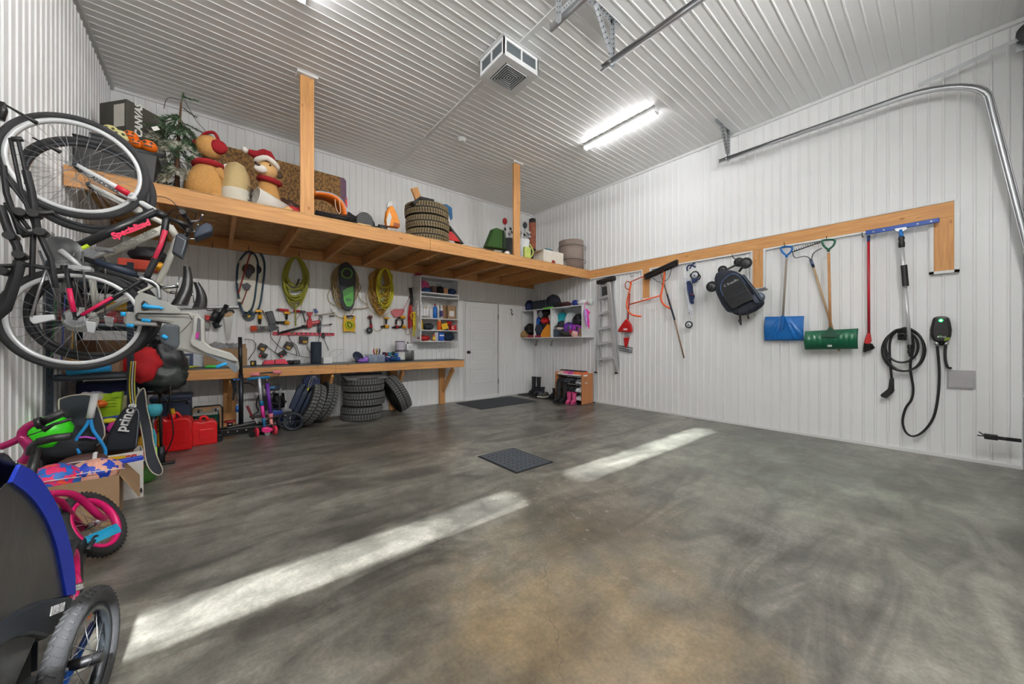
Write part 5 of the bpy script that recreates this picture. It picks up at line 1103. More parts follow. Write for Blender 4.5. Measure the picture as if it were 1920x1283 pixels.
p = pb_ + V3((0, 0, .181)); t = thing('solvent_jug', 'white rectangular jug standing on the silver paint tin', 'jug', at0(p))
G().box(p + V3((0, 0, .06)), (.105, .07, .12)).obj('body', mat((228, 230, 230), .3), t, bevel=.012); G().cyl(p + V3((-.025, 0, .12)), p + V3((-.025, 0, .145)), .014).obj('cap', mat((40, 40, 44)), t); G().box(p + V3((0, -.037, .055)), (.06, .002, .06)).obj('paper_label', mat((196, 206, 208), .6, 0, .2, 0, 40), t)
# bench left end
f5 = qz(320, 540, 8.02, 6.1)
t = thing('parts_box', 'low brown cardboard box holding crinkled plastic wrap on bench', 'box', (f5(830, 900).x, 6.15, BT))
x0, x1 = f5(500, 900).x, f5(1145, 900).x; h0 = .30
for (a, b_, c_, d_) in ((x0, x1, 6.03, 6.035), (x0, x1, 6.275, 6.28), (x0, x0 + .005, 6.035, 6.275), (x1 - .005, x1, 6.035, 6.275)): G().bx(a, b_, c_, d_, BT, BT + (.30 if c_ > 6.2 else .24)).obj('side', CARD, t)
G().bx(x0 + .005, x1 - .005, 6.035, 6.275, BT, BT + .005).obj('bottom', CARD, t)
WR = mat((196, 198, 200), .12, 0, .2, .3, 30, alpha=.55, name='plastic_wrap')
for k, (x_, w_) in enumerate(((740, .13), (960, .09))): solo(G().sph((f5(x_, 900).x, 6.15, BT + .22), (w_, .10, .09), None, 30, 20, .5, 5), 'plastic_wrap', WR, ('large crinkled clear wrap in the bench box, left heap', 'smaller crinkled clear wrap with black strips, right heap in box')[k], 'plastic wrap')
p = V3((f5(170, 1100).x, 5.98, BT)); t = thing('clear_bucket', 'translucent plastic tub on the bench left end under the child seat', 'tub', at0(p)); G().lathe([(0, 0), (.065, 0), (.078, .15), (.076, .15), (.063, .004), (0, .004)], p, n=24).obj('tub', mat((190, 198, 206), .3, 0, 0, alpha=.75), t); G().torus(p + V3((0, 0, .15)), (0, 0, 1), .078, .004, 24, 6).obj('rim', TRIM, t)
p0, p1 = f5(520, 1110), f5(715, 1100); zz = BT + .018
t = thing('screwdriver', 'screwdriver with bright green ribbed grip lying on bench', 'screwdriver', (p0.x, 5.9, BT)); G().tube([(p0.x, 5.88, zz), (p0.x + .03, 5.88, zz), (p1.x - .02, 5.88, zz), (p1.x, 5.88, zz)], [.010, .017, .017, .010], 10).obj('grip', mat((60, 210, 70), .4), t); G().tube([(p0.x, 5.88, zz), (p0.x - .1, 5.88, zz)], .004, 8).obj('shaft', CHROME, t)
t = thing('yellow_marker', 'yellow and black marker lying left of the green screwdriver', 'marker', (p0.x - .15, 5.94, BT)); G().tube([(p0.x - .22, 5.94, zz), (p0.x - .06, 5.94, zz)], .012, 8).obj('barrel', mat((190, 200, 50), .4), t); G().tube([(p0.x - .30, 5.94, zz), (p0.x - .22, 5.94, zz)], .010, 8).obj('cap', BLK, t)
solo(G().box((f5(270, 1080).x, 6.05, BT + .09), (.09, .05, .18)), 'striped_box', mat((60, 70, 96), .6, 0, .9, 0, 18), 'blue and white striped packet standing beside the clear tub', 'packet', bevel=.004)
solo(G().box((f5(420, 1050).x, 6.12, BT + .11), (.14, .05, .22)), 'white_pack', mat((206, 212, 220), .4), 'white packet with black cable between packet and box', 'packet', bevel=.01)
# ================================================================= OPEN WALL CABINET
t = thing('wall_cabinet', 'open white wall cabinet of four shelves left of the door', 'cabinet', (3.2, 6.17, 1.215))
wx0, wx1, wy, wz0, wz1 = 2.81, 3.60, 6.0, 1.215, 2.405; f7 = Q(740, 500, 8.02, PY(wy)); th = .016
for x_ in (wx0, wx1 - th): G().bx(x_, x_ + th, wy, DY - .012, wz0, wz1).obj('side_panel', WLAM, t)
szs = [f7(370, y_).z for y_ in (385, 445, 780, 962)]
for z in [wz0, wz1 - th] + szs: G().bx(wx0 + th, wx1 - th, wy, DY - .012, z, z + th).obj('shelf', WLAM, t)
S1, S2, S3, S4 = szs[0] + th + .001, szs[2] + th + .001, szs[3] + th + .001, wz0 + th + .001
def cx7(x): return f7(x, 600).x
def bott(name, label, x, y, z, r, h, col, cap=(235, 235, 235), cat='bottle', nr=.35, lab=None):
    t = thing(name, label, cat, (x, y, z)); G().lathe([(0, 0), (r, 0), (r, h * .72), (r * nr * 1.3, h * .84), (r * nr, h * .88)], (x, y, z), n=16).obj('body', mat(col, .35), t); G().cyl((x, y, z + h * .87), (x, y, z + h), r * nr * 1.25).obj('cap', mat(cap, .4), t)
    if lab: G().lathe([(r + .001, h * .15), (r + .001, h * .6)], (x, y, z), n=16).obj('paper_label', mat(lab, .6), t)
    return t
blob('pink_rope_bag', V3((cx7(480), 6.12, S1 + .11)), (.115, .09, .11), mat((206, 80, 130), .7, 0, .35, .4, 30), 'tangled pink cord bag on the cabinet top shelf', 'bag', .3)
blob('blue_cloth', V3((cx7(500), 6.05, S1 + .045)), (.09, .05, .045), mat((52, 86, 140), .8), 'blue cloth under the pink cord bag', 'cloth')
solo(G().bx(cx7(590), cx7(650), 6.05, 6.2, S1, S1 + .13), 'brown_box', mat((110, 78, 72)), 'brown box in middle of the cabinet top shelf', 'box', bevel=.003)
blob('black_tool_roll', V3((cx7(740), 6.15, S1 + .075)), (.12, .1, .075), BLKF, 'black tool roll right of the brown box in cabinet', 'tool roll')
solo(G().bx(cx7(755), cx7(815), 6.03, 6.08, S1 + .0, S1 + .11), 'tan_box', mat((214, 160, 116)), 'tan small box in front of black tool roll', 'box', bevel=.003)
blob('navy_gloves', V3((cx7(890), 6.1, S1 + .06)), (.09, .09, .06), mat((34, 54, 96), .9, 0, .3), 'navy gloves at right end of the cabinet top shelf', 'gloves')
for k, (x_, c_) in enumerate(((392, (206, 206, 206)), (440, (214, 216, 220)), (486, (196, 188, 178)), (525, (206, 202, 186)))):
    x = cx7(x_); t = bott('caulk_tube', ('leftmost', 'second', 'third', 'fourth')[k] + ' of four caulk tubes standing on the cabinet middle shelf', x, 6.1, S2, .026, .29, c_, (240, 240, 240), 'caulk tube', .25, (232, 234, 236))
bott('white_bottle', 'plain white bottle right of the caulk tubes', cx7(575), 6.08, S2, .04, .2, (232, 232, 234)); bott('blue_bottle', 'bright blue bottle with red cap on the middle shelf', cx7(632), 6.06, S2, .038, .27, (30, 110, 200), (200, 60, 50))
bott('spray_bottle', 'tall white spray bottle behind the blue one', cx7(690), 6.1, S2, .028, .30, (226, 228, 230)); bott('foam_can', 'white and violet labelled can right of the blue bottle', cx7(722), 6.05, S2, .03, .25, (222, 224, 228), (240, 240, 240), 'can', .5, (70, 60, 120))
solo(G().bx(cx7(748), cx7(810), 6.1, 6.3, S2, S2 + .26), 'tall_carton', mat((150, 112, 78)), 'tall brown carton behind the labelled parcel', 'box', bevel=.003)
t = thing('parcel', 'cardboard parcel with white label at cabinet shelf right', 'box', (cx7(870), 6.05, S2)); G().bx(cx7(812), cx7(930), 6.03, 6.28, S2, S2 + .26).obj('carton', CARD, t, bevel=.003); G().bx(cx7(835), cx7(905), 6.027, 6.029, S2 + .05, S2 + .155).obj('address_label', mat((232, 230, 226)), t)
solo(G().bx(cx7(938), cx7(952), 6.02, 6.2, S2, S2 + .24), 'plastic_sheet', mat((196, 194, 190), .3, 0, .1, alpha=.7), 'grey plastic sheet at right edge of the middle shelf', 'sheet')
bott('white_tube', 'slim white tube at left of the third cabinet shelf', cx7(388), 6.06, S3, .02, .15, (226, 226, 224)); bott('glue_bottle', 'yellow glue bottle on the third cabinet shelf', cx7(420), 6.06, S3, .035, .2, (216, 176, 40), (240, 236, 220))
blob('black_cables', V3((cx7(540), 6.1, S3 + .06)), (.11, .09, .06), mat((40, 46, 56), .6, 0, .9, .3, 30), 'tangle of black and white cables on third cabinet shelf', 'cables', .4)
bott('orange_bottle', 'orange bottle with white top on third cabinet shelf', cx7(693), 6.06, S3, .038, .2, (226, 100, 36), (240, 236, 230), nr=.7)
solo(G().box((cx7(772), 6.08, S3 + .075), (.13, .08, .11), RYm(-.25)), 'yellow_carton', mat((236, 190, 36), .5), 'yellow tilted carton beside the orange bottle', 'box', bevel=.004)
solo(G().box((cx7(835), 6.2, S3 + .06), (.1, .1, .12)), 'grey_pouch', mat((70, 74, 96), .8), 'grey pouch behind the red case on third shelf', 'pouch', bevel=.02)
t = thing('red_case', 'small red case with white C logo on third cabinet shelf', 'case', (cx7(900), 6.04, S3)); G().bx(cx7(860), cx7(942), 6.03, 6.12, S3, S3 + .10).obj('case_body', RED, t, bevel=.008); text('C', .07, (cx7(888), 6.028, S3 + .05), (1, 0, 0), (0, 0, 1), mat((240, 240, 240)), t, bold=.003)
blob('red_rag', V3((cx7(850), 6.1, S3 + .14)), (.06, .05, .035), RED, 'crumpled red rag above the red case', 'rag', .4)
blob('red_gloves', V3((cx7(470), 6.08, S4 + .05)), (.12, .08, .05), mat((170, 30, 34), .7, 0, .25), 'dark red gloves on the lowest cabinet shelf', 'gloves', .35)
bott('orange_spray', 'small orange and yellow bottle on the lowest cabinet shelf', cx7(612), 6.06, S4, .026, .13, (226, 110, 40), (230, 60, 40), lab=(240, 220, 90)); bott('white_canister', 'white canister beside the blue tin on lowest shelf', cx7(662), 6.1, S4, .04, .17, (226, 228, 232), nr=.8)
t = thing('blue_tin', 'bright blue tin with white band on the lowest cabinet shelf', 'tin', (cx7(722), 6.08, S4)); G().bx(cx7(690), cx7(760), 6.04, 6.12, S4, S4 + .155).obj('body', mat((30, 84, 180), .35), t, bevel=.005); G().bx(cx7(692), cx7(758), 6.037, 6.039, S4 + .09, S4 + .115).obj('white_band', TRIM, t)
blob('navy_bag', V3((cx7(850), 6.13, S4 + .075)), (.12, .1, .075), mat((28, 46, 66), .8, 0, .2), 'dark navy bag at right end of the lowest shelf', 'bag', .2)
t = thing('pink_wire', 'tangle of pinkish red wire on top of the wall cabinet', 'wire', (cx7(400), 6.15, wz1 + .001)); P = [V3((cx7(410) + random.uniform(-.09, .09), 6.14 + random.uniform(-.06, .06), wz1 + .006 + random.uniform(0, .07))) for k in range(26)]; G().tube(smoothpts(P, 4), .004, 6).obj('tangle', mat((170, 44, 66), .5), t)
# ================================================================= ON THE LOFT
LT = FZ1 + .0145
def qy(ox, oy, s): return lambda y: Q(ox, oy, s, PY(y))
l1, l2, l8, l3 = qy(180, 150, 5.347), qy(400, 220, 6.4), qy(640, 340, 8.0), qy(860, 360, 7.127)
def tote(x0, x1, y0, y1, z0, h, label, col=(38, 39, 41)):
    t = thing('storage_tote', label, 'storage tote', ((x0 + x1) / 2, (y0 + y1) / 2, z0)); M_ = mat(col, .45, 0, .08); k = .03
    g = G(); cx_, cy_ = (x0 + x1) / 2, (y0 + y1) / 2
    lo = [V3((x0 + k, y0 + k, z0)), V3((x1 - k, y0 + k, z0)), V3((x1 - k, y1 - k, z0)), V3((x0 + k, y1 - k, z0))]; hi = [V3((x0, y0, z0 + h)), V3((x1, y0, z0 + h)), V3((x1, y1, z0 + h)), V3((x0, y1, z0 + h))]
    g.add(lo + hi, [(0, 1, 2, 3), (0, 4, 5, 1), (1, 5, 6, 2), (2, 6, 7, 3), (3, 7, 4, 0)]); g.obj('body', M_, t, solid=.005)
    G().tube(hi, .014, 6, closed=True).obj('rim', M_, t)
    for a in (.3, .5, .7): G().box((x0 + (x1 - x0) * a, y0 + .008, z0 + h * .5), (.02, .02, h * .8), Matrix.Rotation(.06, 3, 'X')).obj('rib', M_, t)
    return t
f = l1(4.85); tote(LX + .04, -.44, 4.72, 5.05, LT, .30, 'black open tote of halloween decorations at left end of loft')
solo(G().bx(LX + .07, -.47, 4.76, 5.01, LT + .19, LT + .235), 'folded_cloths', mat((60, 50, 46), .9, 0, .5, .4, 14), 'dark folded cloths filling the black halloween tote', 'cloths', bevel=.01)
tote(-.92, -.42, 5.12, 5.55, LT, .50, 'tall grey tote supporting the dark printed carton on the loft', (70, 72, 74))
OR = mat((232, 110, 20), .4, 0, .05)
zc = LT + .236
for (x_, y_, r_, lb, m_) in ((350, 565, .052, 'round orange jack o lantern at left in the black tote', OR), (408, 640, .05, 'orange jack o lantern half hidden in the middle of the tote', OR), (530, 668, .062, 'orange jack o lantern lying at right tote corner', OR),
                             (150, 512, .055, 'pale yellow skull ornament furthest left in the tote', mat((214, 206, 140), .6)), (250, 570, .06, 'pale cream skull ornament beside the orange pumpkin', mat((222, 220, 160), .6))):
    p = l1(4.80)(x_, y_); p.z = max(p.z, zc + r_ * .9); t = thing('halloween_ornament', lb, 'ornament', (p.x, p.y, p.z - r_ * .9)); g = G()
    g.sph(p, (r_, r_, r_ * .9), None, 18, 12); g.obj('body', m_, t)
    if m_ is OR:
        G().cyl(p + V3((0, 0, r_ * .85)), p + V3((0, 0, r_ * 1.1)), r_ * .15).obj('stem', mat((60, 80, 30)), t)
        for dx in (-.35, .35): G().box(p + V3((dx * r_, -r_ * .93, r_ * .2)), (r_ * .3, r_ * .1, r_ * .3), RYm(pi / 4)).obj('eye', BLK, t)
        G().box(p + V3((0, -r_ * .95, -r_ * .3)), (r_ * .9, r_ * .1, r_ * .15)).obj('mouth', BLK, t)
    else:
        for dx in (-.35, .35): G().sph(p + V3((dx * r_, -r_ * .88, r_ * .1)), r_ * .2).obj('eye_socket', mat((90, 86, 60)), t)
# dark printed carton
t = thing('printed_carton', 'dark olive carton with white vertical lettering on the grey tote', 'box', (-.66, 5.34, LT + .52)); R = RZ(radians(40)); c = V3((-.665, 5.33, LT + .515 + .20))
CT = mat((72, 70, 62), .7, 0, .15)
G().box(c, (.34, .34, .40), R).obj('carton', CT, t, bevel=.003)
n1 = R @ V3((0, -1, 0)); n2 = R @ V3((1, 0, 0)); n0 = R @ V3((-1, 0, 0))
text('CANVAS', .085, c + n1 * .172 + V3((0, 0, .05)) - n2 * .07, (0, 0, 1), -n2, mat((232, 232, 226)), t, bold=.003)
G().box(c + n0 * .171 + n1 * .08 + V3((0, 0, .05)), (.002, .13, .22), R).obj('shipping_label', mat((214, 208, 198), .7, 0, .1), t)
G().box(c + n1 * .171 + n2 * .12 + V3((0, 0, .0)), (.02, .002, .05), R).obj('small_print', mat((200, 200, 196)), t)
# ---- frosted christmas tree
p0 = V3((-.32, 5.05, LT)); ct = thing('christmas_tree', 'bare topped artificial frosted christmas tree with drooping wires on loft', 'artificial tree', at0(p0))
top = p0 + V3((.03, 0, 1.03)); G().tube([p0, p0 + V3((.0, 0, .5)), top], [.022, .016, .008], 8).obj('trunk', mat((92, 66, 48), .9, 0, .3), ct)
for a in range(3): G().tube([p0 + V3((0, 0, .04)), p0 + V3((cos(a * 2.1) * .2, sin(a * 2.1) * .2, .005))], .01, 6).obj('stand_leg', DKST, ct)
random.seed(21)
gn, gfz, gw = G(), G(), G()
def sprig(g, a, b_, sag, L=.05, dens=130):
    pts = [a.lerp(b_, k / 6) + V3((0, 0, -sag * sin(pi * k / 6 * .5) ** 2)) for k in range(7)]; gw.tube(pts, .0035, 4)
    for k in range(int(dens * (b_ - a).length / .3)):
        q = random.uniform(.12, 1) * 6; i = min(5, int(q)); c_ = pts[i].lerp(pts[i + 1], q - i); d = (pts[i + 1] - pts[i]).normalized()
        n_ = V3((random.gauss(0, 1), random.gauss(0, 1), random.gauss(0, 1))).cross(d).normalized(); e = (n_ * .8 + d * .7).normalized() * L * random.uniform(.6, 1.1); s_ = e.cross(d).normalized() * .0035
        g.add([c_ - s_, c_ + s_, c_ + e], [(0, 1, 2)])
for k in range(50):
    h = .12 + .66 * (k / 50) ; a = k * 2.4; r_ = (.34 - .22 * h) * random.uniform(.75, 1.15); c_ = p0 + V3((.015, 0, h + .12))
    e = c_ + V3((cos(a) * r_, sin(a) * r_ * .8, random.uniform(-.22, .06))); g = gfz if (h < .5 and k % 3) else gn; sprig(g, c_, e, .05)
    for sd in (-.6, .6):
        m_ = c_.lerp(e, .55); d = (e - c_); d = RZ(sd) @ d; sprig(g, m_, m_ + d * .5, .02)
for (dx, dz, ln) in ((.06, 1.0, .14), (-.13, .88, .16), (.16, .84, .2), (-.22, .78, .12)): sprig(gn, top + V3((0, 0, dz - 1.05)), top + V3((dx + ln * .4 * (1 if dx > 0 else -1), 0, dz - 1.08)), .03, .045, 160)
sprig(gn, top, top + V3((.02, 0, .09)), 0, .04, 200); sprig(gn, top + V3((.0, 0, .06)), top + V3((.13, 0, .06)), -.01, .04, 200)
tag(gn.obj('green_foliage', mat((88, 118, 86), .8, 0, .3), ct), None, None, kind='stuff'); tag(gfz.obj('frosted_foliage', mat((200, 202, 184), .8, 0, .2), ct), None, None, kind='stuff'); gw.obj('branch_wires', mat((74, 62, 48), .9), ct)
G().tube(smoothpts([top + V3((0, 0, .02)), top + V3((-.1, 0, .0)), top + V3((-.13, 0, -.12))], 4), .003, 5).obj('loose_wire', BLK, ct)
G().tube(smoothpts([top + V3((.02, 0, .04)), top + V3((.12, 0, -.15)), top + V3((.2, 0, -.25)), top + V3((.24, 0, -.5)), top + V3((.25, 0, -.62))], 4), .003, 5).obj('loose_wire', BLK, ct)
G().box(p0 + V3((-.14, -.2, .60)), (.05, .004, .035), RYm(-.6)).obj('paper_tag', mat((235, 232, 226)), ct)
# ---- teddy bears
FUR = mat((196, 146, 84), .95, 0, .14, .6, 45); FURL = mat((214, 170, 112), .95, 0, .1, .5, 45); VEL = mat((150, 18, 28), .9, 0, .1, .3, 30); WHF = mat((236, 230, 222), .95, 0, .05, .4, 60)
f = l1(4.88); bp = f(1130, 1100); z0 = LT
b = thing('teddy_bear', 'large brown teddy bear facing away with red earmuffs and scarf', 'teddy bear', (bp.x, 4.98, z0)); cx_ = f(1125, 950).x; hz = f(1145, 640).z
G().lathe([(.01, 0), (.13, .0), (.185, .05), (.195, .15), (.17, .27), (.12, .36), (.09, .41)], (cx_, 4.98, z0), n=28).obj('body', FUR, b)
G().sph((cx_ + .01, 4.98, hz), (.118, .11, .12)).obj('head', FUR, b); G().sph((cx_ + .085, 4.9, hz - .0), (.045, .03, .05)).obj('muzzle', FURL, b)
G().torus((cx_ + .01, 4.98, z0 + .40), (0, .1, 1), .115, .035, 28, 10, .03).obj('red_scarf', VEL, b)
G().sph((cx_ + .085, 4.90, hz + .0), (.075, .05, .072)).obj('red_earmuff', VEL, b); G().sph((cx_ - .09, 5.05, hz + .02), (.05, .05, .06)).obj('red_earmuff', VEL, b)
G().tube(smoothpts([(cx_ + .09, 4.92, hz + .06), (cx_ + .05, 4.95, hz + .155), (cx_ - .02, 5.0, hz + .15), (cx_ - .09, 5.05, hz + .06)], 5), .016, 8).obj('earmuff_band', VEL, b)
G().tube(smoothpts([(cx_ + .08, 4.9, z0 + .35), (cx_ + .16, 4.85, z0 + .25), (cx_ + .22, 4.86, z0 + .20)], 5), [.05] * 10 + [.045], 12).obj('arm', FUR, b)
G().sph((cx_ + .15, 4.92, z0 + .41), (.035, .035, .045)).obj('white_pompom', WHF, b); G().sph((cx_ + .06, 4.86, z0 + .06), (.09, .07, .06)).obj('leg', FUR, b)
# sequin bell
t = thing('sequin_bell', 'white half dome with gold sequin crown beside the first bear', 'decoration', (l2(4.86)(270, 900).x, 4.86, LT)); cx2 = l2(4.86)(275, 800).x; top_ = l2(4.86)(290, 530).z - LT
g = G(); pr = [(.135, 0), (.140, .08), (.135, .17), (.115, top_ * .72), (.075, top_ * .92), (.004, top_)]
G().lathe(pr[:3], (cx2, 4.88, LT), n=28).obj('white_skirt', mat((206, 200, 184), .7), t)
SEQ = mat((216, 190, 136), .3, .4, .22, .9, 160)
G().lathe(pr[2:], (cx2, 4.88, LT), n=28).obj('gold_sequins', SEQ, t)
tag_ = G(); random.seed(5)
for k in range(260): a = random.uniform(0, 6.28); h = random.uniform(0, .2); c_ = V3((cx2 + .115 + random.gauss(0, .018), 4.80 + random.gauss(0, .02), LT + .02 + h)); e = V3((random.gauss(0, 1), random.gauss(0, 1), random.gauss(0, 1))).normalized() * .03; tag_.add([c_, c_ + V3((.004, 0, .004)), c_ + e], [(0, 1, 2)])
tag(tag_.obj('black_tinsel', BLK, t), None, None, kind='stuff')
# white tapered lamp shade lying down
f = l2(4.80); a = f(500, 845); b_ = f(800, 1000); ax = (b_ - a); ax.y = .10; a.z = LT + .122; ax = V3((.30, .10, -.06)); L = ax.length
t = thing('white_lampshade', 'white tapered drum lying on its side with open end left', 'lampshade', (a.x, a.y, LT)); G().lathe([(.118, 0), (.084, L)], a + V3((0, .02, 0)), ax, 30).obj('shade', mat((214, 210, 202), .6, 0, .06), t, solid=.004); G().torus(a + V3((0, .02, 0)), ax, .118, .004, 30, 6).obj('rim', WHF, t)
# second bear
f = l2(5.0); c_ = f(640, 620); hx, hz = c_.x, c_.z; t = thing('teddy_bear', 'brown teddy bear in a red santa hat with white muzzle', 'teddy bear', (hx + .03, 5.05, LT)); R_ = .105
bx_ = f(690, 850).x
G().lathe([(.01, 0), (.12, 0), (.15, .08), (.13, .2), (.08, hz - LT - .1)], (bx_ - .02, 5.06, LT), n=24).obj('body', FUR, t); G().sph((hx, 5.05, hz), (.115, .10, .105)).obj('head', FURL, t)
G().sph((hx - .06, 4.96, hz - .03), (.065, .04, .045)).obj('white_muzzle', WHF, t); G().sph((hx - .085, 4.925, hz - .005), (.022, .014, .015)).obj('nose', mat((90, 70, 66), .5), t)
for dx in (-.105, .03): G().sph((hx + dx, 4.962 if dx > 0 else 4.985, hz + .035), .012).obj('eye', mat((30, 20, 14), .2), t)
G().tube(smoothpts([(hx - .095, 5.0, hz + .07), (hx, 4.945, hz + .105), (hx + .1, 5.0, hz + .06), (hx + .08, 5.12, hz + .06), (hx - .05, 5.14, hz + .09)], 4, True), .028, 8, closed=True).obj('white_hat_brim', WHF, t)
G().tube(smoothpts([(hx, 5.05, hz + .09), (hx + .0, 5.05, hz + .17), (hx - .08, 5.05, hz + .15), (hx - .17, 5.04, hz + .16)], 4), [.10 - .006 * k for k in range(13)], 14).obj('red_hat', VEL, t)
G().sph((hx - .20, 5.03, hz + .165), .032).obj('hat_pompom', WHF, t); G().sph((hx + .135, 5.07, hz - .01), (.035, .02, .04)).obj('ear', mat((84, 64, 48), .9), t)
G().torus((hx + .03, 5.04, hz - .12), (.1, -.15, 1), .098, .03, 26, 10).obj('red_scarf', VEL, t)
for p in ((bx_ + .02, 4.93, LT + .13), (bx_ + .06, 4.9, LT + .05)): G().sph(p, (.05, .06, .055)).obj('paw', FURL, t)
G().sph((l2(4.8)(900, 1000).x, 4.8, LT + .045), (.05, .05, .045)).obj('foot', FURL, t)
# long printed canvas behind
a, b_ = l2(6.15)(30, 330), l2(6.15)(1600, 745)
def print_mat():
    m = bpy.data.materials.new('worn_brown_print'); m.use_nodes = True; n = m.node_tree.nodes; l = m.node_tree.links; b = n['Principled BSDF']; b.inputs['Roughness'].default_value = .7
    tc = n.new('ShaderNodeTexCoord'); mp = n.new('ShaderNodeMapping'); mp.inputs['Scale'].default_value = (34, 1, 22); ns = n.new('ShaderNodeTexNoise'); ns.inputs['Scale'].default_value = 1; ns.inputs['Detail'].default_value = 4
    l.new(tc.outputs['Object'], mp.inputs[0]); l.new(mp.outputs[0], ns.inputs['Vector']); cr = n.new('ShaderNodeValToRGB'); cr.color_ramp.elements[0].position = .42; cr.color_ramp.elements[0].color = lin((98, 70, 40)); cr.color_ramp.elements[1].position = .56; cr.color_ramp.elements[1].color = lin((160, 118, 62))
    l.new(ns.outputs[0], cr.inputs[0]); l.new(cr.outputs[0], b.inputs['Base Color']); return m
zt_ = b_.z; t = thing('canvas_print', 'long worn brown printed canvas panel leaning on wall behind the bears', 'canvas panel', ((a.x + b_.x) / 2, 6.1, LT))
G().slab([(a.x, 6.12, LT), (b_.x - .09, 6.12, LT), (b_.x - .09, 6.18, zt_ + .02), (a.x, 6.18, zt_ + .02)], (0, .03, 0)).obj('printed_face', print_mat(), t)
G().slab([(b_.x - .09, 6.12, LT), (b_.x, 6.12, LT), (b_.x, 6.18, zt_ - .02), (b_.x - .03, 6.18, zt_ + .02), (b_.x - .09, 6.18, zt_ + .02)], (0, .03, 0)).obj('purple_edge', mat((112, 84, 104), .6), t)
# bags, foam board, sled
f = l2(4.9)
blob('brown_bag', V3((f(930, 900).x, 5.15, LT + .14)), (.15, .13, .14), mat((74, 48, 38), .6, 0, .3, .2, 10), 'dark brown bag slumped left of the first loft post', 'bag', .35)
blob('red_bag', V3((f(960, 1000).x, 4.92, LT + .07)), (.10, .1, .07), mat((190, 26, 34), .5, 0, .2), 'bright red bag against the first loft post', 'bag', .3)
t = thing('foam_board', 'curved orange foam body board with rope on the loft', 'body board', (l2(4.82)(1400, 1100).x, 4.8, LT)); P = [l2(4.82)(*q) for q in ((1215, 905), (1300, 905), (1400, 925), (1480, 965), (1545, 1030), (1580, 1110), (1590, 1165))]; P2 = smoothpts(P, 4)
rows = []
for o_ in (0, 1): rows.append([p + V3((0, o_ * .30, .03 * o_)) for p in P2])
G().grid(rows).obj('orange_core', mat((226, 112, 24), .5), t, solid=.035); 
up_ = [p + V3((.016, -.004, .014)) for p in P2]; G().grid([[p + V3((0, 0, 0)) for p in up_], [p + V3((0, .3, .03)) for p in up_]]).obj('white_blue_skin', mat((170, 206, 226), .4), t, solid=.008)
G().tube(smoothpts([l2(4.79)(*q) for q in ((1460, 985), (1470, 1080), (1500, 1150), (1525, 1140), (1520, 1060), (1515, 985))], 4), .005, 6).obj('rope', mat((206, 190, 156), .8), t)
t = thing('plastic_sled', 'black plastic sled lying under the orange foam board', 'sled', (l2(4.8)(1380, 1120).x, 4.8, LT))
x0, x1 = l2(4.75)(1215, 1100).x, l2(4.75)(1640, 1150).x
G().grid([[V3((x0 + (x1 - x0) * s_, 4.70 + .34 * q_, LT + .015 + .06 * abs(2 * q_ - 1) ** 3 + .05 * max(0, s_ - .8))) for s_ in [k / 10 for k in range(11)]] for q_ in [k / 8 for k in range(9)]]).obj('hull', mat((26, 27, 30), .35), t, solid=.006)
G().tube([(x0, 4.70, LT + .078), (x1, 4.70, LT + .085)], .012, 8).obj('rim', BLK, t)
solo(G().slab([l2(5.0)(*q) for q in ((1580, 1010), (1606, 960), (1608, 1080), (1592, 1095))], (0, .05, 0)), 'red_flag', RED, 'small red plastic piece upright behind the foam board tip', 'plastic piece')
f = l8(4.86)
blob('black_duffel', V3((f(190, 420).x, 5.1, LT + .13)), (.16, .14, .13), BLKF, 'black duffel bag behind the black dome on loft', 'bag', .25)
blob('camera_bag', V3((f(410, 440).x, 5.0, LT + .14)), (.11, .11, .13), mat((38, 38, 40), .7, 0, .4, .3, 20), 'black lumpy bag with straps right of the black dome', 'bag', .35)
x0, x1 = f(205, 500).x, f(450, 500).x; t = thing('black_dome_case', 'black case with a rounded top near the loft front edge', 'case', ((x0 + x1) / 2, 4.85, LT)); rr = (x1 - x0) / 2
G().slab([V3((x0, 4.78, LT)), V3((x1, 4.78, LT))] + [V3(((x0 + x1) / 2 + rr * cos(a), 4.78, LT + .12 + rr * sin(a))) for a in [pi * k / 10 for k in range(11)]], (0, .22, 0)).obj('case', mat((44, 46, 48), .5), t, bevel=.006)
G().tube([(x0 + .02, 4.775, LT + .2), (x0 + .05, 4.775, LT + .22)], .004, 6).obj('trim', STEEL, t)
solo(G().bx(f(180, 560).x, f(375, 560).x, 4.67, 4.76, LT, LT + .032), 'flat_carton', mat((206, 170, 120), .8), 'small flat tan carton at the loft edge before the black case', 'box', bevel=.003)
t = thing('black_cup', 'open black round container on the loft edge', 'container', (f(585, 600).x, 4.78, LT)); G().lathe([(.0, .0), (.05, 0), (.062, .10), (.058, .10), (.046, .01)], (f(585, 600).x, 4.80, LT), (0, -.35, .9), 22).obj('body', BLK, t); G().sph((f(500, 600).x, 4.78, LT + .035), (.06, .05, .035)).obj('lid', DKST, t)
f = l8(4.8); P = [f(*q) for q in ((655, 690), (640, 600), (655, 470), (700, 395), (740, 390), (800, 500), (845, 640), (850, 715))]; P = [V3((q.x, 4.72, max(LT, q.z))) for q in P]
t = thing('orange_sack', 'upright orange and white plastic sack on the loft', 'sack', (P[0].x + .1, 4.75, LT)); G().slab(P, (0, .09, 0)).obj('sack', mat((232, 140, 40), .5, 0, .2, .4, 14), t, bevel=.012)
G().slab([V3((q.x, 4.715, q.z)) for q in (f(650, 690), f(645, 600), f(690, 480), f(720, 560), f(690, 690))], (0, .005, 0)).obj('white_print', mat((214, 210, 206), .6), t); G().slab([V3((q.x, 4.716, q.z)) for q in (f(750, 700), f(755, 640), f(840, 660), f(845, 700))], (0, .005, 0)).obj('brown_print', mat((160, 84, 50), .6), t)
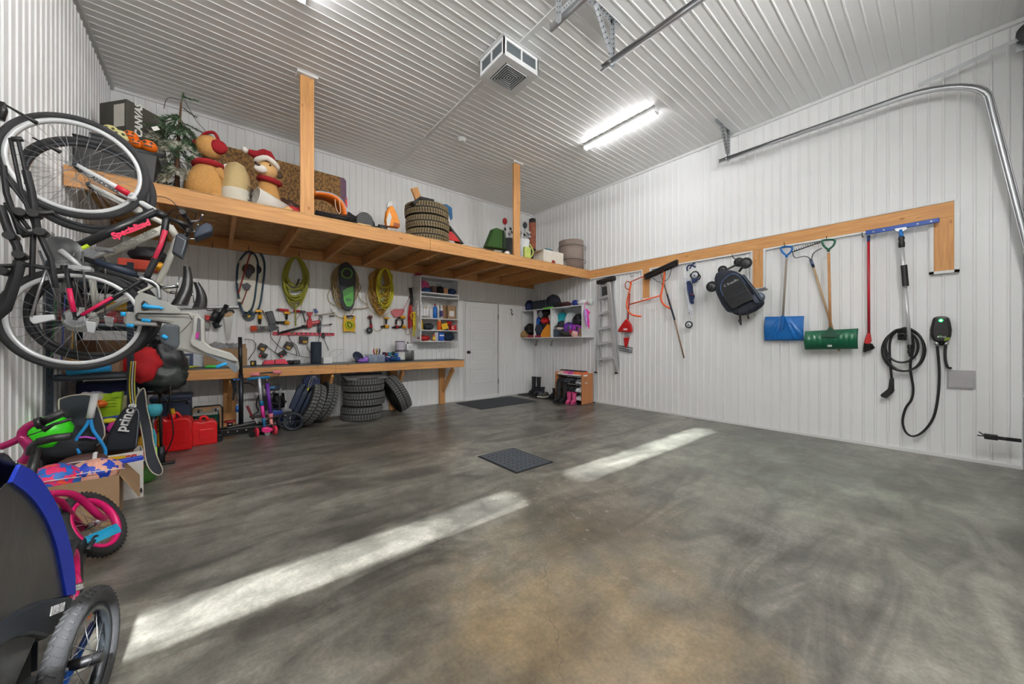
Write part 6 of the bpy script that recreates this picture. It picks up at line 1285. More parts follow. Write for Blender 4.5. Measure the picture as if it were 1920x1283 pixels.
G().slab([V3((q.x, 4.74, q.z)) for q in (f(660, 420), f(675, 330), f(735, 310), f(750, 385), f(705, 400))], (0, .05, 0)).obj('twisted_top', mat((206, 206, 204), .5, 0, .1, .4, 20), t, bevel=.008)
# ---- tyres
def tyre_mat(tan):
    m = mat((128, 112, 82) if tan else (96, 96, 94), .85, 0, .3, .3, 30); return m
def make_tyre(name, label, p, ax, R, w_, group, tan=False, rim=.62, blocks=46):
    """tyre built round its own axis; ax is the axle direction"""
    p = V3(p); t = thing(name, label, 'tyre', at0(p), group); ax = V3(ax).normalized(); h = w_ / 2
    pr = [(R * rim, -h * .72), (R * rim * 1.03, -h * .86), (R * .80, -h), (R * .93, -h * .93), (R * .965, -h * .80), (R * .975, 0), (R * .965, h * .80), (R * .93, h * .93), (R * .80, h), (R * rim * 1.03, h * .86), (R * rim, h * .72), (R * (rim - .02), 0)]
    G().lathe(pr, p, ax, 56, True, True).obj('casing', mat((26, 26, 27), .8, 0, .15), t)
    x, y = frame_of(ax); g = G(); 
    for k in range(blocks):
        for sd in (-1, 1):
            for (h0, h1, r0, tw) in ((.10, .44, .992, .3), (.50, .88, .985, .55)):
                a = 2 * pi * (k + (.5 if sd > 0 else 0)) / blocks; da = 2 * pi / blocks * .34; vs = []
                for rr in (.955, r0):
                    for hh_, sh_ in ((h0, 0), (h1, tw)):
                        for s2 in (-1, 1):
                            a_ = a + s2 * da + sh_ * da * 1.6; vs.append(p + ax * (sd * hh_ * h) + (x * cos(a_) + y * sin(a_)) * R * (rr - (.012 if hh_ > .8 else 0)))
                g.add(vs, [(0, 1, 3, 2), (4, 6, 7, 5), (0, 4, 5, 1), (2, 3, 7, 6), (0, 2, 6, 4), (1, 5, 7, 3)])
    tag(g.obj('tread', tyre_mat(tan), t), None, None)
    return t
f = l8(4.98); xc = (f(985, 500).x + f(1595, 500).x) / 2; R_ = (f(1595, 500).x - f(985, 500).x) / 2 * .985; tz = [LT + .095 + k * .192 for k in range(3)]
ty = make_tyre('tyre', 'tan dusty tyre at the bottom of the loft stack', (xc, 5.0, tz[0]), (0, 0, 1), R_, .188, 'dusty tyres stacked on the loft', True, blocks=52)
for k in (1, 2):
    d_ = dup(ty, (xc + (.004, -.012)[k - 1], 5.0, tz[k]), .3 * k, ('tan dusty tyre in the middle of the loft stack', 'tan dusty tyre on top of the loft stack')[k - 1])
tt = tz[2] + .096
t = thing('black_tray', 'black ribbed plastic tray overhanging left of the top loft tyre', 'tray', (xc - .1, 4.9, tt)); P = [l8(4.86)(*q) for q in ((890, 380), (985, 290), (1020, 300), (1030, 275), (1210, 290), (1000, 330), (985, 460), (920, 450), (900, 400))]; P = [V3((q.x, 4.8, max(q.z, tt + .002) if i not in (0, 6, 7, 8) else q.z)) for i, q in enumerate(P)]
G().slab([V3((xc - .34, 4.78, tt - .06)), V3((xc - .22, 4.78, tt + .05)), V3((xc + .0, 4.78, tt + .06)), V3((xc + .0, 4.78, tt + .012)), V3((xc - .235, 4.78, tt + .008)), V3((xc - .30, 4.78, tt - .09))], (0, .26, 0)).obj('tray', BLK, t, bevel=.004)
f = l8(5.05); a, b_ = f(1090, 130), f(1170, 300); d = b_ - a; a.z = max(a.z, tt + .1); G2 = G().box((a + V3((b_.x, b_.y, tt + .085))) / 2 + V3((0, 0, .01)), (.10, .05, .20), RYm(-.42)); solo(G2, 'timber_offcut', WZ, 'short pine offcut leaning on top of the loft tyres', 'wood')
c_ = l8(5.05)(1440, 290); t = thing('tarp_bundle', 'pale grey sack with blue flap draped over the top tyre', 'sack', (c_.x, 5.08, tt)); G().sph((c_.x, 5.08, tt + .072), (.135, .13, .082), None, 26, 16, .25, 2.5).obj('sack', mat((186, 188, 190), .7, 0, .12, .3, 14), t)
P = [l8(4.84)(*q) for q in ((1440, 345), (1580, 345), (1660, 400), (1668, 560), (1645, 580), (1620, 500), (1540, 400))]; G().slab(P, (0, .02, 0)).obj('blue_flap', mat((20, 84, 132), .6), t)
# boards, clear container, turf, golf, ski bag
f = l8(4.85); t = thing('black_red_board', 'black board with red base leaning right of loft tyres', 'snowboard', (f(1720, 850).x, 4.9, LT))
G().slab([V3((q.x, 4.86, max(q.z, LT))) for q in (f(1605, 640), f(1640, 660), f(1850, 935), f(1780, 920))], (0, .12, 0)).obj('board', mat((40, 40, 42), .5), t, bevel=.006); G().slab([V3((q.x, 4.84, max(q.z, LT))) for q in (f(1600, 770), f(1640, 750), f(1700, 800), f(1785, 915), f(1600, 880))], (0, .018, 0)).obj('red_plate', RED, t, bevel=.006)
for q in ((1672, 765), (1695, 800)): G().sph(l8(4.858)(*q), .008).obj('bolt', CHROME, t)
f = l3(5.3); x0, x1 = f(10, 600).x, f(380, 600).x; tote(x0, x1, 5.1, 5.5, LT, .17, 'low white translucent tote behind the red board', (206, 210, 212))
f = l3(4.9); P = [f(*q) for q in ((345, 740), (440, 500), (480, 492), (560, 520), (590, 560), (600, 780))]; t = thing('turf_roll', 'roll of green artificial turf leaning beside the golf bag', 'turf', (f(460, 740).x, 4.95, LT))
G().slab([V3((q.x, 4.82, max(q.z, LT))) for q in P], (0, .14, 0)).obj('roll', mat((50, 84, 34), .95, 0, .3, .6, 90), t, bevel=.02); G().slab([V3((q.x, 4.80, max(q.z, LT))) for q in (f(545, 540), f(560, 530), f(572, 780), f(545, 780))], (0, .02, 0)).obj('dark_edge', mat((26, 36, 24), .9), t)
def golf_bag(x, y, h, col, label, clubs, acc):
    t = thing('golf_bag', label, 'golf bag', (x, y, LT)); G().lathe([(.0, 0), (.11, 0), (.12, .05), (.115, h * .6), (.13, h), (.115, h), (.10, h * .9), (0, h * .9)], (x, y, LT), n=20).obj('body', mat(col, .6, 0, .15), t)
    G().box((x, y - .12, LT + h * .4), (.15, .06, h * .5)).obj('pocket', mat(acc, .6, 0, .2), t, bevel=.015); G().tube(smoothpts([(x + .1, y - .08, LT + h * .85), (x + .17, y - .1, LT + h * .5), (x + .1, y - .08, LT + h * .2)], 4), .014, 6).obj('strap', mat(acc, .7), t)
    for k, (dx, dz, kind, c2) in enumerate(clubs):
        q = V3((x + dx * .5, y - .02 * (k % 3), LT + h * .8)); e = V3((x + dx, y - .03 * (k % 3), LT + h + dz)); o = G().cyl(q, e, .006, n=8).obj('club', STEEL, t)
        if kind == 'w': G().sph(e + V3((.02, 0, .01)), (.05, .035, .03)).obj('wood_head', mat(c2, .4), o if False else t)
        elif kind == 'i': G().box(e + V3((.02, 0, .0)), (.05, .012, .035), RYm(.5)).obj('iron_head', mat(c2, .3, .9), t)
        else: G().sph(e + V3((0, 0, .04)), (.045, .04, .06)).obj('head_cover', mat(c2, .9), t)
    return t
f = l3(4.95); golf_bag(f(665, 600).x, 4.95, .36, (44, 46, 50), 'dark golf bag with red covered driver left of the loft post', [(-.08, .27, 'c', (150, 34, 40)), (-.12, .16, 'i', (60, 60, 62)), (-.02, .18, 'i', (70, 70, 72)), (.06, .15, 'i', (90, 92, 94)), (.09, .10, 'i', (60, 62, 66)), (-.05, .08, 'i', (120, 120, 124))], (70, 72, 74))
golf_bag(f(870, 600).x, 4.98, .42, (222, 224, 224), 'white golf bag with lime trim half hidden by the loft post', [(.12, .16, 'w', (190, 192, 190)), (.03, .24, 'c', (54, 60, 66)), (.06, .12, 'i', (120, 122, 126)), (-.06, .14, 'i', (150, 150, 150)), (.0, .10, 'i', (60, 60, 64)), (.10, .08, 'i', (180, 180, 184))], (196, 210, 110))
solo(G().sph((l3(4.8)(640, 790).x, 4.78, LT + .05), (.06, .05, .05)), 'white_golf_shoe', WHF, 'white rounded pouch at the foot of the dark golf bag', 'pouch')
f = l3(5.5); a, b_ = f(985, 840), f(980, 345); a.z = LT; t = thing('ski_bag', 'tall black and rust coloured ski bag standing in the loft corner', 'ski bag', at0(a)); hh = b_.z - LT; r_ = (f(1015, 500).x - f(945, 500).x) / 2
G().lathe([(0, 0), (r_, 0), (r_, hh * .42)], a, n=18).obj('lower_bag', BLKF, t); G().lathe([(r_, hh * .42), (r_ * 1.02, hh * .9)], a, n=18).obj('printed_panel', mat((150, 84, 60), .7, 0, .55, 0, 12), t); G().lathe([(r_ * 1.02, hh * .9), (r_, hh * .97), (0, hh)], a, n=18).obj('top_cap', BLK, t)
f = l3(4.85); x0, x1 = f(1080, 800).x, f(1345, 850).x; t = thing('white_carton', 'white carton with dark red round logo near the loft right end', 'box', ((x0 + x1) / 2, 4.9, LT)); hh = f(1200, 805).z - LT
G().bx(x0, x1, 4.74, 5.02, LT, LT + hh).obj('carton', mat((226, 220, 208), .7), t, bevel=.003); G().slab([(x0, 4.74, LT + hh), (x0 - .14, 4.76, LT + hh * .75), (x0 - .14, 5.0, LT + hh * .75), (x0, 5.02, LT + hh)], (0, 0, .004)).obj('flap', CARD, t)
G().cyl(((x0 + x1) / 2 - .01, 4.739, LT + .045), ((x0 + x1) / 2 - .01, 4.7365, LT + .045), .05, n=26).obj('logo_disc', mat((150, 40, 36)), t); G().bx((x0 + x1) / 2 - .045, (x0 + x1) / 2 + .03, 4.733, 4.736, LT + .02, LT + .035).obj('logo_band', TRIM, t)
solo(G().box(((x0 + x1) / 2 - .04, 4.88, LT + hh + .03), (.16, .12, .055)), 'teal_case', mat((20, 104, 116), .4), 'teal case on top of the white carton', 'case', bevel=.012); solo(G().sph(((x0 + x1) / 2 + .07, 4.86, LT + hh + .028), (.03, .03, .03)), 'green_lump', mat((30, 70, 40)), 'dark green lump beside the teal case', 'ornament')
solo(G().tube([V3((x1 + .03, 4.82, LT + .17)), V3((x1 + .09, 4.82, LT + .225))], .022, 12), 'grey_tube', mat((120, 122, 112), .6), 'grey green tube end sticking up right of the white carton', 'tube')
blob('grey_bag', V3((x1 + .075, 4.86, LT + .075)), (.065, .1, .08), mat((140, 138, 130), .8), 'grey bag holding the tube beside the white carton', 'bag', .2)
f = l3(4.85); xa_, xb_ = f(1397, 800).x, f(1640, 800).x; zt_ = f(1510, 665).z; r_ = (xb_ - xa_) / 2; t = thing('foam_mat_roll', 'rolled taupe foam mat with two black cords at loft right end', 'rolled mat', ((xa_ + xb_) / 2, 4.87, LT))
MT = mat((142, 126, 118), .7, 0, .04); cc = V3(((xa_ + xb_) / 2, 4.87, LT)); sp = [(r_ * (1 - .045 * k / 6), 2 * pi * k / 24) for k in range(24 * 4)]
g = G(); rows = [[cc + V3((rr * cos(a), rr * sin(a), z_)) for rr, a in sp] for z_ in (0, zt_ - LT)]; g.grid(rows).obj('roll', MT, t, solid=.008)
for q_ in (.30, .78): G().tube(smoothpts([cc + V3(((r_ + .008) * cos(a), (r_ + .008) * sin(a), (zt_ - LT) * q_ + .012 * sin(a * 2))) for a in [2 * pi * k / 16 for k in range(16)]], 2, True), .005, 6, closed=True).obj('cord', BLK, t)
# ================================================================= UNDER AND IN FRONT OF THE WORKBENCH
def qf(ox, oy, s): return lambda y: Q(ox, oy, s, PY(y))
g7, g5, g6 = qf(200, 620, 4.935), qf(390, 680, 8.02), qf(560, 680, 8.727)
def gas_can(x, y, w_, h, label, spout, rz=0.0, m=mat((214, 20, 26), .32, 0, .05, name='red_can_plastic')):
    t = thing('fuel_can', label, 'fuel can', (x, y, 0)); d = .20; R = RZ(rz); c = V3((x, y, 0))
    G().slab([c + R @ V3((a * w_, -d / 2, b_ * h)) for a, b_ in ((-.5, 0), (.5, 0), (.5, .80), (.40, .92), (.15, .94), (.05, .90), (-.12, .90), (-.2, .96), (-.45, .92), (-.5, .84))], R @ V3((0, d, 0))).obj('tank', m, t, bevel=.022)
    G().tube(smoothpts([c + R @ V3((-.12 * w_, 0, .9 * h)), c + R @ V3((-.08 * w_, 0, 1.05 * h)), c + R @ V3((.08 * w_, 0, 1.06 * h)), c + R @ V3((.2 * w_, 0, .90 * h))], 4), .014, 8).obj('handle', m, t)
    if spout: G().cyl(c + R @ V3((0, -.06, .86 * h)), c + R @ V3((0, -.06, 1.05 * h)), .028).obj('neck', m, t); G().lathe([(.02, 0), (.028, .01), (.018, .04), (.018, .06)], c + R @ V3((0, -.06, 1.05 * h)), n=14).obj('yellow_spout', YEL, t)
    G().box(c + R @ V3((.1 * w_, -d / 2 - .0, .42 * h)), (w_ * .5, .012, h * .4), R).obj('embossed_panel', m, t, bevel=.005)
    return t
gas_can(-.38, 5.50, .33, .39, 'larger red fuel can with yellow spout before the navy cooler', True, -.05)
gas_can(-.13, 5.62, .25, .30, 'smaller red fuel can right of the larger one', False, .05)
t = thing('cooler', 'navy blue cooler box under the bench behind the fuel cans', 'cooler', (-.42, 6.0, 0)); NV = mat((38, 48, 70), .45, 0, .08)
G().bx(-.60, -.25, 5.86, 6.2, 0, .50).obj('body', NV, t, bevel=.02); G().bx(-.61, -.24, 5.85, 6.21, .50, .57).obj('lid', mat((30, 42, 66), .4), t, bevel=.02); G().tube([(-.57, 5.85, .46), (-.57, 5.82, .51), (-.28, 5.82, .51), (-.28, 5.85, .46)], .012, 8).obj('handle', BLK, t)
def crate(x0, x1, y0, y1, h, label, col):
    t = thing('milk_crate', label, 'crate', ((x0 + x1) / 2, (y0 + y1) / 2, 0)); M_ = mat(col, .5, 0, .05); g = G()
    for z in (.0, h * .33, h * .66, h - .03): g.bx(x0, x1, y0, y0 + .012, z, z + .028).bx(x0, x1, y1 - .012, y1, z, z + .028).bx(x0, x0 + .012, y0 + .012, y1 - .012, z, z + .028).bx(x1 - .012, x1, y0 + .012, y1 - .012, z, z + .028)
    n = 8
    for k in range(n + 1):
        x = x0 + (x1 - x0 - .014) * k / n; g.bx(x, x + .014, y0, y0 + .01, 0, h).bx(x, x + .014, y1 - .01, y1, 0, h); y = y0 + (y1 - y0 - .014) * k / n; g.bx(x0, x0 + .01, y, y + .014, 0, h).bx(x1 - .01, x1, y, y + .014, 0, h)
    g.bx(x0 + .01, x1 - .01, y0 + .01, y1 - .01, .0, .008); g.obj('lattice', M_, t); return t
crate(-.23, .02, 5.96, 6.20, .28, 'dark green milk crate between the fuel can and plywood dolly', (16, 82, 72))
solo(G().bx(-.24, .00, 5.97, 6.19, .282, .296), 'stone_tile', mat((176, 172, 160), .8, 0, .2, .2, 12), 'pale flat tile lying on the green milk crate', 'tile')
t = thing('plywood_dolly', 'plywood furniture dolly on edge with four steel casters under bench', 'dolly', (.13, 6.24, 0)); x0, x1 = -.02, .46; f = g7(6.2)
x0, x1 = f(765, 800).x + .02, f(1090, 800).x - .02; z1 = f(900, 705).z; PLY = wood_mat('z', (190, 152, 108), (140, 100, 62), .5)
P = [V3((x0 + .03, 6.215, .0)), V3((x1 - .03, 6.215, 0)), V3((x1, 6.215, .04)), V3((x1, 6.24, z1 - .04)), V3((x1 - .03, 6.24, z1)), V3((x0 + .03, 6.24, z1)), V3((x0, 6.24, z1 - .04)), V3((x0, 6.215, .04))]
G().slab(P, (0, .02, 0)).obj('board', PLY, t); G().tube(P, .011, 6, closed=True).obj('rubber_edge', BLK, t)
for cx_, cz_ in ((x0 + .07, z1 - .06), (x1 - .07, z1 - .06), (x1 - .07, .07), (x0 + .07, .07)):
    o = G().box((cx_, 6.20, cz_), (.08, .008, .06)).obj('caster', CHROME, t); G().tube([(cx_ - .012, 6.19, cz_), (cx_ - .012, 6.14, cz_ - .01)], .008, 6).tube([(cx_ + .012, 6.19, cz_), (cx_ + .012, 6.14, cz_ - .01)], .008, 6).obj('fork', CHROME, o); G().torus((cx_, 6.14, cz_ - .01), (1, 0, 0), .020, .012, 18, 8).obj('wheel', BLK, o)
# trolley jack with its tall handle
t = thing('trolley_jack', 'black trolley jack with tall upright handle at the bench front', 'jack', (.28, 5.72, 0)); JB = mat((26, 26, 28), .35, .4, .1)
G().bx(.02, .56, 5.62, 5.65, .05, .13).obj('side_plate', JB, t, bevel=.005); G().bx(.02, .56, 5.80, 5.83, .05, .13).obj('side_plate', JB, t, bevel=.005); G().box((.24, 5.725, .13), (.30, .12, .07), RYm(-.1)).obj('lift_arm', JB, t, bevel=.01)
G().lathe([(0, .0), (.055, .0), (.06, .02), (0, .02)], (.12, 5.725, .20), n=20).obj('red_saddle', mat((140, 24, 28), .5), t); G().cyl((.12, 5.725, .15), (.12, 5.725, .2), .03).obj('saddle_post', CHROME, t)
G().tube([(.40, 5.60, .06), (.56, 5.60, .06)], .010, 8).obj('chrome_rod', CHROME, t); G().bx(-.17, .04, 5.60, 5.86, .055, .085).obj('front_plate', JB, t, bevel=.005)
for x_ in (.02, .34): G().cyl((x_, 5.58, .035), (x_, 5.62, .035), .035, n=18).obj('wheel', JB, t)
for x_ in (.50,): G().cyl((x_, 5.58, .03), (x_, 5.62, .03), .03, n=18).obj('wheel', STEEL, t)
for k in range(5): G().sph((.1 + .09 * k, 5.612, .10), .012).obj('bolt_head', CHROME, t)
G().box((.30, 5.725, .155), (.10, .05, .02)).obj('maker_plate', mat((200, 202, 204), .4), t)
f = g5(5.72); hx = f(495, 500).x; zt_ = bl(0)(1075, 740); zt_ = Q(320, 540, 8.02, PY(5.72))(1075, 740).z
G().tube([(hx, 5.72, .14), (hx, 5.72, .80)], .026, 14).obj('handle_tube', mat((44, 48, 56), .35, .5), t); G().tube([(hx, 5.72, .74), (hx - .01, 5.72, zt_)], .021, 14).obj('foam_handle', BLK, t)
# black strap hanging with blue clip
t = thing('hanging_strap', 'black strap with blue carabiner hung from the child seat nose', 'strap', (f(400, 560).x, 5.74, .5)); G().slab(P_(g5(5.66), [(330, 250), (430, 240), (425, 420), (390, 570), (360, 572), (375, 400)]), (0, .01, 0)).obj('webbing', BLKF, t); G().tube(P_(g5(5.66), [(425, 250), (430, 420), (440, 620)]), .005, 6).obj('cord', BLK, t); G().tube(P_(g5(5.66), [(438, 650), (440, 745)]), .016, 8).obj('blue_clip', BLUE, t)
for q in ((398, 255), (458, 250)): G().cyl(g5(5.65)(*q), g5(5.62)(*q), .014).obj('blue_button', BLUE, t)
# scooters
def wheel2(par, c, R, w_, m1, m2, ax=(1, 0, 0), nm='wheel'):
    G().torus(c, ax, R * .82, R * .18, 24, 8, w_ / 2).obj(nm, m1, par); G().lathe([(0, -w_ * .3), (R * .7, -w_ * .3), (R * .7, w_ * .3), (0, w_ * .3)], c, ax, 20).obj('wheel_hub', m2, par)
PKS = mat((236, 50, 130), .35, 0, .05); PKL = mat((240, 140, 150), .5); TEAL = mat((20, 120, 176), .4)
t = thing('kick_scooter', 'three wheeled pink scooter with white to pink stem and blue grips', 'scooter', (.52, 5.62, 0)); f = g5(5.62)
a, b_ = f(768, 225), f(800, 580); G().tube([a, b_], .017, 12).obj('white_stem', WHF if False else mat((220, 224, 230), .3, .4), t); G().tube([b_, f(812, 650)], .020, 12).obj('blue_sleeve', TEAL, t); G().tube([f(812, 650), f(835, 830)], .020, 12).obj('pink_sleeve', mat((230, 60, 160), .4, 0, .2), t); G().tube([f(835, 830), f(848, 965)], .016, 12).obj('lower_stem', TEAL, t)
a, b_ = f(595, 250), f(925, 218); G().tube([a, b_], .017, 10).obj('blue_handlebar_grips', TEAL, t)
c_ = f(870, 1010); G().slab([V3((q.x, 5.56, q.z)) for q in (f(795, 1020), f(815, 970), f(900, 960), f(960, 985), f(975, 1010), f(930, 1040), f(840, 1050))], (0, .16, 0)).obj('pink_deck_nose', PKS, t, bevel=.012)
for x_ in (725, 1000): 
    q = f(x_, 1050); wheel2(t, V3((q.x, 5.58, .060)), .060, .03, mat((230, 50, 80), .4, 0, .1), mat((240, 90, 110), .3), (.96, .25, 0)); 
G().tube([V3((f(725, 1050).x, 5.6, .06)), V3((f(1000, 1050).x, 5.6, .06))], .012, 8).obj('axle', BLK, t)
G().bx(f(830, 0).x - .05, f(830, 0).x + .05, 5.72, 6.1, .045, .07).obj('deck', mat((90, 60, 130), .6), t, bevel=.008); wheel2(t, V3((f(830, 0).x, 6.12, .045)), .045, .03, BLK, BLK)
t = thing('kick_scooter', 'purple stemmed scooter with pale pink foam grips behind pink one', 'scooter', (.66, 5.68, 0)); f = g5(5.72)
G().tube([f(880, 190), f(892, 320)], .011, 10).obj('steel_stem', CHROME, t); G().tube([f(892, 315), f(938, 770)], .021, 12).obj('purple_stem', mat((110, 44, 160), .4, 0, .15), t); G().tube([f(940, 765), f(945, 830)], .027, 12).obj('pink_clamp', PKL, t); G().tube([f(945, 850), f(962, 985)], .020, 12).obj('pink_fork', mat((236, 150, 140), .45), t)
G().tube(smoothpts(P_(f, [(770, 165), (830, 160), (890, 152), (960, 150), (1000, 140)]), 4), .011, 8).obj('handlebar', BLK, t)
G().tube([f(640, 185), f(775, 172)], .022, 12).obj('left_grip', PKL, t); G().tube([f(975, 145), f(1100, 140)], .022, 12).obj('right_grip', PKL, t); G().tube(smoothpts(P_(f, [(985, 130), (1040, 120), (1080, 150), (1050, 210), (940, 290), (900, 320)]), 4), .004, 6).obj('brake_cable', BLK, t)
wheel2(t, V3((f(970, 1000).x, 5.74, .058)), .058, .028, mat((60, 40, 90), .5), PKL, (.9, .4, 0)); G().bx(f(960, 0).x - .03, f(960, 0).x + .06, 5.84, 6.2, .06, .085).obj('deck', BLK, t, bevel=.006); wheel2(t, V3((f(975, 0).x, 6.22, .05)), .05, .025, BLK, PKL)
t = thing('folded_scooter', 'dark maroon scooter deck lying between the jack and pink scooter', 'scooter', (.46, 5.95, 0)); G().box((.53, 5.92, .19), (.40, .12, .02), RYm(.10)).obj('deck', mat((74, 62, 64), .6), t, bevel=.006); G().box((.34, 5.93, .26), (.03, .05, .2), RYm(-.35)).obj('fender', mat((120, 24, 34), .5), t, bevel=.005); wheel2(t, V3((.62, 5.92, .06)), .06, .03, mat((90, 24, 40), .5), CHROME, (0, 1, 0)); G().bx(.60, .63, 5.915, 5.945, .06, .18).obj('fork', DKST, t)
# pressure washer
t = thing('pressure_washer', 'blue and black pressure washer with hoses under the bench', 'pressure washer', (.87, 6.08, 0)); f = g5(6.0)
G().slab([V3((q.x, 5.98, max(q.z, .05))) for q in (f(960, 720), f(1110, 715), f(1135, 760), f(1125, 880), f(1050, 910), f(950, 880))], (0, .2, 0)).obj('blue_base', mat((30, 66, 150), .4), t, bevel=.015); G().lathe([(.0, 0), (.075, .0), (.08, .1), (.07, .2), (0, .2)], (f(1075, 600).x, 6.1, f(1075, 690).z), n=20).obj('motor', BLK, t)
for x_ in (845, 1080): G().tube([f(x_, 340), f(x_ - 5, 520), f(x_ - 10, 900)], .018, 10).obj('frame_post', mat((60, 62, 66), .4, .3), t); G().tube([f(x_, 340), f(x_, 500)], .021, 10).obj('silver_sleeve', ALU, t)
G().slab(P_(g5(5.97), [(850, 345), (1100, 340), (1095, 400), (1060, 420), (900, 430), (850, 400)]), (0, .06, 0)).obj('top_housing', mat((34, 44, 60), .4), t, bevel=.008); G().slab(P_(g5(5.967), [(915, 362), (1005, 360), (1003, 388), (918, 390)]), (0, .002, 0)).obj('logo_plate', mat((60, 130, 190), .4), t)
G().tube(smoothpts(P_(f, [(1010, 440), (960, 470), (930, 520), (960, 600), (1100, 640), (1150, 620), (1140, 560), (1060, 470), (990, 465)]), 4), .010, 8).obj('coiled_hose', BLK, t); G().tube(smoothpts(P_(f, [(775, 480), (740, 560), (725, 650), (760, 730), (690, 780), (630, 830)]), 4), .007, 8).obj('supply_hose', BLK, t)
G().tube(smoothpts(P_(f, [(530, 310), (620, 315), (700, 350), (790, 370)]), 4), .008, 8).obj('cable', BLK, t); G().tube(P_(f, [(1120, 640), (1175, 575)]), .014, 8).obj('trigger_gun', BLK, t); G().slab(P_(g5(6.05), [(770, 420), (900, 500), (900, 720), (800, 740), (770, 600)]), (0, .1, 0)).obj('pump_block', mat((40, 42, 46), .5, .2), t, bevel=.01)
wheel2(t, V3((f(1000, 0).x, 6.02, .07)), .07, .04, BLK, DKST, (0, 1, 0)); G().bx(f(800, 0).x, f(1100, 0).x, 6.0, 6.2, .02, .06).obj('foot_frame', BLK, t)
# folded navy wagon
t = thing('folding_wagon', 'folded navy and black wagon on wheels leaning right of the washer', 'wagon', (.93, 5.72, 0)); f = g5(5.70); NW = mat((30, 44, 66), .45, .1, .12)
for pts, th in (([(1215, 690), (1330, 420), (1400, 330), (1470, 330), (1420, 450), (1300, 720)], .05), ([(1290, 740), (1440, 430), (1500, 340), (1560, 330), (1500, 470), (1350, 780)], .05), ([(1380, 770), (1520, 470), (1600, 370), (1640, 400), (1590, 500), (1440, 790)], .05)):
    G().slab(P_(f, pts), (0, th, 0)).obj('side_panel', NW, t, bevel=.012)
G().slab(P_(g5(5.75), [(1430, 330), (1440, 250), (1520, 195), (1640, 200), (1700, 270), (1680, 340), (1600, 380), (1500, 400)]), (0, .12, 0)).obj('folded_fabric', mat((22, 34, 66), .85, 0, .2), t, bevel=.02)
for pts in ([(1500, 370), (1545, 250), (1600, 205), (1640, 260)], [(1530, 380), (1570, 260), (1590, 215)]): G().tube(smoothpts(P_(f, pts), 4), .006, 6).obj('frame_wire', STEEL, t)
G().slab(P_(g5(5.69), [(1490, 405), (1515, 370), (1520, 395), (1500, 430)]), (0, .01, 0)).obj('yellow_tag', mat((226, 206, 30)), t)
for q in ((1425, 465), (1462, 482), (1502, 498), (1540, 505), (1298, 745), (1338, 765), (1380, 772)): G().sph(g5(5.69)(*q), .010).obj('rivet', CHROME, t)
G().tube([f(1270, 760), V3((f(1282, 930).x, 5.68, .125))], .020, 8).obj('wheel_fork', NW, t)
for (x_, y_) in ((1282, 5.66), (1200, 5.80)):
    c_ = V3((g5(y_)(x_, 930).x, y_, .125)); G().torus(c_, (.25, .97, 0), .108, .018, 36, 8, .024).obj('wheel', mat((40, 44, 50), .6), t); g = G()
    for k in range(5): a = 2 * pi * k / 5; u_ = V3((.97, -.25, 0)); g.tube([c_, c_ + u_ * cos(a) * .1 + V3((0, 0, sin(a) * .1))], [.014, .02], 6, ry=.006)
    g.obj('spokes', NW, t); G().lathe([(.088, -.012), (.1, -.012), (.1, .012), (.088, .012)], c_, (.25, .97, 0), 30, True, True).obj('rim', NW, t); G().sph(c_ + V3((0, -.02, 0)), .012).obj('hub_cap', CHROME, t)
# tyres on the floor
lean = V3((sin(radians(68)) * 1, 0, .0))
def lt(label, x, y, R, w_, tilt, yaw, blocks=42):
    ax = V3((cos(tilt) * cos(yaw), cos(tilt) * sin(yaw), sin(tilt))); z = R * cos(tilt) * .985 + w_ / 2 * abs(sin(tilt)) * .95; return make_tyre('tyre', label, (x, y, z), ax, R, w_, 'tyres leaning under the workbench', False, .62, blocks)
f = g6(5.62)
lt('blocky dark tyre leaning against the navy wagon, left one', 1.02, 5.86, .315, .19, radians(-24), radians(8), 38)
lt('blocky dark tyre leaning between the left tyre and the stack', 1.25, 6.02, .30, .17, radians(-22), radians(6), 38)
xa_, xb_ = g6(5.9)(480, 900).x, g6(5.9)(1225, 600).x; xc = 1.80; Rr = .315; wd = .215
st0 = make_tyre('tyre', 'tyre at the bottom of the floor stack under the bench', (xc - .02, 5.93, wd / 2), (0, 0, 1), Rr, wd, 'tyres stacked under the workbench', False, .62, 46)
dup(st0, (xc + .02, 5.94, wd * 1.5 + .004), .4, 'tyre in the middle of the floor stack under the bench'); dup(st0, (xc + .005, 5.93, wd * 2.5 + .008), .9, 'tyre on top of the floor stack under the bench')
lt('tyre leaning right of the stack against the bench brace', 2.36, 5.98, .325, .215, radians(27), radians(-2), 46)
G2 = G().box((xc - .0, 5.86, wd * 3 + .02), (.62, .36, .012), Matrix.Rotation(.16, 3, 'X')); t = thing('rubber_mat', 'folded grey rubber car mat lying on the tyre stack', 'mat', (xc, 5.88, wd * 3 + .01)); G2.obj('mat', mat((92, 92, 92), .8, 0, .1, .2, 40), t, bevel=.004)
G().tube([V3((xc - .27, 5.70, wd * 3 + .004)), V3((xc + .27, 5.70, wd * 3 + .004)), V3((xc + .25, 5.99, wd * 3 + .05)), V3((xc - .25, 5.99, wd * 3 + .05))], .003, 6, closed=True).obj('raised_border', mat((150, 150, 148), .7), t)
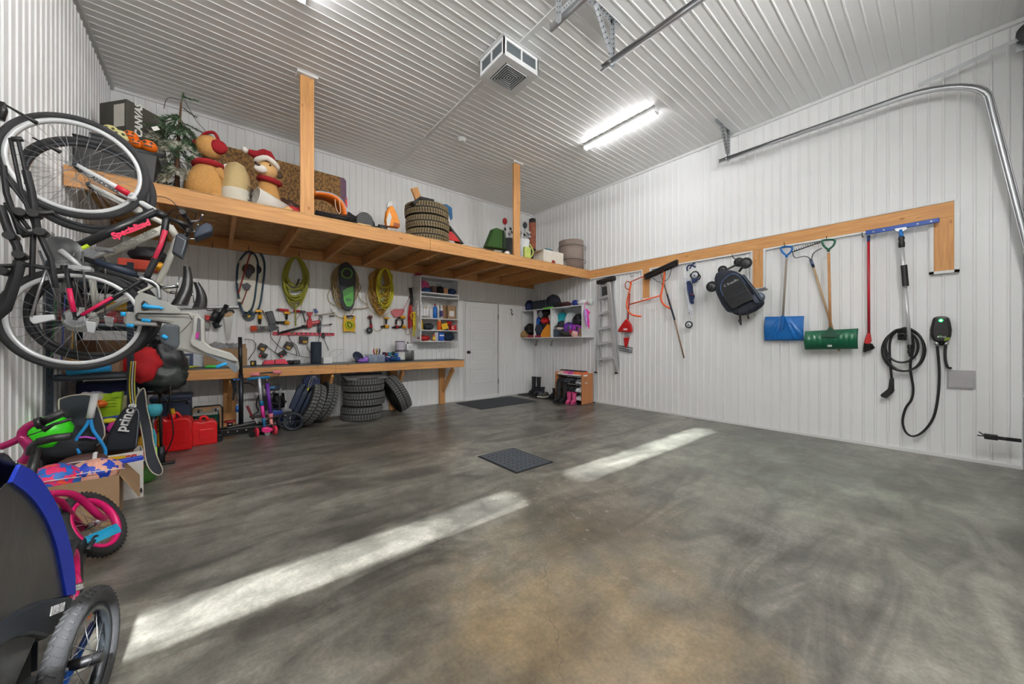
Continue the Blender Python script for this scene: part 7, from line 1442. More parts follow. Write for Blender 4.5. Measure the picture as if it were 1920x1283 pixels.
# ================================================================= BICYCLES HUNG ON THE LEFT WALL
def by(y): return lambda ox, oy, s: Q(ox, oy, s, PY(y))
def bike_wheel(par, c, ax, R, tw, rim_m, label, hub=.02, nsp=28, disc=False, nm='wheel'):
    """tyre, rim, spokes, hub; sub-parts hang on the tyre mesh"""
    c = V3(c); ax = V3(ax).normalized(); x, y = frame_of(ax)
    o = G().torus(c, ax, R - tw, tw, 64, 10, tw * .95).obj(nm, mat((44, 44, 46), .8, 0, .12, .3, 70), par)
    G().lathe([(R - 2 * tw - .018, -.012), (R - 2 * tw + .004, -.014), (R - 2 * tw + .006, .014), (R - 2 * tw - .018, .012)], c, ax, 64, True, True).obj('rim', rim_m, o)
    g = G(); hr = hub
    for k in range(nsp):
        a = 2 * pi * k / nsp; sd = .028 if k % 2 else -.028; b_ = a + (.9 if (k // 2) % 2 else -.9)
        g.tube([c + ax * sd + (x * cos(b_) + y * sin(b_)) * hr, c + (x * cos(a) + y * sin(a)) * (R - 2 * tw - .012)], .0013, 4)
    g.obj('spokes', STEEL, o); G().cyl(c - ax * .045, c + ax * .045, .016, n=14).obj('hub', BLK, o); return o
def cogs(par, c, ax, rs, nm='cassette', m=None):
    g = G()
    for k, r in enumerate(rs):
        n = int(r * 420); x, y = frame_of(V3(ax)); o_ = c + V3(ax) * (.006 * k); vs = [o_ + (x * cos(2 * pi * j / (2 * n)) + y * sin(2 * pi * j / (2 * n))) * (r + (.004 if j % 2 else 0)) for j in range(2 * n)]
        g.slab(vs, V3(ax) * .002)
    return g.obj(nm, m or CHROME, par)
AX = V3((0, 1, 0))
def hung_bike(y, pts, W, cols, label, seatpt, barpt, R, rim_m):
    """pts: joints seen in the photo, given in pixels and met with the bicycle's own plane"""
    F = PY(y); P = {k: F(*v) for k, v in pts.items()}; t = thing('bicycle', label, 'bicycle', (P['rear'].x, y, P['rear'].z - R))
    fm, fk, ac = cols
    bike_wheel(t, P['front'], AX, R, .021, rim_m, '', nm='front_wheel'); bike_wheel(t, P['rear'], AX, R, .021, rim_m, '', .03, nm='rear_wheel')
    g = G(); g.tube([P['bb'], P['headlow']], [.026, .028], 12); g.tube(smoothpts([P['headtop'], P['tt1'], P['seatj']], 6), .020, 12); g.tube([P['bb'], P['seatj'], P['seattop']], .017, 12); g.tube([P['headlow'], P['headtop']], .024, 12)
    g.tube([P['bb'] + AX * -.03, P['rear'] + AX * -.06], .011, 8).tube([P['bb'] + AX * .03, P['rear'] + AX * .06], .011, 8).tube([P['seatj'] + AX * -.02, P['rear'] + AX * -.06], .009, 8).tube([P['seatj'] + AX * .02, P['rear'] + AX * .06], .009, 8)
    fr = g.obj('frame', fm, t)
    cr = P['crown']; g = G(); d = (P['front'] - cr)
    for s_ in (-.05, .05): g.tube([cr + AX * s_, cr + d * .5 + AX * s_, P['front'] + AX * s_], [.019, .016, .012], 10)
    g.tube([cr - AX * .06, cr + AX * .06], .022, 10); g.tube([cr, P['headlow']], .018, 10); g.obj('fork', fk, t)
    G().tube([P['front'] - AX * .07, P['front'] + AX * .07], .009, 8).obj('axle', DKST, t); G().tube([P['rear'] - AX * .08, P['rear'] + AX * .08], .009, 8).obj('axle', DKST, t)
    # stem, bars, grips, levers
    b_ = F(*barpt); G().tube([P['headtop'], b_], .015, 10).obj('stem', BLK, t); dx = V3((-.03, 0, .02))
    G().tube(smoothpts([b_ - AX * .28 + dx, b_ - AX * .1, b_, b_ + AX * .1, b_ + AX * .28 + dx], 3), .012, 8).obj('handlebar', BLK, t)
    for s_ in (-1, 1): G().tube([b_ + AX * s_ * .17 + dx * .6, b_ + AX * s_ * .29 + dx], .017, 10).obj('grip', BLK, t); G().tube(smoothpts([b_ + AX * s_ * .15, b_ + AX * s_ * .17 + V3((.05, 0, .01)), b_ + AX * s_ * .26 + V3((.07, 0, .03))], 3), .006, 6).obj('brake_lever', CHROME, t)
    G().tube(smoothpts([b_, b_ + V3((-.06, -.05, .10)), P['headlow'] + V3((.05, -.06, .09)), cr + V3((0, -.05, 0))], 5), .0028, 6).obj('brake_cable', BLK, t); G().tube(smoothpts([b_, b_ + V3((.03, -.08, .09)), P['headtop'] + V3((.05, -.07, .05)), P['headtop']], 5), .0028, 6).obj('gear_cable', BLK, t)
    # saddle
    s0 = F(*seatpt[0]); s1 = F(*seatpt[1]); G().tube([P['seattop'], (s0 + s1) / 2 + (P['seattop'] - (s0 + s1) / 2) * .2], .012, 8).obj('seat_post', CHROME, t); ax = s1 - s0; L = ax.length; up = V3((ax.z, 0, -ax.x)).normalized() * (-1); rows = []
    for i in range(11):
        q = i / 10; wdt = .022 + .062 * q ** 1.9; c_ = s0 + ax * q + V3((.022 * sin(pi * q), 0, 0)); rows.append([c_ + AX * (cos(a) * wdt) + V3((cos(0) * 0, 0, 0)) + V3((1, 0, 0)) * (sin(a) * (.020 + .028 * q)) for a in [2 * pi * k / 12 for k in range(12)]])
    g = G().grid(rows, True, True); g.add(rows[0], [tuple(range(12))]); g.add(rows[-1], [tuple(range(12))[::-1]]); g.obj('saddle', mat((24, 24, 26), .35, 0, .1), t, sub=1)
    G().tube([s0 + ax * .25 + V3((-.03, .015, 0)), s0 + ax * .8 + V3((-.03, .015, 0))], .004, 6).obj('saddle_rail', CHROME, t)
    # crank, chain, cassette
    cogs(t, P['bb'] - AX * .055, (0, -1, 0), (.085, .07, .05), 'chainrings'); cogs(t, P['rear'] - AX * .05, (0, -1, 0), (.05, .04, .03)); ca = (P['ped'] - P['bb']).normalized()
    G().tube([P['bb'] - AX * .08, P['ped'] - AX * .09], [.014, .010], 8).obj('crank_arm', ALU, t); G().tube([P['bb'] + AX * .08, P['bb'] - ca * .17 + AX * .09], [.014, .010], 8).obj('crank_arm', ALU, t)
    for q, sg in ((P['ped'], -1), (P['bb'] - ca * .17, 1)):
        c_ = q + AX * sg * .145; g = G(); g.box(c_, (.085, .012, .022)).box(c_ - AX * .07, (.085, .012, .022)).box(c_ + V3((.04, -.035, 0)), (.01, .07, .02)).box(c_ + V3((-.04, -.035, 0)), (.01, .07, .02)).cyl(c_ + AX * .05, c_ - AX * .07, .008); g.obj('pedal', mat((186, 188, 190), .35, .6), t)
    u_ = (P['rear'] - P['bb']).normalized(); nn = V3((u_.z, 0, -u_.x)); g = G(); g.tube([P['bb'] - AX * .06 + nn * .085, P['rear'] - AX * .06 + nn * .045], .005, 4).tube([P['bb'] - AX * .06 - nn * .085, P['rear'] - AX * .06 - nn * .045], .005, 4); g.obj('chain', mat((120, 120, 122), .4, .8, .6, 0, 200), t)
    G().slab([P['rear'] + V3((.04, -.06, -.01)), P['rear'] + V3((.09, -.06, -.02)), P['rear'] + V3((.08, -.06, -.09)), P['rear'] + V3((.05, -.06, -.08))], (0, -.015, 0)).obj('derailleur', mat((200, 202, 204), .35, .5), t, bevel=.004)
    return t, P, fr
RIMW = mat((226, 228, 230), .3, .2, .02); RIMB = mat((52, 54, 58), .4, .3)
PKM = mat((214, 20, 84), .35, 0, .05)
YB = 3.5
b1_, P1, fr1 = hung_bike(YB, dict(front=(146, 314), rear=(147, 599), crown=(250, 372), headlow=(292, 396), headtop=(312, 408), bb=(121, 474), tt1=(302, 462), seatj=(274, 522), seattop=(300, 540), ped=(168, 512)), None,
    (mat((30, 31, 34), .3, 0, .05), mat((216, 218, 220), .3, 0, .03), PKM), 'black bicycle with magenta lettering and white fork hung nearest the camera', ((350, 500), (336, 572)), (358, 425), .325, RIMW)
# magenta decals as raised lettering bands on the down tube
F = PY(YB - .029); a, b_ = F(203, 447), F(285, 415); text('Specialized', .05, (a + b_) / 2 + V3((0, 0, -.0)), b_ - a, V3((0, 0, 1)), mat((236, 26, 84), .4), b1_, bold=.003, shear=.3)
G().tube([P1['bb'].lerp(P1['rear'], .55) + V3((0, -.06, 0)), P1['bb'].lerp(P1['rear'], .9) + V3((0, -.066, 0))], .0125, 8).obj('magenta_decal', PKM, b1_); G().tube([P1['seatj'].lerp(P1['rear'], .5) + V3((0, -.045, 0)), P1['seatj'].lerp(P1['rear'], .92) + V3((0, -.062, 0))], .0102, 8).obj('magenta_decal', PKM, b1_)
G().tube([P1['headtop'].lerp(P1['tt1'], .45) + V3((.006, -.008, 0)), P1['tt1'] + V3((.002, -.006, .01)), P1['tt1'].lerp(P1['seatj'], .4) + V3((0, -.006, 0))], .0165, 8).obj('red_white_decal', mat((214, 50, 80), .35, 0, .35), b1_)
F = PY(YB - .075); a, b_ = F(182, 338), F(212, 356); text('ANDORRA', .028, (a + b_) / 2, b_ - a, (0, 0, 1), BLK, b1_, bold=.001)
G().tube([P1['crown'].lerp(P1['front'], .28) + V3((0, -.058, 0)), P1['crown'].lerp(P1['front'], .05) + V3((0, -.052, 0))], .0195, 10).obj('red_fork_decal', mat((214, 24, 54), .35), b1_)
G().lathe([(.035, 0), (.08, 0), (.08, .003), (.035, .003)], P1['rear'] + V3((0, .045, 0)), (0, 1, 0), 40).obj('spoke_guard', mat((200, 200, 194), .4, 0, 0, alpha=.8), b1_)
G().tube([P1['bb'].lerp(P1['seatj'], .38) + V3((0, -.05, .0)), P1['bb'].lerp(P1['seatj'], .88) + V3((0, -.05, 0))], .022, 12).obj('frame_pump', mat((28, 40, 58), .5), b1_); G().tube([P1['bb'].lerp(P1['headlow'], .1) + V3((.0, -.04, -.04)), P1['bb'].lerp(P1['headlow'], .26) + V3((0, -.04, -.035))], .011, 8).obj('lime_valve_light', mat((190, 220, 30), .4), b1_)
t = thing('handlebar_bag', 'dark handlebar bag with grey piping on the black bicycle', 'bag', (P1['headtop'].x + .12, 3.4, P1['headtop'].z - .1)); F = PY(3.36); G().slab([F(*q) for q in ((362, 440), (372, 424), (388, 416), (400, 424), (398, 434), (366, 447))], (0, .16, 0)).obj('pouch', mat((40, 50, 66), .6, 0, .15), t, bevel=.012)
t = thing('frame_bag', 'black pouch bag with zip strapped behind the handlebars', 'bag', (P1['headtop'].x + .06, 3.44, P1['headtop'].z - .25)); F = PY(3.40); G().slab([F(*q) for q in ((322, 474), (330, 440), (338, 436), (352, 446), (350, 458), (342, 484), (326, 474))], (0, .10, 0)).obj('pouch', mat((26, 32, 44), .55, 0, .15), t, bevel=.014); G().tube([F(332, 442), F(348, 452), F(340, 478)], .003, 6).obj('zip', mat((150, 156, 164), .4), t)
b2_, P2_, fr2 = hung_bike(3.86, dict(front=(170, 350), rear=(183, 590), crown=(262, 397), headlow=(318, 424), headtop=(332, 446), bb=(168, 492), tt1=(315, 492), seatj=(296, 532), seattop=(318, 548), ped=(208, 478)), None,
    (mat((204, 202, 192), .35, 0, .03), mat((222, 222, 216), .3, 0, .02), PKM), 'white bicycle hung behind the black one with dark rims', ((368, 530), (374, 578)), (352, 440), .335, RIMB)
F = PY(3.86 - .03); a, b_ = F(212, 470), F(292, 432); text('ADVENTURES', .048, (a + b_) / 2, b_ - a, (0, 0, 1), mat((150, 148, 138), .4), b2_, bold=.001)
# ---- wall rack arms of black square tube
t = thing('bicycle_carrier', 'black steel bicycle carrier with folding arms at the left edge', 'bike rack', (-.9, 3.1, 1.2)); F = PY(3.12); CB = mat((44, 44, 46), .5, .5, .12); f = lambda x, y: F(x / 4.933, 180 + y / 4.933); h = lambda x, y: F(x / 4.01, 380 + y / 4.01)
for pts, r, nm in (([f(30, 640), f(60, 900), f(190, 1283)], .013, 'arm'), ([f(95, 390), f(130, 560), f(200, 900), f(340, 1150)], .009, 'arm'), ([f(165, 400), f(205, 560), f(235, 700)], .009, 'arm'), ([f(240, 690), f(290, 880), f(350, 1283)], .017, 'mast'),
                   ([f(0, 620), f(60, 760), f(240, 1000), f(330, 1230)], .009, 'arm'), ([h(0, 20), h(60, 200), h(130, 330), h(150, 450)], .018, 'post'), ([h(150, 440), h(120, 560), h(40, 800), h(-60, 880)], .024, 'hitch_tube'), ([h(40, 0), h(150, 180), h(220, 240)], .010, 'arm'), ([h(90, 30), h(220, 200)], .010, 'arm'), ([h(280, 200), h(380, 420), h(420, 640)], .014, 'tray_arm'), ([h(0, 480), h(220, 470), h(380, 500)], .013, 'cross_arm'), ([h(250, 240), h(240, 570)], .012, 'arm')):
    G().tube(pts, r, 4).obj(nm, CB, t, bevel=.002)
for c_ in (f(210, 1090), f(330, 1100), h(320, 230), h(90, 260), h(160, 400), h(30, 520)): G().cyl(c_ - AX * .045, c_ + AX * .03, .021, n=14).obj('pivot_knob', BLK, t)
for a, b_ in ((f(250, 1090), f(500, 1080)), (h(160, 250), h(350, 215)), (f(110, 400), f(210, 400))): G().tube([a, b_], .013, 8).obj('cradle', BLK, t)
for a, b_ in ((f(20, 65), f(340, 250)), (f(300, 385), f(560, 520))): G().tube([a, a.lerp(b_, .6), b_], [.004, .008, .012], 6).obj('wheel_strap', BLK, t)
G().tube([f(10, 60), f(30, 130), f(0, 220)], .016, 6).obj('strap_buckle', BLK, t); G().tube([h(350, 500), h(300, 640), h(235, 860)], .006, 6).obj('safety_chain', STEEL, t); G().slab([h(218, 852), h(400, 840), h(412, 880), h(300, 905), h(250, 915), h(222, 890)], (0, .025, 0)).obj('white_pedal_cage', mat((216, 218, 220), .35, .3), t, bevel=.005)
G().tube([V3((LX + .012, 3.16, .98)), V3((LX + .012, 3.16, 2.35))], .02, 4).obj('wall_rail', CB, t)
# ---- grey child seat
GS = mat((158, 158, 152), .45, 0, .02); GD = mat((70, 76, 82), .5, 0, .06); CB2 = mat((24, 160, 220), .4)
F = PY(3.35); e = lambda x, y: F(200 + x / 3.773, 360 + y / 3.773)
t = thing('child_bike_seat', 'grey plastic child bicycle seat with bright blue buckles', 'child seat', at0(e(900, 1280)))
def shell(pts, th, nm, m, y0=0.0, bv=.012): return G().slab([p + V3((0, y0, 0)) for p in [e(*q) for q in pts]], (0, th, 0)).obj(nm, m, t, bevel=bv)
shell([(195, 880), (200, 745), (240, 706), (330, 735), (430, 780), (525, 840), (520, 860), (210, 860)], .02, 'side_wing', GS, .24); shell([(195, 880), (200, 745), (240, 706), (330, 735), (430, 780), (525, 840), (520, 860), (210, 860)], .02, 'side_wing', GS, 0)
shell([(205, 900), (215, 848), (560, 845), (650, 860), (690, 900), (695, 1050), (730, 1095), (880, 1140), (935, 1190), (942, 1260), (910, 1283), (870, 1240), (800, 1190), (690, 1160), (560, 1130), (490, 1120), (440, 1100), (445, 1000), (450, 930), (330, 912)], .22, 'back_shell', GS, .02, .03)
shell([(610, 880), (640, 870), (690, 905), (695, 1060), (735, 1095), (885, 1145), (930, 1200), (900, 1200), (700, 1140), (600, 1085), (590, 1050), (612, 980)], .03, 'side_frame', mat((172, 172, 166), .4), -.01, .008)
shell([(645, 890), (664, 900), (668, 1055), (628, 1040), (636, 980), (640, 930)], .012, 'window_slot', mat((86, 88, 90), .6), -.014, .002); shell([(630, 1000), (656, 990), (652, 1030), (630, 1042)], .004, 'magenta_patch', mat((170, 30, 130)), -.018, 0)
shell([(400, 935), (515, 940), (515, 1085), (490, 1115), (440, 1100), (385, 1070), (365, 1020), (365, 985)], .20, 'foot_well', GD, .0, .02); shell([(700, 1145), (870, 1195), (925, 1235), (930, 1270), (905, 1278), (860, 1235), (780, 1190)], .006, 'nose_inner', mat((104, 112, 118), .5), -.016, .002)
shell([(245, 790), (262, 768), (290, 780), (300, 830), (262, 842), (245, 830)], .014, 'buckle_recess', BLK, -.012, .004); G().tube([e(265, 800) - AX * .02, e(285, 812) - AX * .02, e(385, 820) - AX * .02, e(397, 832) - AX * .02], [.018, .014, .009, .012], 8).obj('blue_strap', CB2, t)
for a, b_ in (((145, 945), (195, 948)), ((250, 908), (315, 914)), ((395, 1015), (432, 1038)), ((775, 1240), (850, 1212)), ((120, 850), (120, 880))): G().tube([e(*a) - AX * .01, e(*b_) - AX * .01], .012, 8).obj('blue_buckle', CB2, t)
shell([(110, 935), (130, 840), (190, 850), (200, 905), (350, 915), (355, 948), (200, 940)], .14, 'foot_rest', GS, .05, .01); G().tube(smoothpts([e(230, 605), e(330, 640), e(365, 680), e(375, 760)], 4), .010, 8).obj('support_rod', CHROME, t)
for k in range(6): G().sph(e(790 + 22 * k - 120, 1168 + 5 * k) - AX * .018, .003).obj('vent_hole', BLK, t)
G().tube(smoothpts([e(520, 1000) - AX * .012, e(560, 960) - AX * .012, e(600, 915) - AX * .012], 3), .002, 5).obj('crest_line', BLK, t); G().tube([e(220, 858) - AX * .012, e(580, 866) - AX * .012, e(606, 905) - AX * .012], .004, 6).obj('seam', mat((50, 50, 50)), t)
# ================================================================= STEEL SHELF AND CLUTTER BEHIND THE BICYCLES
t = thing('steel_shelf', 'dark slotted steel shelving unit at the left wall under the loft', 'shelving', (-.75, 4.55, 0)); SX0, SX1, SY0, SY1 = -.955, -.545, 4.2, 4.95; SP = mat((62, 70, 80), .45, .5, .12)
for x_, y_ in ((SX0, SY0), (SX1, SY0), (SX0, SY1), (SX1, SY1)):
    g = G().bx(x_ - .018, x_ + .018, y_ - .002, y_ + .002, 0, 1.85).bx(x_ - .002 + (.016 if x_ == SX1 else -.016), x_ + .002 + (.016 if x_ == SX1 else -.016), y_, y_ + .032, 0, 1.85).mt(1)
    for k in range(28): g.box((x_, y_ - .0025, .08 + k * .062), (.010, .001, .022))
    g.obj('post', [SP, BLK], t)
SHZ = (.10, .96, 1.36, 1.70)
for z in SHZ: 
    g = G().bx(SX0 + .02, SX1 - .02, SY0 + .003, SY0 + .012, z - .05, z).bx(SX0 + .02, SX1 - .02, SY1 - .012, SY1 - .003, z - .05, z).bx(SX0 + .018, SX1 - .022, SY0 + .012, SY1 - .012, z - .008, z - .002); g.obj('shelf', SP, t)
    G().tube([(SX0 + .02, SY0 - .004, z - .024), (SX1 - .02, SY0 - .004, z - .024)], .013, 8).obj('front_bar', mat((112, 120, 128), .4, .6), t)
def lot(lst):
    for (nm, kind, p, d, c_, lb, cat) in lst:
        m_ = mat(c_, .55, 0, .18, .15, 18)
        if kind == 'b': solo(G().box(V3(p) + V3((0, 0, d[2] / 2)), d), nm, m_, lb, cat, bevel=.008)
        elif kind == 's': solo(G().sph(V3(p) + V3((0, 0, d[2] * .92)), d, None, 20, 14, .28, 3), nm, m_, lb, cat)
        elif kind == 't': solo(G().tube([V3(p), V3(p) + V3(d[:3])], d[3], 10), nm, m_, lb, cat)
z1, z2, z3 = SHZ[1], SHZ[2], SHZ[3]
lot([('amazon_like', 'b', (0, 0, -9), (.1, .1, .1), (0, 0, 0), '', '')][:0] + [
 ('yellow_label_box', 'b', (-.76, 4.38, z1 + .001), (.30, .24, .16), (164, 130, 100), 'brown box with orange label seen through the lower bicycle wheel', 'box'),
 ('blue_foam_roll', 't', (-.86, 4.14, z1 + .03), (.22, .0, .02, .035), (20, 140, 200), 'bright blue foam roll on the front of the steel shelf', 'foam roll'),
 ('brown_carton', 'b', (-.74, 4.7, z1 + .001), (.34, .22, .26), (140, 106, 78), 'brown carton at the back of the waist high steel shelf', 'box'),
 ('red_toolbox', 'b', (-.78, 4.42, z2 + .001), (.30, .3, .10), (150, 26, 36), 'dark red toolbox on the steel shelf behind wheel spokes', 'toolbox'),
 ('yellow_drill_case', 'b', (-.66, 4.36, z2 + .102), (.20, .2, .07), (226, 172, 20), 'yellow case on top of the dark red toolbox', 'case'),
 ('black_case', 'b', (-.85, 4.36, z2 + .102), (.13, .2, .12), (40, 42, 46), 'black case left of the yellow case on the toolbox', 'case'),
 ('dark_crate', 'b', (-.75, 4.5, z3 + .001), (.36, .4, .14), (46, 46, 50), 'dark tray on the highest steel shelf', 'tray'),
 ('orange_hedge_trimmer', 'b', (-.55, 4.95 - .3, z3 + .15), (.24, .16, .09), (206, 70, 48), 'orange red power tool lying on the dark shelf tray', 'power tool'),
 ('yellow_work_light', 's', (-.42, 4.6, z3 + .16), (.05, .05, .04), (226, 160, 20), 'yellow tipped work light beside the orange power tool', 'work light'),
 ('black_helmet_bag', 's', (-.50, 4.75, z3 + .24), (.12, .1, .08), (30, 30, 34), 'black lumpy bag resting over the orange power tool', 'bag'),
 ('navy_bin', 'b', (-.74, 4.7, .56), (.32, .3, .30), (28, 40, 90), 'dark blue bin below the waist high steel shelf', 'bin'),
 ('navy_bin_stand', 'b', (-.74, 4.7, .102), (.34, .3, .455), (70, 60, 54), 'brown carton carrying the dark blue bin', 'box'),
 ('fleece_blanket', 's', (-.62, 4.36, .50), (.12, .12, .13), (176, 170, 132), 'beige fleece bundle behind the lime box', 'blanket'),
 ('fleece_stand', 'b', (-.74, 4.34, .102), (.36, .24, .395), (60, 58, 62), 'grey carton under the beige fleece bundle', 'box'),
 ('clear_bag', 's', (-.76, 4.22, .72), (.10, .06, .05), (206, 196, 204), 'clear plastic bag on top of the toy pile', 'bag'),
 ('magenta_bag', 's', (-.60, 4.12, .48), (.06, .06, .06), (226, 60, 160), 'magenta bag below the beige fleece bundle', 'bag'),
 ('orange_toy', 's', (-.70, 4.14, .70), (.04, .04, .03), (240, 110, 30), 'small orange toy beside the lime box top', 'toy'),
])
t = thing('shelf_cords', 'yellow and white cords hanging down the steel shelf post', 'cord', (-.53, 4.17, .5)); 
for k in range(3): G().tube(smoothpts([V3((-.535 + .012 * k, 4.17, 1.05)), V3((-.545 + .014 * k, 4.165, .85)), V3((-.53 + .012 * k, 4.165, .6)), V3((-.535 + .01 * k, 4.16, .35))], 4), .004, 6).obj('strand', (mat((230, 206, 40)), TRIM, mat((220, 210, 90)))[k], t)
for k, c_ in enumerate(((40, 110, 60), (60, 80, 170), (210, 150, 40))): solo(G().tube([V3((-.93 + .05 * k, 4.1, 1.0)), V3((-.9 + .04 * k, 4.1, 1.55))], .004, 6), 'bungee_cord', mat(c_), ('green', 'blue', 'ochre')[k] + ' bungee cord hanging before the steel shelf', 'cord')
F = PY(4.6); k7 = lambda x, y: F(200 + x / 4.935, 620 + y / 4.935)
blob('red_jacket', V3((k7(330, 300).x, 4.45, k7(330, 300).z)), (.13, .1, .16), mat((200, 24, 34), .7, 0, .08, .3, 20), 'bright red jacket with white lettering hung at the shelf end', 'jacket', .22)
blob('black_gear', V3((k7(520, 330).x, 4.85, k7(500, 300).z)), (.14, .12, .26), mat((32, 32, 36), .4, 0, .3, .4, 14), 'glossy black gear bags hanging between shelf and bench', 'bag', .35)
blob('green_black_gear', V3((k7(480, 470).x, 4.8, k7(480, 450).z)), (.19, .12, .13), mat((44, 52, 48), .4, 0, .2, .4, 12), 'dark green black padded gear hanging below the red jacket', 'bag', .3)
blob('strapped_pack', V3((k7(600, 350).x, 4.9, k7(600, 330).z)), (.10, .1, .2), mat((52, 52, 48), .45, 0, .35, .4, 16), 'dark strapped pack end hanging before the bench left end', 'backpack', .3)
solo(G().tube([k7(590, 500), k7(585, 640), k7(555, 760)], .008, 6), 'hanging_webbing', BLK, 'black webbing hanging below the dark gear', 'strap')
for a in ((-.42, 4.3), (-.24, 4.75)): pass
t = thing('gear_rail', 'short steel arm at the shelf end carrying the dark gear', 'hanger', (-.5, 4.9, 1.0)); G().tube([(SX1 + .02, 4.95, 1.22), (-.10, 4.95, 1.22)], .012, 8).obj('arm', SP, t); G().tube([(SX1 + .02, 4.95, 1.0), (-.2, 4.95, 1.2)], .008, 6).obj('brace', SP, t)
# ================================================================= FLOOR CLUTTER LEFT
F5 = lambda y: Q(0, 680, 4.276, PY(y))
def open_box(x0, x1, y0, y1, h, name, label, m, rz=0.0, flaps=True):
    t = thing(name, label, 'box', ((x0 + x1) / 2, (y0 + y1) / 2, 0)); c = V3(((x0 + x1) / 2, (y0 + y1) / 2, 0)); R = RZ(rz); th = .006
    def bb(a, b_, c_, d_, e_, f_, nm, mm=m): g = G().bx(a, b_, c_, d_, e_, f_); g.rot(R, c); return g.obj(nm, mm, t)
    bb(x0, x1, y0, y0 + th, 0, h, 'front_wall'); bb(x0, x1, y1 - th, y1, 0, h, 'back_wall'); bb(x0, x0 + th, y0 + th, y1 - th, 0, h, 'side_wall'); bb(x1 - th, x1, y0 + th, y1 - th, 0, h, 'side_wall'); bb(x0, x1, y0, y1, 0, .005, 'bottom')
    return t, c, R
t, c, R = open_box(-.92, -.52, 3.48, 3.86, .32, 'cardboard_box', 'open brown cardboard box of sports balls by the left wall', CARD, radians(5))
g = G().slab([V3((-.52, 3.48, .32)), V3((-.52, 3.86, .32)), V3((-.44, 3.84, .20)), V3((-.43, 3.50, .14))], (.005, 0, .003)).rot(R, c); g.obj('right_flap', CARD, t); g = G().slab([V3((-.92, 3.48, .32)), V3((-.92, 3.86, .32)), V3((-.95, 3.84, .46)), V3((-.95, 3.52, .44))], (.005, 0, 0)).rot(R, c); g.obj('left_flap', CARD, t)
FC = c + R @ V3((0, -.192, 0)); 
for tx, sz, dx, dz in (('home', .022, .06, .295), ('centre', .035, .07, .262), ('store', .030, .065, .228)): text(tx, sz, FC + V3((dx, dx * .21, dz)), R @ V3((1, 0, 0)), (0, 0, 1), mat((196, 186, 172)), t)
def ball(p, r, m, name, label): 
    t = thing(name, label, 'ball', (p[0], p[1], p[2] - r[2])); G().sph(p, r, RZ(.2)).obj('skin', m, t); G().torus(p, (0, .3, 1), r[0] * .99, .003, 40, 6).obj('seam', mat((240, 240, 240)), t); return t
def splash(c1, c2, c3, sc, nm):
    m = bpy.data.materials.new(nm); m.use_nodes = True; n = m.node_tree.nodes; l = m.node_tree.links; b = n['Principled BSDF']; b.inputs['Roughness'].default_value = .45; tc = n.new('ShaderNodeTexCoord'); ns = n.new('ShaderNodeTexNoise'); ns.inputs['Scale'].default_value = sc; ns.inputs['Detail'].default_value = 3; l.new(tc.outputs['Object'], ns.inputs['Vector'])
    cr = n.new('ShaderNodeValToRGB'); cr.color_ramp.interpolation = 'CONSTANT'; e_ = cr.color_ramp.elements; e_[0].position = 0; e_[0].color = lin(c1); e_[1].position = .47; e_[1].color = lin(c2); q = e_.new(.58); q.color = lin(c3); l.new(ns.outputs[0], cr.inputs[0]); l.new(cr.outputs[0], b.inputs['Base Color']); return m
ball(V3((-.80, 3.60, .32)), (.12, .11, .11), splash((30, 110, 200), (236, 40, 110), (240, 90, 60), 22, 'pink_blue_splash'), 'rugby_ball', 'pink and blue speckled ball at left in the cardboard box')
ball(V3((-.645, 3.68, .315)), (.14, .10, .095), splash((30, 70, 190), (244, 176, 150), (244, 190, 170), 18, 'peach_blue_spots'), 'football', 'peach ball with blue patches at right in the cardboard box')
ball(V3((-.72, 3.80, .37)), (.12, .055, .06), mat((74, 44, 38), .6, 0, .1), 'leather_football', 'brown leather football with white bands at box back')
G().torus((-.66, 3.79, .372), (1, .1, 0), .056, .006, 30, 6, .012).obj('white_band', TRIM, [o for o in COL.objects if o.name.startswith('leather_football')][0])
ball(V3((-.72, 3.72, .12)), (.09, .09, .09), mat((28, 60, 180), .4), 'blue_ball', 'royal blue ball under the brown football')
solo(G().box((-.50, 3.74, .355), (.16, .04, .03), RZ(.3)), 'blue_pump', mat((20, 60, 190), .4), 'royal blue plastic bar on the right of the balls', 'pump', bevel=.006); solo(G().box((-.57, 3.81, .36), (.10, .05, .03), RZ(-.2)), 'yellow_packet', YEL, 'yellow packet between football and blue bar', 'packet', bevel=.004)
WB = mat((222, 218, 212), .6, 0, .05)
t, c, R = open_box(-.80, -.46, 3.95, 4.15, .36, 'nappy_box', 'white printed carton holding rackets behind the cardboard box', WB, radians(10))
FC = c + R @ V3((0, -.104, 0)); text('HUGGIES', .075, FC + V3((-.02, 0, .31)), R @ V3((1, 0, 0)), (0, 0, 1), mat((200, 30, 40)), t, bold=.003); SC_ = c + R @ V3((.174, 0, 0)); text('HUGGIES', .045, SC_ + V3((0, 0, .32)), R @ V3((0, 1, 0)), (0, 0, 1), mat((200, 30, 40)), t, bold=.002); text('4', .05, FC + V3((.15, .03, .05)), R @ V3((1, 0, 0)), (0, 0, 1), BLK, t, bold=.002)
for k, (dz, w_) in enumerate(((.22, .04), (.14, .05), (.08, .03))): G().box(SC_ + V3((.001, 0, dz)) + R @ V3((0, (-.04, .05, -.02)[k], 0)), (.002, w_, w_), R).obj('printed_mark', (mat((200, 60, 50)), BLK, BLK)[k], t)
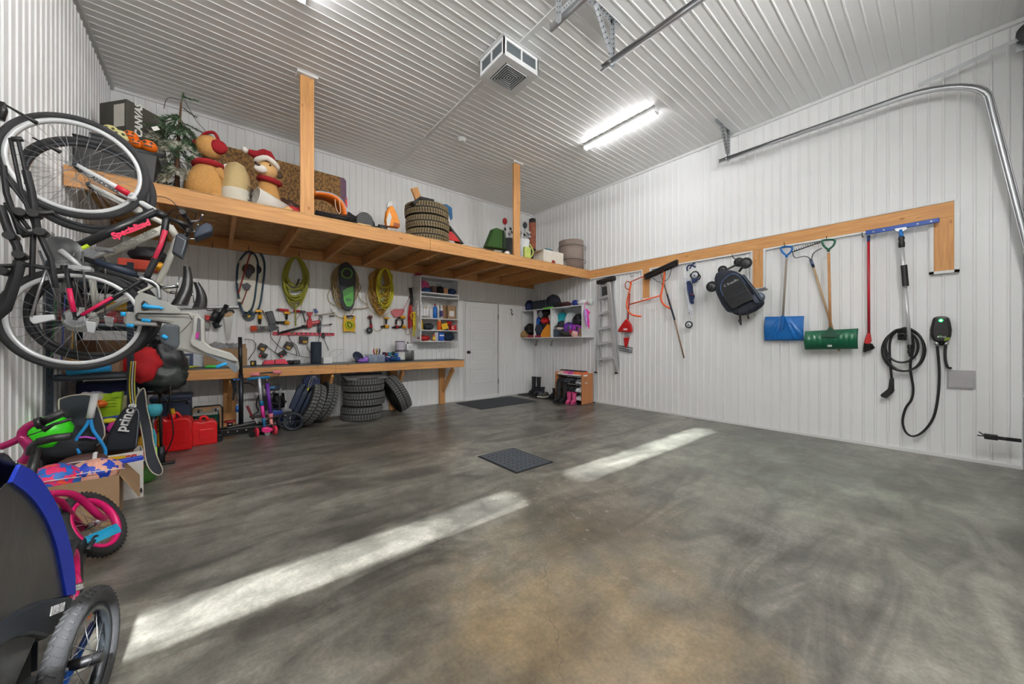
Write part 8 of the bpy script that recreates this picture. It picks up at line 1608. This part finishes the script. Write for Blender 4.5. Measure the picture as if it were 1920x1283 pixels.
# racket cover, rackets, skateboards
F = F5(4.02); t = thing('racket_bag', 'black racket cover with white lettering standing in the white carton', 'racket bag', at0(F(960, 740)))
G().slab([F(*q) for q in ((830, 720), (850, 600), (920, 470), (985, 375), (1030, 352), (1090, 358), (1120, 400), (1112, 520), (1095, 680), (1080, 700))], (0, .05, 0)).obj('cover', mat((26, 30, 38), .5, 0, .1), t, bevel=.014); text('prince', .085, PY(3.995)(1012 / 4.276, 680 + 440 / 4.276), F(1040, 380) - F(985, 510), F(960, 440) - F(1020, 470), mat((230, 230, 230)), t, bold=.002)
text('PERFORMANCE', .018, PY(3.995)(1052 / 4.276, 680 + 440 / 4.276), F(1080, 390) - F(1025, 500), F(960, 440) - F(1020, 470), mat((200, 200, 200)), t); G().tube(smoothpts([PY(3.99)(q[0] / 4.276, 680 + q[1] / 4.276) for q in ((1030, 358), (1085, 366), (1112, 410), (1105, 520), (1090, 680))], 3), .004, 6).obj('piping', mat((100, 108, 120)), t)
F = F5(3.90); t = thing('tennis_racket', 'blue tennis racket head down with white wrapped grip', 'racket', at0(F(740, 700))); RKB = mat((30, 140, 210), .35, 0, .05)
G().tube([F(762, 248), F(722, 445)], .020, 8).obj('white_grip', TRIM, t); G().tube(smoothpts([F(715, 455), F(690, 510), F(625, 595), F(600, 660), F(640, 730)], 4), .010, 8).obj('left_shaft', RKB, t); G().tube(smoothpts([F(728, 455), F(745, 540), F(800, 620), F(845, 700), F(840, 760)], 4), .010, 8).obj('right_shaft', RKB, t); G().tube(smoothpts([F(628, 605), F(690, 598), F(770, 612)], 4), .007, 8).obj('throat_bridge', mat((190, 70, 190), .4), t)
g = G()
for k in range(9): g.tube([F(630 + 25 * k, 612), F(625 + 26 * k, 730)], .0012, 4)
for k in range(5): g.tube([F(620, 630 + 22 * k), F(840, 630 + 22 * k)], .0012, 4)
g.obj('strings', BLK, t)
def board_thing(pts, y, th, label, name='skateboard', tilt=0.0, m=mat((58, 62, 70), .9, 0, .1, .3, 120)):
    F = F5(y); t = thing(name, label, 'skateboard', at0(F(*max(pts, key=lambda q: q[1])))); P = smoothpts([F(*q) + V3((0, tilt * 0, 0)) for q in pts], 4, True); G().slab(P, (0, th, 0)).obj('grip_deck', m, t); G().tube(P, .005, 6, closed=True).obj('wooden_edge', mat((206, 196, 176), .6), t); return t
board_thing([(470, 320), (500, 285), (600, 262), (720, 262), (770, 320), (840, 580), (700, 700), (560, 640), (490, 480)], 4.06, .02, 'wide dark longboard deck standing behind the tennis racket')
t = board_thing([(1155, 208), (1172, 300), (1180, 380), (1210, 500), (1230, 640), (1262, 760), (1300, 850), (1296, 890), (1262, 902), (1210, 870), (1170, 790), (1150, 640), (1120, 480), (1090, 360), (1092, 290), (1120, 232)], 4.22, .015, 'dark skateboard leaning upright against the steel shelf post')
for q in ((1120, 780),): 
    c_ = F5(4.25)(*q); G().cyl(c_ - AX * .02, c_ + AX * .02, .028, n=18).obj('wheel', TRIM, t); G().box(c_ + V3((.04, 0, 0)), (.08, .03, .025)).obj('truck', STEEL, t)
t = thing('green_helmet', 'bright green round helmet or ball behind the bicycle grips', 'helmet', (F5(3.95)(380, 560).x, 3.95, F5(3.95)(380, 640).z)); G().sph(F5(3.95)(390, 560), (.12, .10, .115)).obj('shell', mat((60, 214, 30), .3), t); G().tube(smoothpts([F5(3.84)(300, 640), F5(3.84)(390, 600), (F5(3.84)(480, 590))], 3), .008, 6).obj('rim', BLK, t)
blob('black_duffel', V3((F5(3.8)(470, 650).x, 3.98, F5(3.8)(500, 700).z)), (.15, .10, .12), mat((28, 30, 36), .8, 0, .2, .3, 16), 'black duffel bag heaped behind the cardboard box', 'bag', .2)
solo(G().bx(-.93, -.84, 3.80, 4.0, 0, .26), 'black_low_box', BLKF, 'black low case under the duffel bag by the wall', 'case', bevel=.01)
F = F5(4.16); t = thing('lime_box', 'lime green toy carton behind the racket grip', 'box', at0(F(850, 440))); c_ = F(850, 360); G().box((c_.x, 4.22, c_.z), (.15, .08, .20), RYm(.06)).obj('carton', mat((178, 220, 30), .5, 0, .05), t, bevel=.003); G().box((c_.x + .055, 4.21, c_.z + .09), (.055, .10, .04)).obj('tab', mat((160, 206, 26), .5), t, bevel=.003)
for k in range(3): G().tube([(c_.x - .06, 4.177, c_.z + .05 - .025 * k), (c_.x + .05, 4.177, c_.z + .05 - .025 * k)], .0018, 5).obj('printed_line', mat((40, 80, 20)), t)
solo(G().box((F(880, 500).x, 4.16, F(880, 500).z), (.13, .06, .13), RYm(-.1)), 'toy_box', mat((40, 70, 150), .5, 0, .3, 0, 14), 'blue toy box with yellow top below the lime carton', 'box', bevel=.004)
solo(G().sph((F(880, 460).x, 4.12, F(880, 460).z), (.05, .03, .02)), 'yellow_cap_toy', mat((214, 214, 40), .5), 'yellow toy cap lying on the blue toy box', 'toy')
solo(G().bx(-.72, -.52, 4.125, 4.19, 0, F(880, 520).z - .03), 'toy_carton', mat((120, 90, 76), .8), 'narrow brown carton supporting the blue toy box', 'box')
# beach toys, hand pump, bin by the fuel cans
F = lambda y: Q(200, 620, 4.935, PY(y)); f = F(4.7)
t = thing('blue_toy_plunger', 'light blue cup on a grey stick beside the upright skateboard', 'toy', at0(f(440, 1080))); c_ = f(430, 740); CY_ = mat((80, 196, 216), .45); G().lathe([(.0, -.05), (.05, -.05), (.066, .0), (.06, .05), (.02, .06), (0, .06)], c_, (0, 0, 1), 20).obj('cup', CY_, t); G().cyl(c_ + V3((-.05, 0, .0)), c_ + V3((-.085, 0, .01)), .018).obj('spout', CY_, t); G().tube([c_ - V3((0, 0, .05)), f(425, 910)], .010, 8).obj('stick', STEEL, t); G().slab([f(*q) for q in ((415, 905), (440, 910), (462, 980), (460, 1090), (440, 1080))], (0, .03, 0)).obj('blade', CY_, t, bevel=.006); G().tube([f(452, 1080), V3((f(462, 1100).x, 4.7, .012))], .012, 6).obj('foot', mat((150, 214, 60)), t)
f = F(4.95); t = thing('yellow_board', 'yellow board with black lettering standing behind the light blue cup', 'toy board', (f(485, 1080).x, 4.98, 0)); P = [f(*q) for q in ((470, 720), (490, 695), (505, 720), (505, 1060), (480, 1080), (465, 1060))]; P = [V3((q.x, 4.96, max(q.z, .001))) for q in P]; G().slab(P, (0, .06, 0)).obj('board', mat((240, 176, 20), .4), t, bevel=.008); text('LOV', .07, f(488, 890) + V3((.0, .0, 0)), (0, 0, -1), (1, 0, 0), BLK, t)
t = thing('floor_pump', 'black bicycle floor pump with hose before the red fuel can', 'pump', (f(515, 1100).x, 4.9, 0)); px_ = f(510, 1100).x; G().box((px_, 4.9, .012), (.20, .07, .024)).obj('foot_plate', BLK, t, bevel=.004); G().cyl((px_, 4.9, .02), (px_, 4.9, .18), .030).obj('base_cylinder', DKST, t); G().cyl((px_, 4.9, .18), (px_ - .01, 4.9, .70), .012).obj('barrel', BLK, t); G().tube([(px_ - .11, 4.9, .71), (px_ + .09, 4.9, .70)], .013, 8).obj('handle', mat((90, 60, 50), .6), t); G().tube(smoothpts([(px_ + .03, 4.88, .1), (px_ + .09, 4.86, .3), (px_ + .05, 4.88, .6), (px_ - .0, 4.88, .68)], 4), .006, 6).obj('hose', BLK, t)
solo(G().bx(-.66, -.56, 5.02, 5.12, 0, .56), 'red_crate', mat((150, 24, 34), .5), 'narrow red upright box behind the yellow board', 'box', bevel=.006)
blob('lime_ball', V3((-.47, 4.36, .075)), (.075, .075, .075), mat((60, 120, 40), .5, 0, .1), 'dark green ball on floor behind the skateboard tip', 'ball', 0); blob('yellow_toy_truck', V3((-.50, 4.08 + .3, .30)), (.05, .05, .10), mat((226, 170, 30), .5), 'yellow toy wedged behind the skateboard deck', 'toy', .2)
# ================================================================= PINK CHILD BICYCLE AND BICYCLE TRAILER
MG = mat((190, 14, 92), .28, .1, .04); fw, rw = V3((-.53, 3.02, .19)), V3((-.47, 2.28, .19)); axb = V3((.997, .08, 0)); axf = V3((.83, -.26, .47)).normalized()
t = thing('child_bicycle', 'magenta child bicycle with blue pedal leaning by the left wall', 'bicycle', (-.5, 2.65, 0))
def kw(c, ax, nm):
    o = G().torus(c, ax, .168, .024, 48, 8, .022).obj(nm, RUB, t); x, y = frame_of(ax); g = G()
    for k in range(44):
        a = 2 * pi * k / 44; e_ = x * cos(a) + y * sin(a); tt_ = ax.cross(e_)
        for s_ in (-.010, .010): g.box(c + e_ * .190 + ax * s_, (.008, .008, .008))
    for p_ in (g,): p_.obj('tread_knobs', RUB, o)
    G().lathe([(.130, -.015), (.150, -.016), (.150, .016), (.130, .015)], c, ax, 44, True, True).obj('rim', mat((224, 20, 110), .35), o); g = G()
    for k in range(16): a = 2 * pi * k / 16; g.tube([c + ax * (.02 if k % 2 else -.02), c + (x * cos(a) + y * sin(a)) * .135], .0013, 4)
    g.obj('spokes', CHROME, o); G().cyl(c - ax * .04, c + ax * .04, .014).obj('hub', CHROME, o)
kw(fw, axf, 'front_wheel'); kw(rw, axb, 'rear_wheel')
f = lambda x, y, yy: PY(yy)(x / 3.35, 900 + y / 3.35)
hd = V3((-.67, 2.66, .52)); G().tube(smoothpts([fw + axf * .05 + V3((0, 0, 0)), f(620, 225, 2.90), f(520, 130, 2.86), f(430, 85, 2.80), f(310, 90, 2.74)], 5), .016, 10).obj('fork', MG, t); G().tube([fw - axf * .05, fw - axf * .05 + V3((-.05, -.14, .22)), hd], .014, 8).obj('fork', MG, t)
bb = V3((-.535, 2.62, .20)); G().tube(smoothpts([hd + V3((0, 0, -.05)), V3((-.70, 2.52, .34)), bb], 4), .017, 10).tube([bb, rw + V3((.03, 0, 0))], .011, 8).tube([V3((-.70, 2.5, .38)), V3((-.63, 2.34, .36)), rw + V3((-.03, 0, 0))], .013, 8).tube([bb, V3((-.60, 2.36, .44))], .014, 8).obj('frame', MG, t)
cogs(t, bb + V3((.04, 0, 0)), (1, 0, 0), (.06,), 'chainring', BLK); G().tube([bb + V3((.05, 0, 0)), bb + V3((.06, .12, .016))], .011, 8).obj('crank_arm', BLK, t); G().sph(bb + V3((.02, -.16, .02)), (.02, .15, .06)).obj('chain_guard', mat((60, 44, 60), .5), t)
c_ = V3((-.452, 2.75, .217)); g = G(); R = RZ(.3) @ RYm(-.2)
for dy_ in (-.035, 0, .035): g.box(c_ + R @ V3((0, dy_, 0)), (.11, .012, .022), R)
g.box(c_ + R @ V3((.05, 0, 0)), (.012, .085, .022), R).box(c_ - R @ V3((.05, 0, 0)), (.012, .085, .022), R); g.obj('blue_pedal', mat((36, 170, 214), .4), t)
G().sph(V3((-.66, 2.30, .47)), (.06, .11, .03)).obj('saddle', BLK, t)
F = F5(2.78); G().tube(smoothpts([F(0, 680), F(155, 610), F(185, 545), F(250, 495), F(300, 490)], 5), .016, 10).obj('magenta_bar', mat((150, 20, 84), .3, .1), t); G().tube(smoothpts([F(155, 600), F(190, 620), F(240, 690), F(225, 750), F(175, 800)], 5), .019, 10).obj('stem', mat((150, 20, 84), .3, .1), t)
G().tube([F(290, 492), F(340, 480)], .028, 14).obj('grip_flange', BLK, t); G().tube([F(330, 482), F(520, 395)], .018, 12).obj('grip', BLK, t); F = F5(2.66); G().tube([F(300, 640), F(420, 608), F(575, 590)], .018, 12).obj('grip', BLK, t); G().tube(smoothpts([F(240, 740), F(250, 680), F(300, 640)], 4), .014, 8).obj('bar_end', BLK, t); F = F5(2.75); G().tube([F(345, 545), F(430, 495), F(570, 455)], [.012, .007, .007], 8).obj('brake_lever', BLK, t); G().tube([F(215, 590), F(345, 545)], .003, 6).obj('brake_cable', BLK, t)
G().tube([V3((-.66, 2.74, .70)), hd], .017, 10).obj('head_stem', BLK, t)
# trailer
TX = -.41; t = thing('bicycle_trailer', 'dark bicycle trailer with royal blue edging in the near left corner', 'bicycle trailer', (-.65, 1.55, 0)); SHL = mat((34, 42, 52), .45, 0, .08); RBL = mat((18, 50, 170), .5, 0, .06)
# side outline in the y-z plane
TF = PX(TX); P = [V3((TX, 1.14, .90)), V3((TX, 1.45, .93))] + [TF(*q) for q in ((30, 872), (63, 893), (100, 948), (122, 1008), (133, 1060), (136, 1116))]; P = smoothpts(P, 4); Pb = [V3((-.93, p.y, p.z)) for p in P]
G().grid([P, [V3((-.68, p.y, p.z + .015)) for p in P], Pb]).obj('hood', mat((30, 36, 46), .35, 0, .12, .3, 12), t, solid=.006)
o_ = [V3((TX + .004, p.y, p.z)) for p in P[8:]]; n_ = len(o_); ii = smoothpts([PX(TX + .004)(*q) for q in ((18, 905), (52, 930), (80, 968), (100, 1015), (112, 1065), (122, 1118))], 4); ii = [ii[min(len(ii) - 1, round(k * (len(ii) - 1) / (n_ - 1)))] for k in range(n_)]; G().grid([o_, ii], False).obj('blue_edging', RBL, t, solid=.008)
WIN = mat((74, 74, 72), .22, 0, .35, .5, 5, alpha=.93); poly = [V3((TX + .001, p.y, p.z)) for p in ii] + [PX(TX + .001)(100, 1122), V3((TX + .001, 1.45, .28)), V3((TX + .001, 1.16, .27)), V3((TX + .001, 1.16, .80))]; G().slab(poly, (-.003, 0, 0)).obj('clear_side_window', WIN, t)
G().slab([PX(TX + .01)(*q) for q in ((-160, 1330), (-40, 1212), (0, 1172), (40, 1142), (80, 1124), (135, 1117), (150, 1140), (120, 1172), (92, 1196), (62, 1190), (30, 1196), (0, 1214), (-60, 1290), (-140, 1420))], (-.05, 0, 0)).obj('fender_panel', SHL, t, bevel=.01)
G().bx(-.93, TX - .045, 1.15, 1.86, .12, .30).obj('floor_tub', BLKF, t, bevel=.02); G().slab([V3((-.93, 1.87, .14)), V3((TX - .04, 1.87, .14)), V3((TX - .04, 1.88, .38)), V3((-.93, 1.88, .38))], (0, .008, 0)).obj('front_panel', SHL, t)
G().slab([V3((-.90, 1.62, .875)), V3((TX - .02, 1.64, .865)), V3((TX - .02, 1.80, .70)), V3((-.90, 1.80, .70))], (0, .004, .006)).obj('crumpled_cover', mat((90, 94, 98), .15, .2, .5, .9, 14), t)
text('RALEIGH', .034, PX(TX + .014)(108, 1143), PX(TX)(126, 1138) - PX(TX)(90, 1152), (0, -.1, 1), mat((222, 224, 226)), t, bold=.0012, shear=.2)
wc = V3((-.325, 1.71, .205)); wa = V3((.985, -.17, 0)); wo = bike_wheel(t, wc, wa, .205, .026, mat((50, 54, 58), .35, .4), '', nsp=20)
x, y = frame_of(wa); g = G()
for k in range(60):
    a = 2 * pi * k / 60; e_ = x * cos(a) + y * sin(a)
    for s_ in (-1, 1): g.tube([wc + e_ * .2055 + wa * s_ * .003, wc + (x * cos(a + .05) + y * sin(a + .05)) * .199 + wa * s_ * .018], .0035, 4)
g.obj('tread', mat((56, 56, 57), .85, 0, .15), wo); G().slab([wc + V3((0, .0, .13)), wc + V3((0, .06, .155)), wc + V3((0, .055, .115)), wc + V3((0, .02, .12))], wa * .012).obj('orange_reflector', mat((226, 110, 20), .2, 0, .2), wo)
G().cyl(wc, V3((TX - .05, 1.71, .205)), .012).obj('axle', STEEL, t); G().tube([V3((-.34, 1.945, .2)), V3((-.29, 1.95, .2))], .022, 10).obj('push_button', BLK, t); G().tube([V3((-.355, 1.40, .19)), V3((-.345, 1.95, .19))], .010, 8).obj('blue_guard_tube', mat((24, 80, 160), .3, .4), t)

_GR = {'tube_light': 'ceiling tube lights', 'added_fill_light': 'added fill lights over the doors', 'overhead_door_track': 'overhead door tracks', 'wall_hook': 'black wall hooks', 'coat_hook': 'black coat hooks', 'halloween_ornament': 'halloween ornaments in the tote', 'teddy_bear': 'teddy bears on the loft',
 'storage_tote': 'totes on the loft', 'golf_bag': 'golf bags on the loft', 'fuel_can': 'red fuel cans under the bench', 'kick_scooter': 'scooters under the bench', 'cordless_drill': 'cordless drills on the back wall', 'loose_wire': 'cords on the back wall', 'toy_part': 'toy pieces on the bench', 'bin_part': 'parts in the clear bin',
 'spring_clamp': 'spring clamps in the clear bin', 'paint_tin': 'paint tins on the bench', 'plastic_wrap': 'plastic wrap in the bench box', 'caulk_tube': 'caulk tubes in the wall cabinet', 'bicycle': 'bicycles hung on the left wall', 'bungee_cord': 'bungee cords by the steel shelf', 'skateboard': 'skateboards by the steel shelf'}
for o in list(COL.objects):
    if o.parent is None and 'label' in o and 'group' not in o:
        k = o.name.split('.')[0]
        if k in _GR: o['group'] = _GR[k]
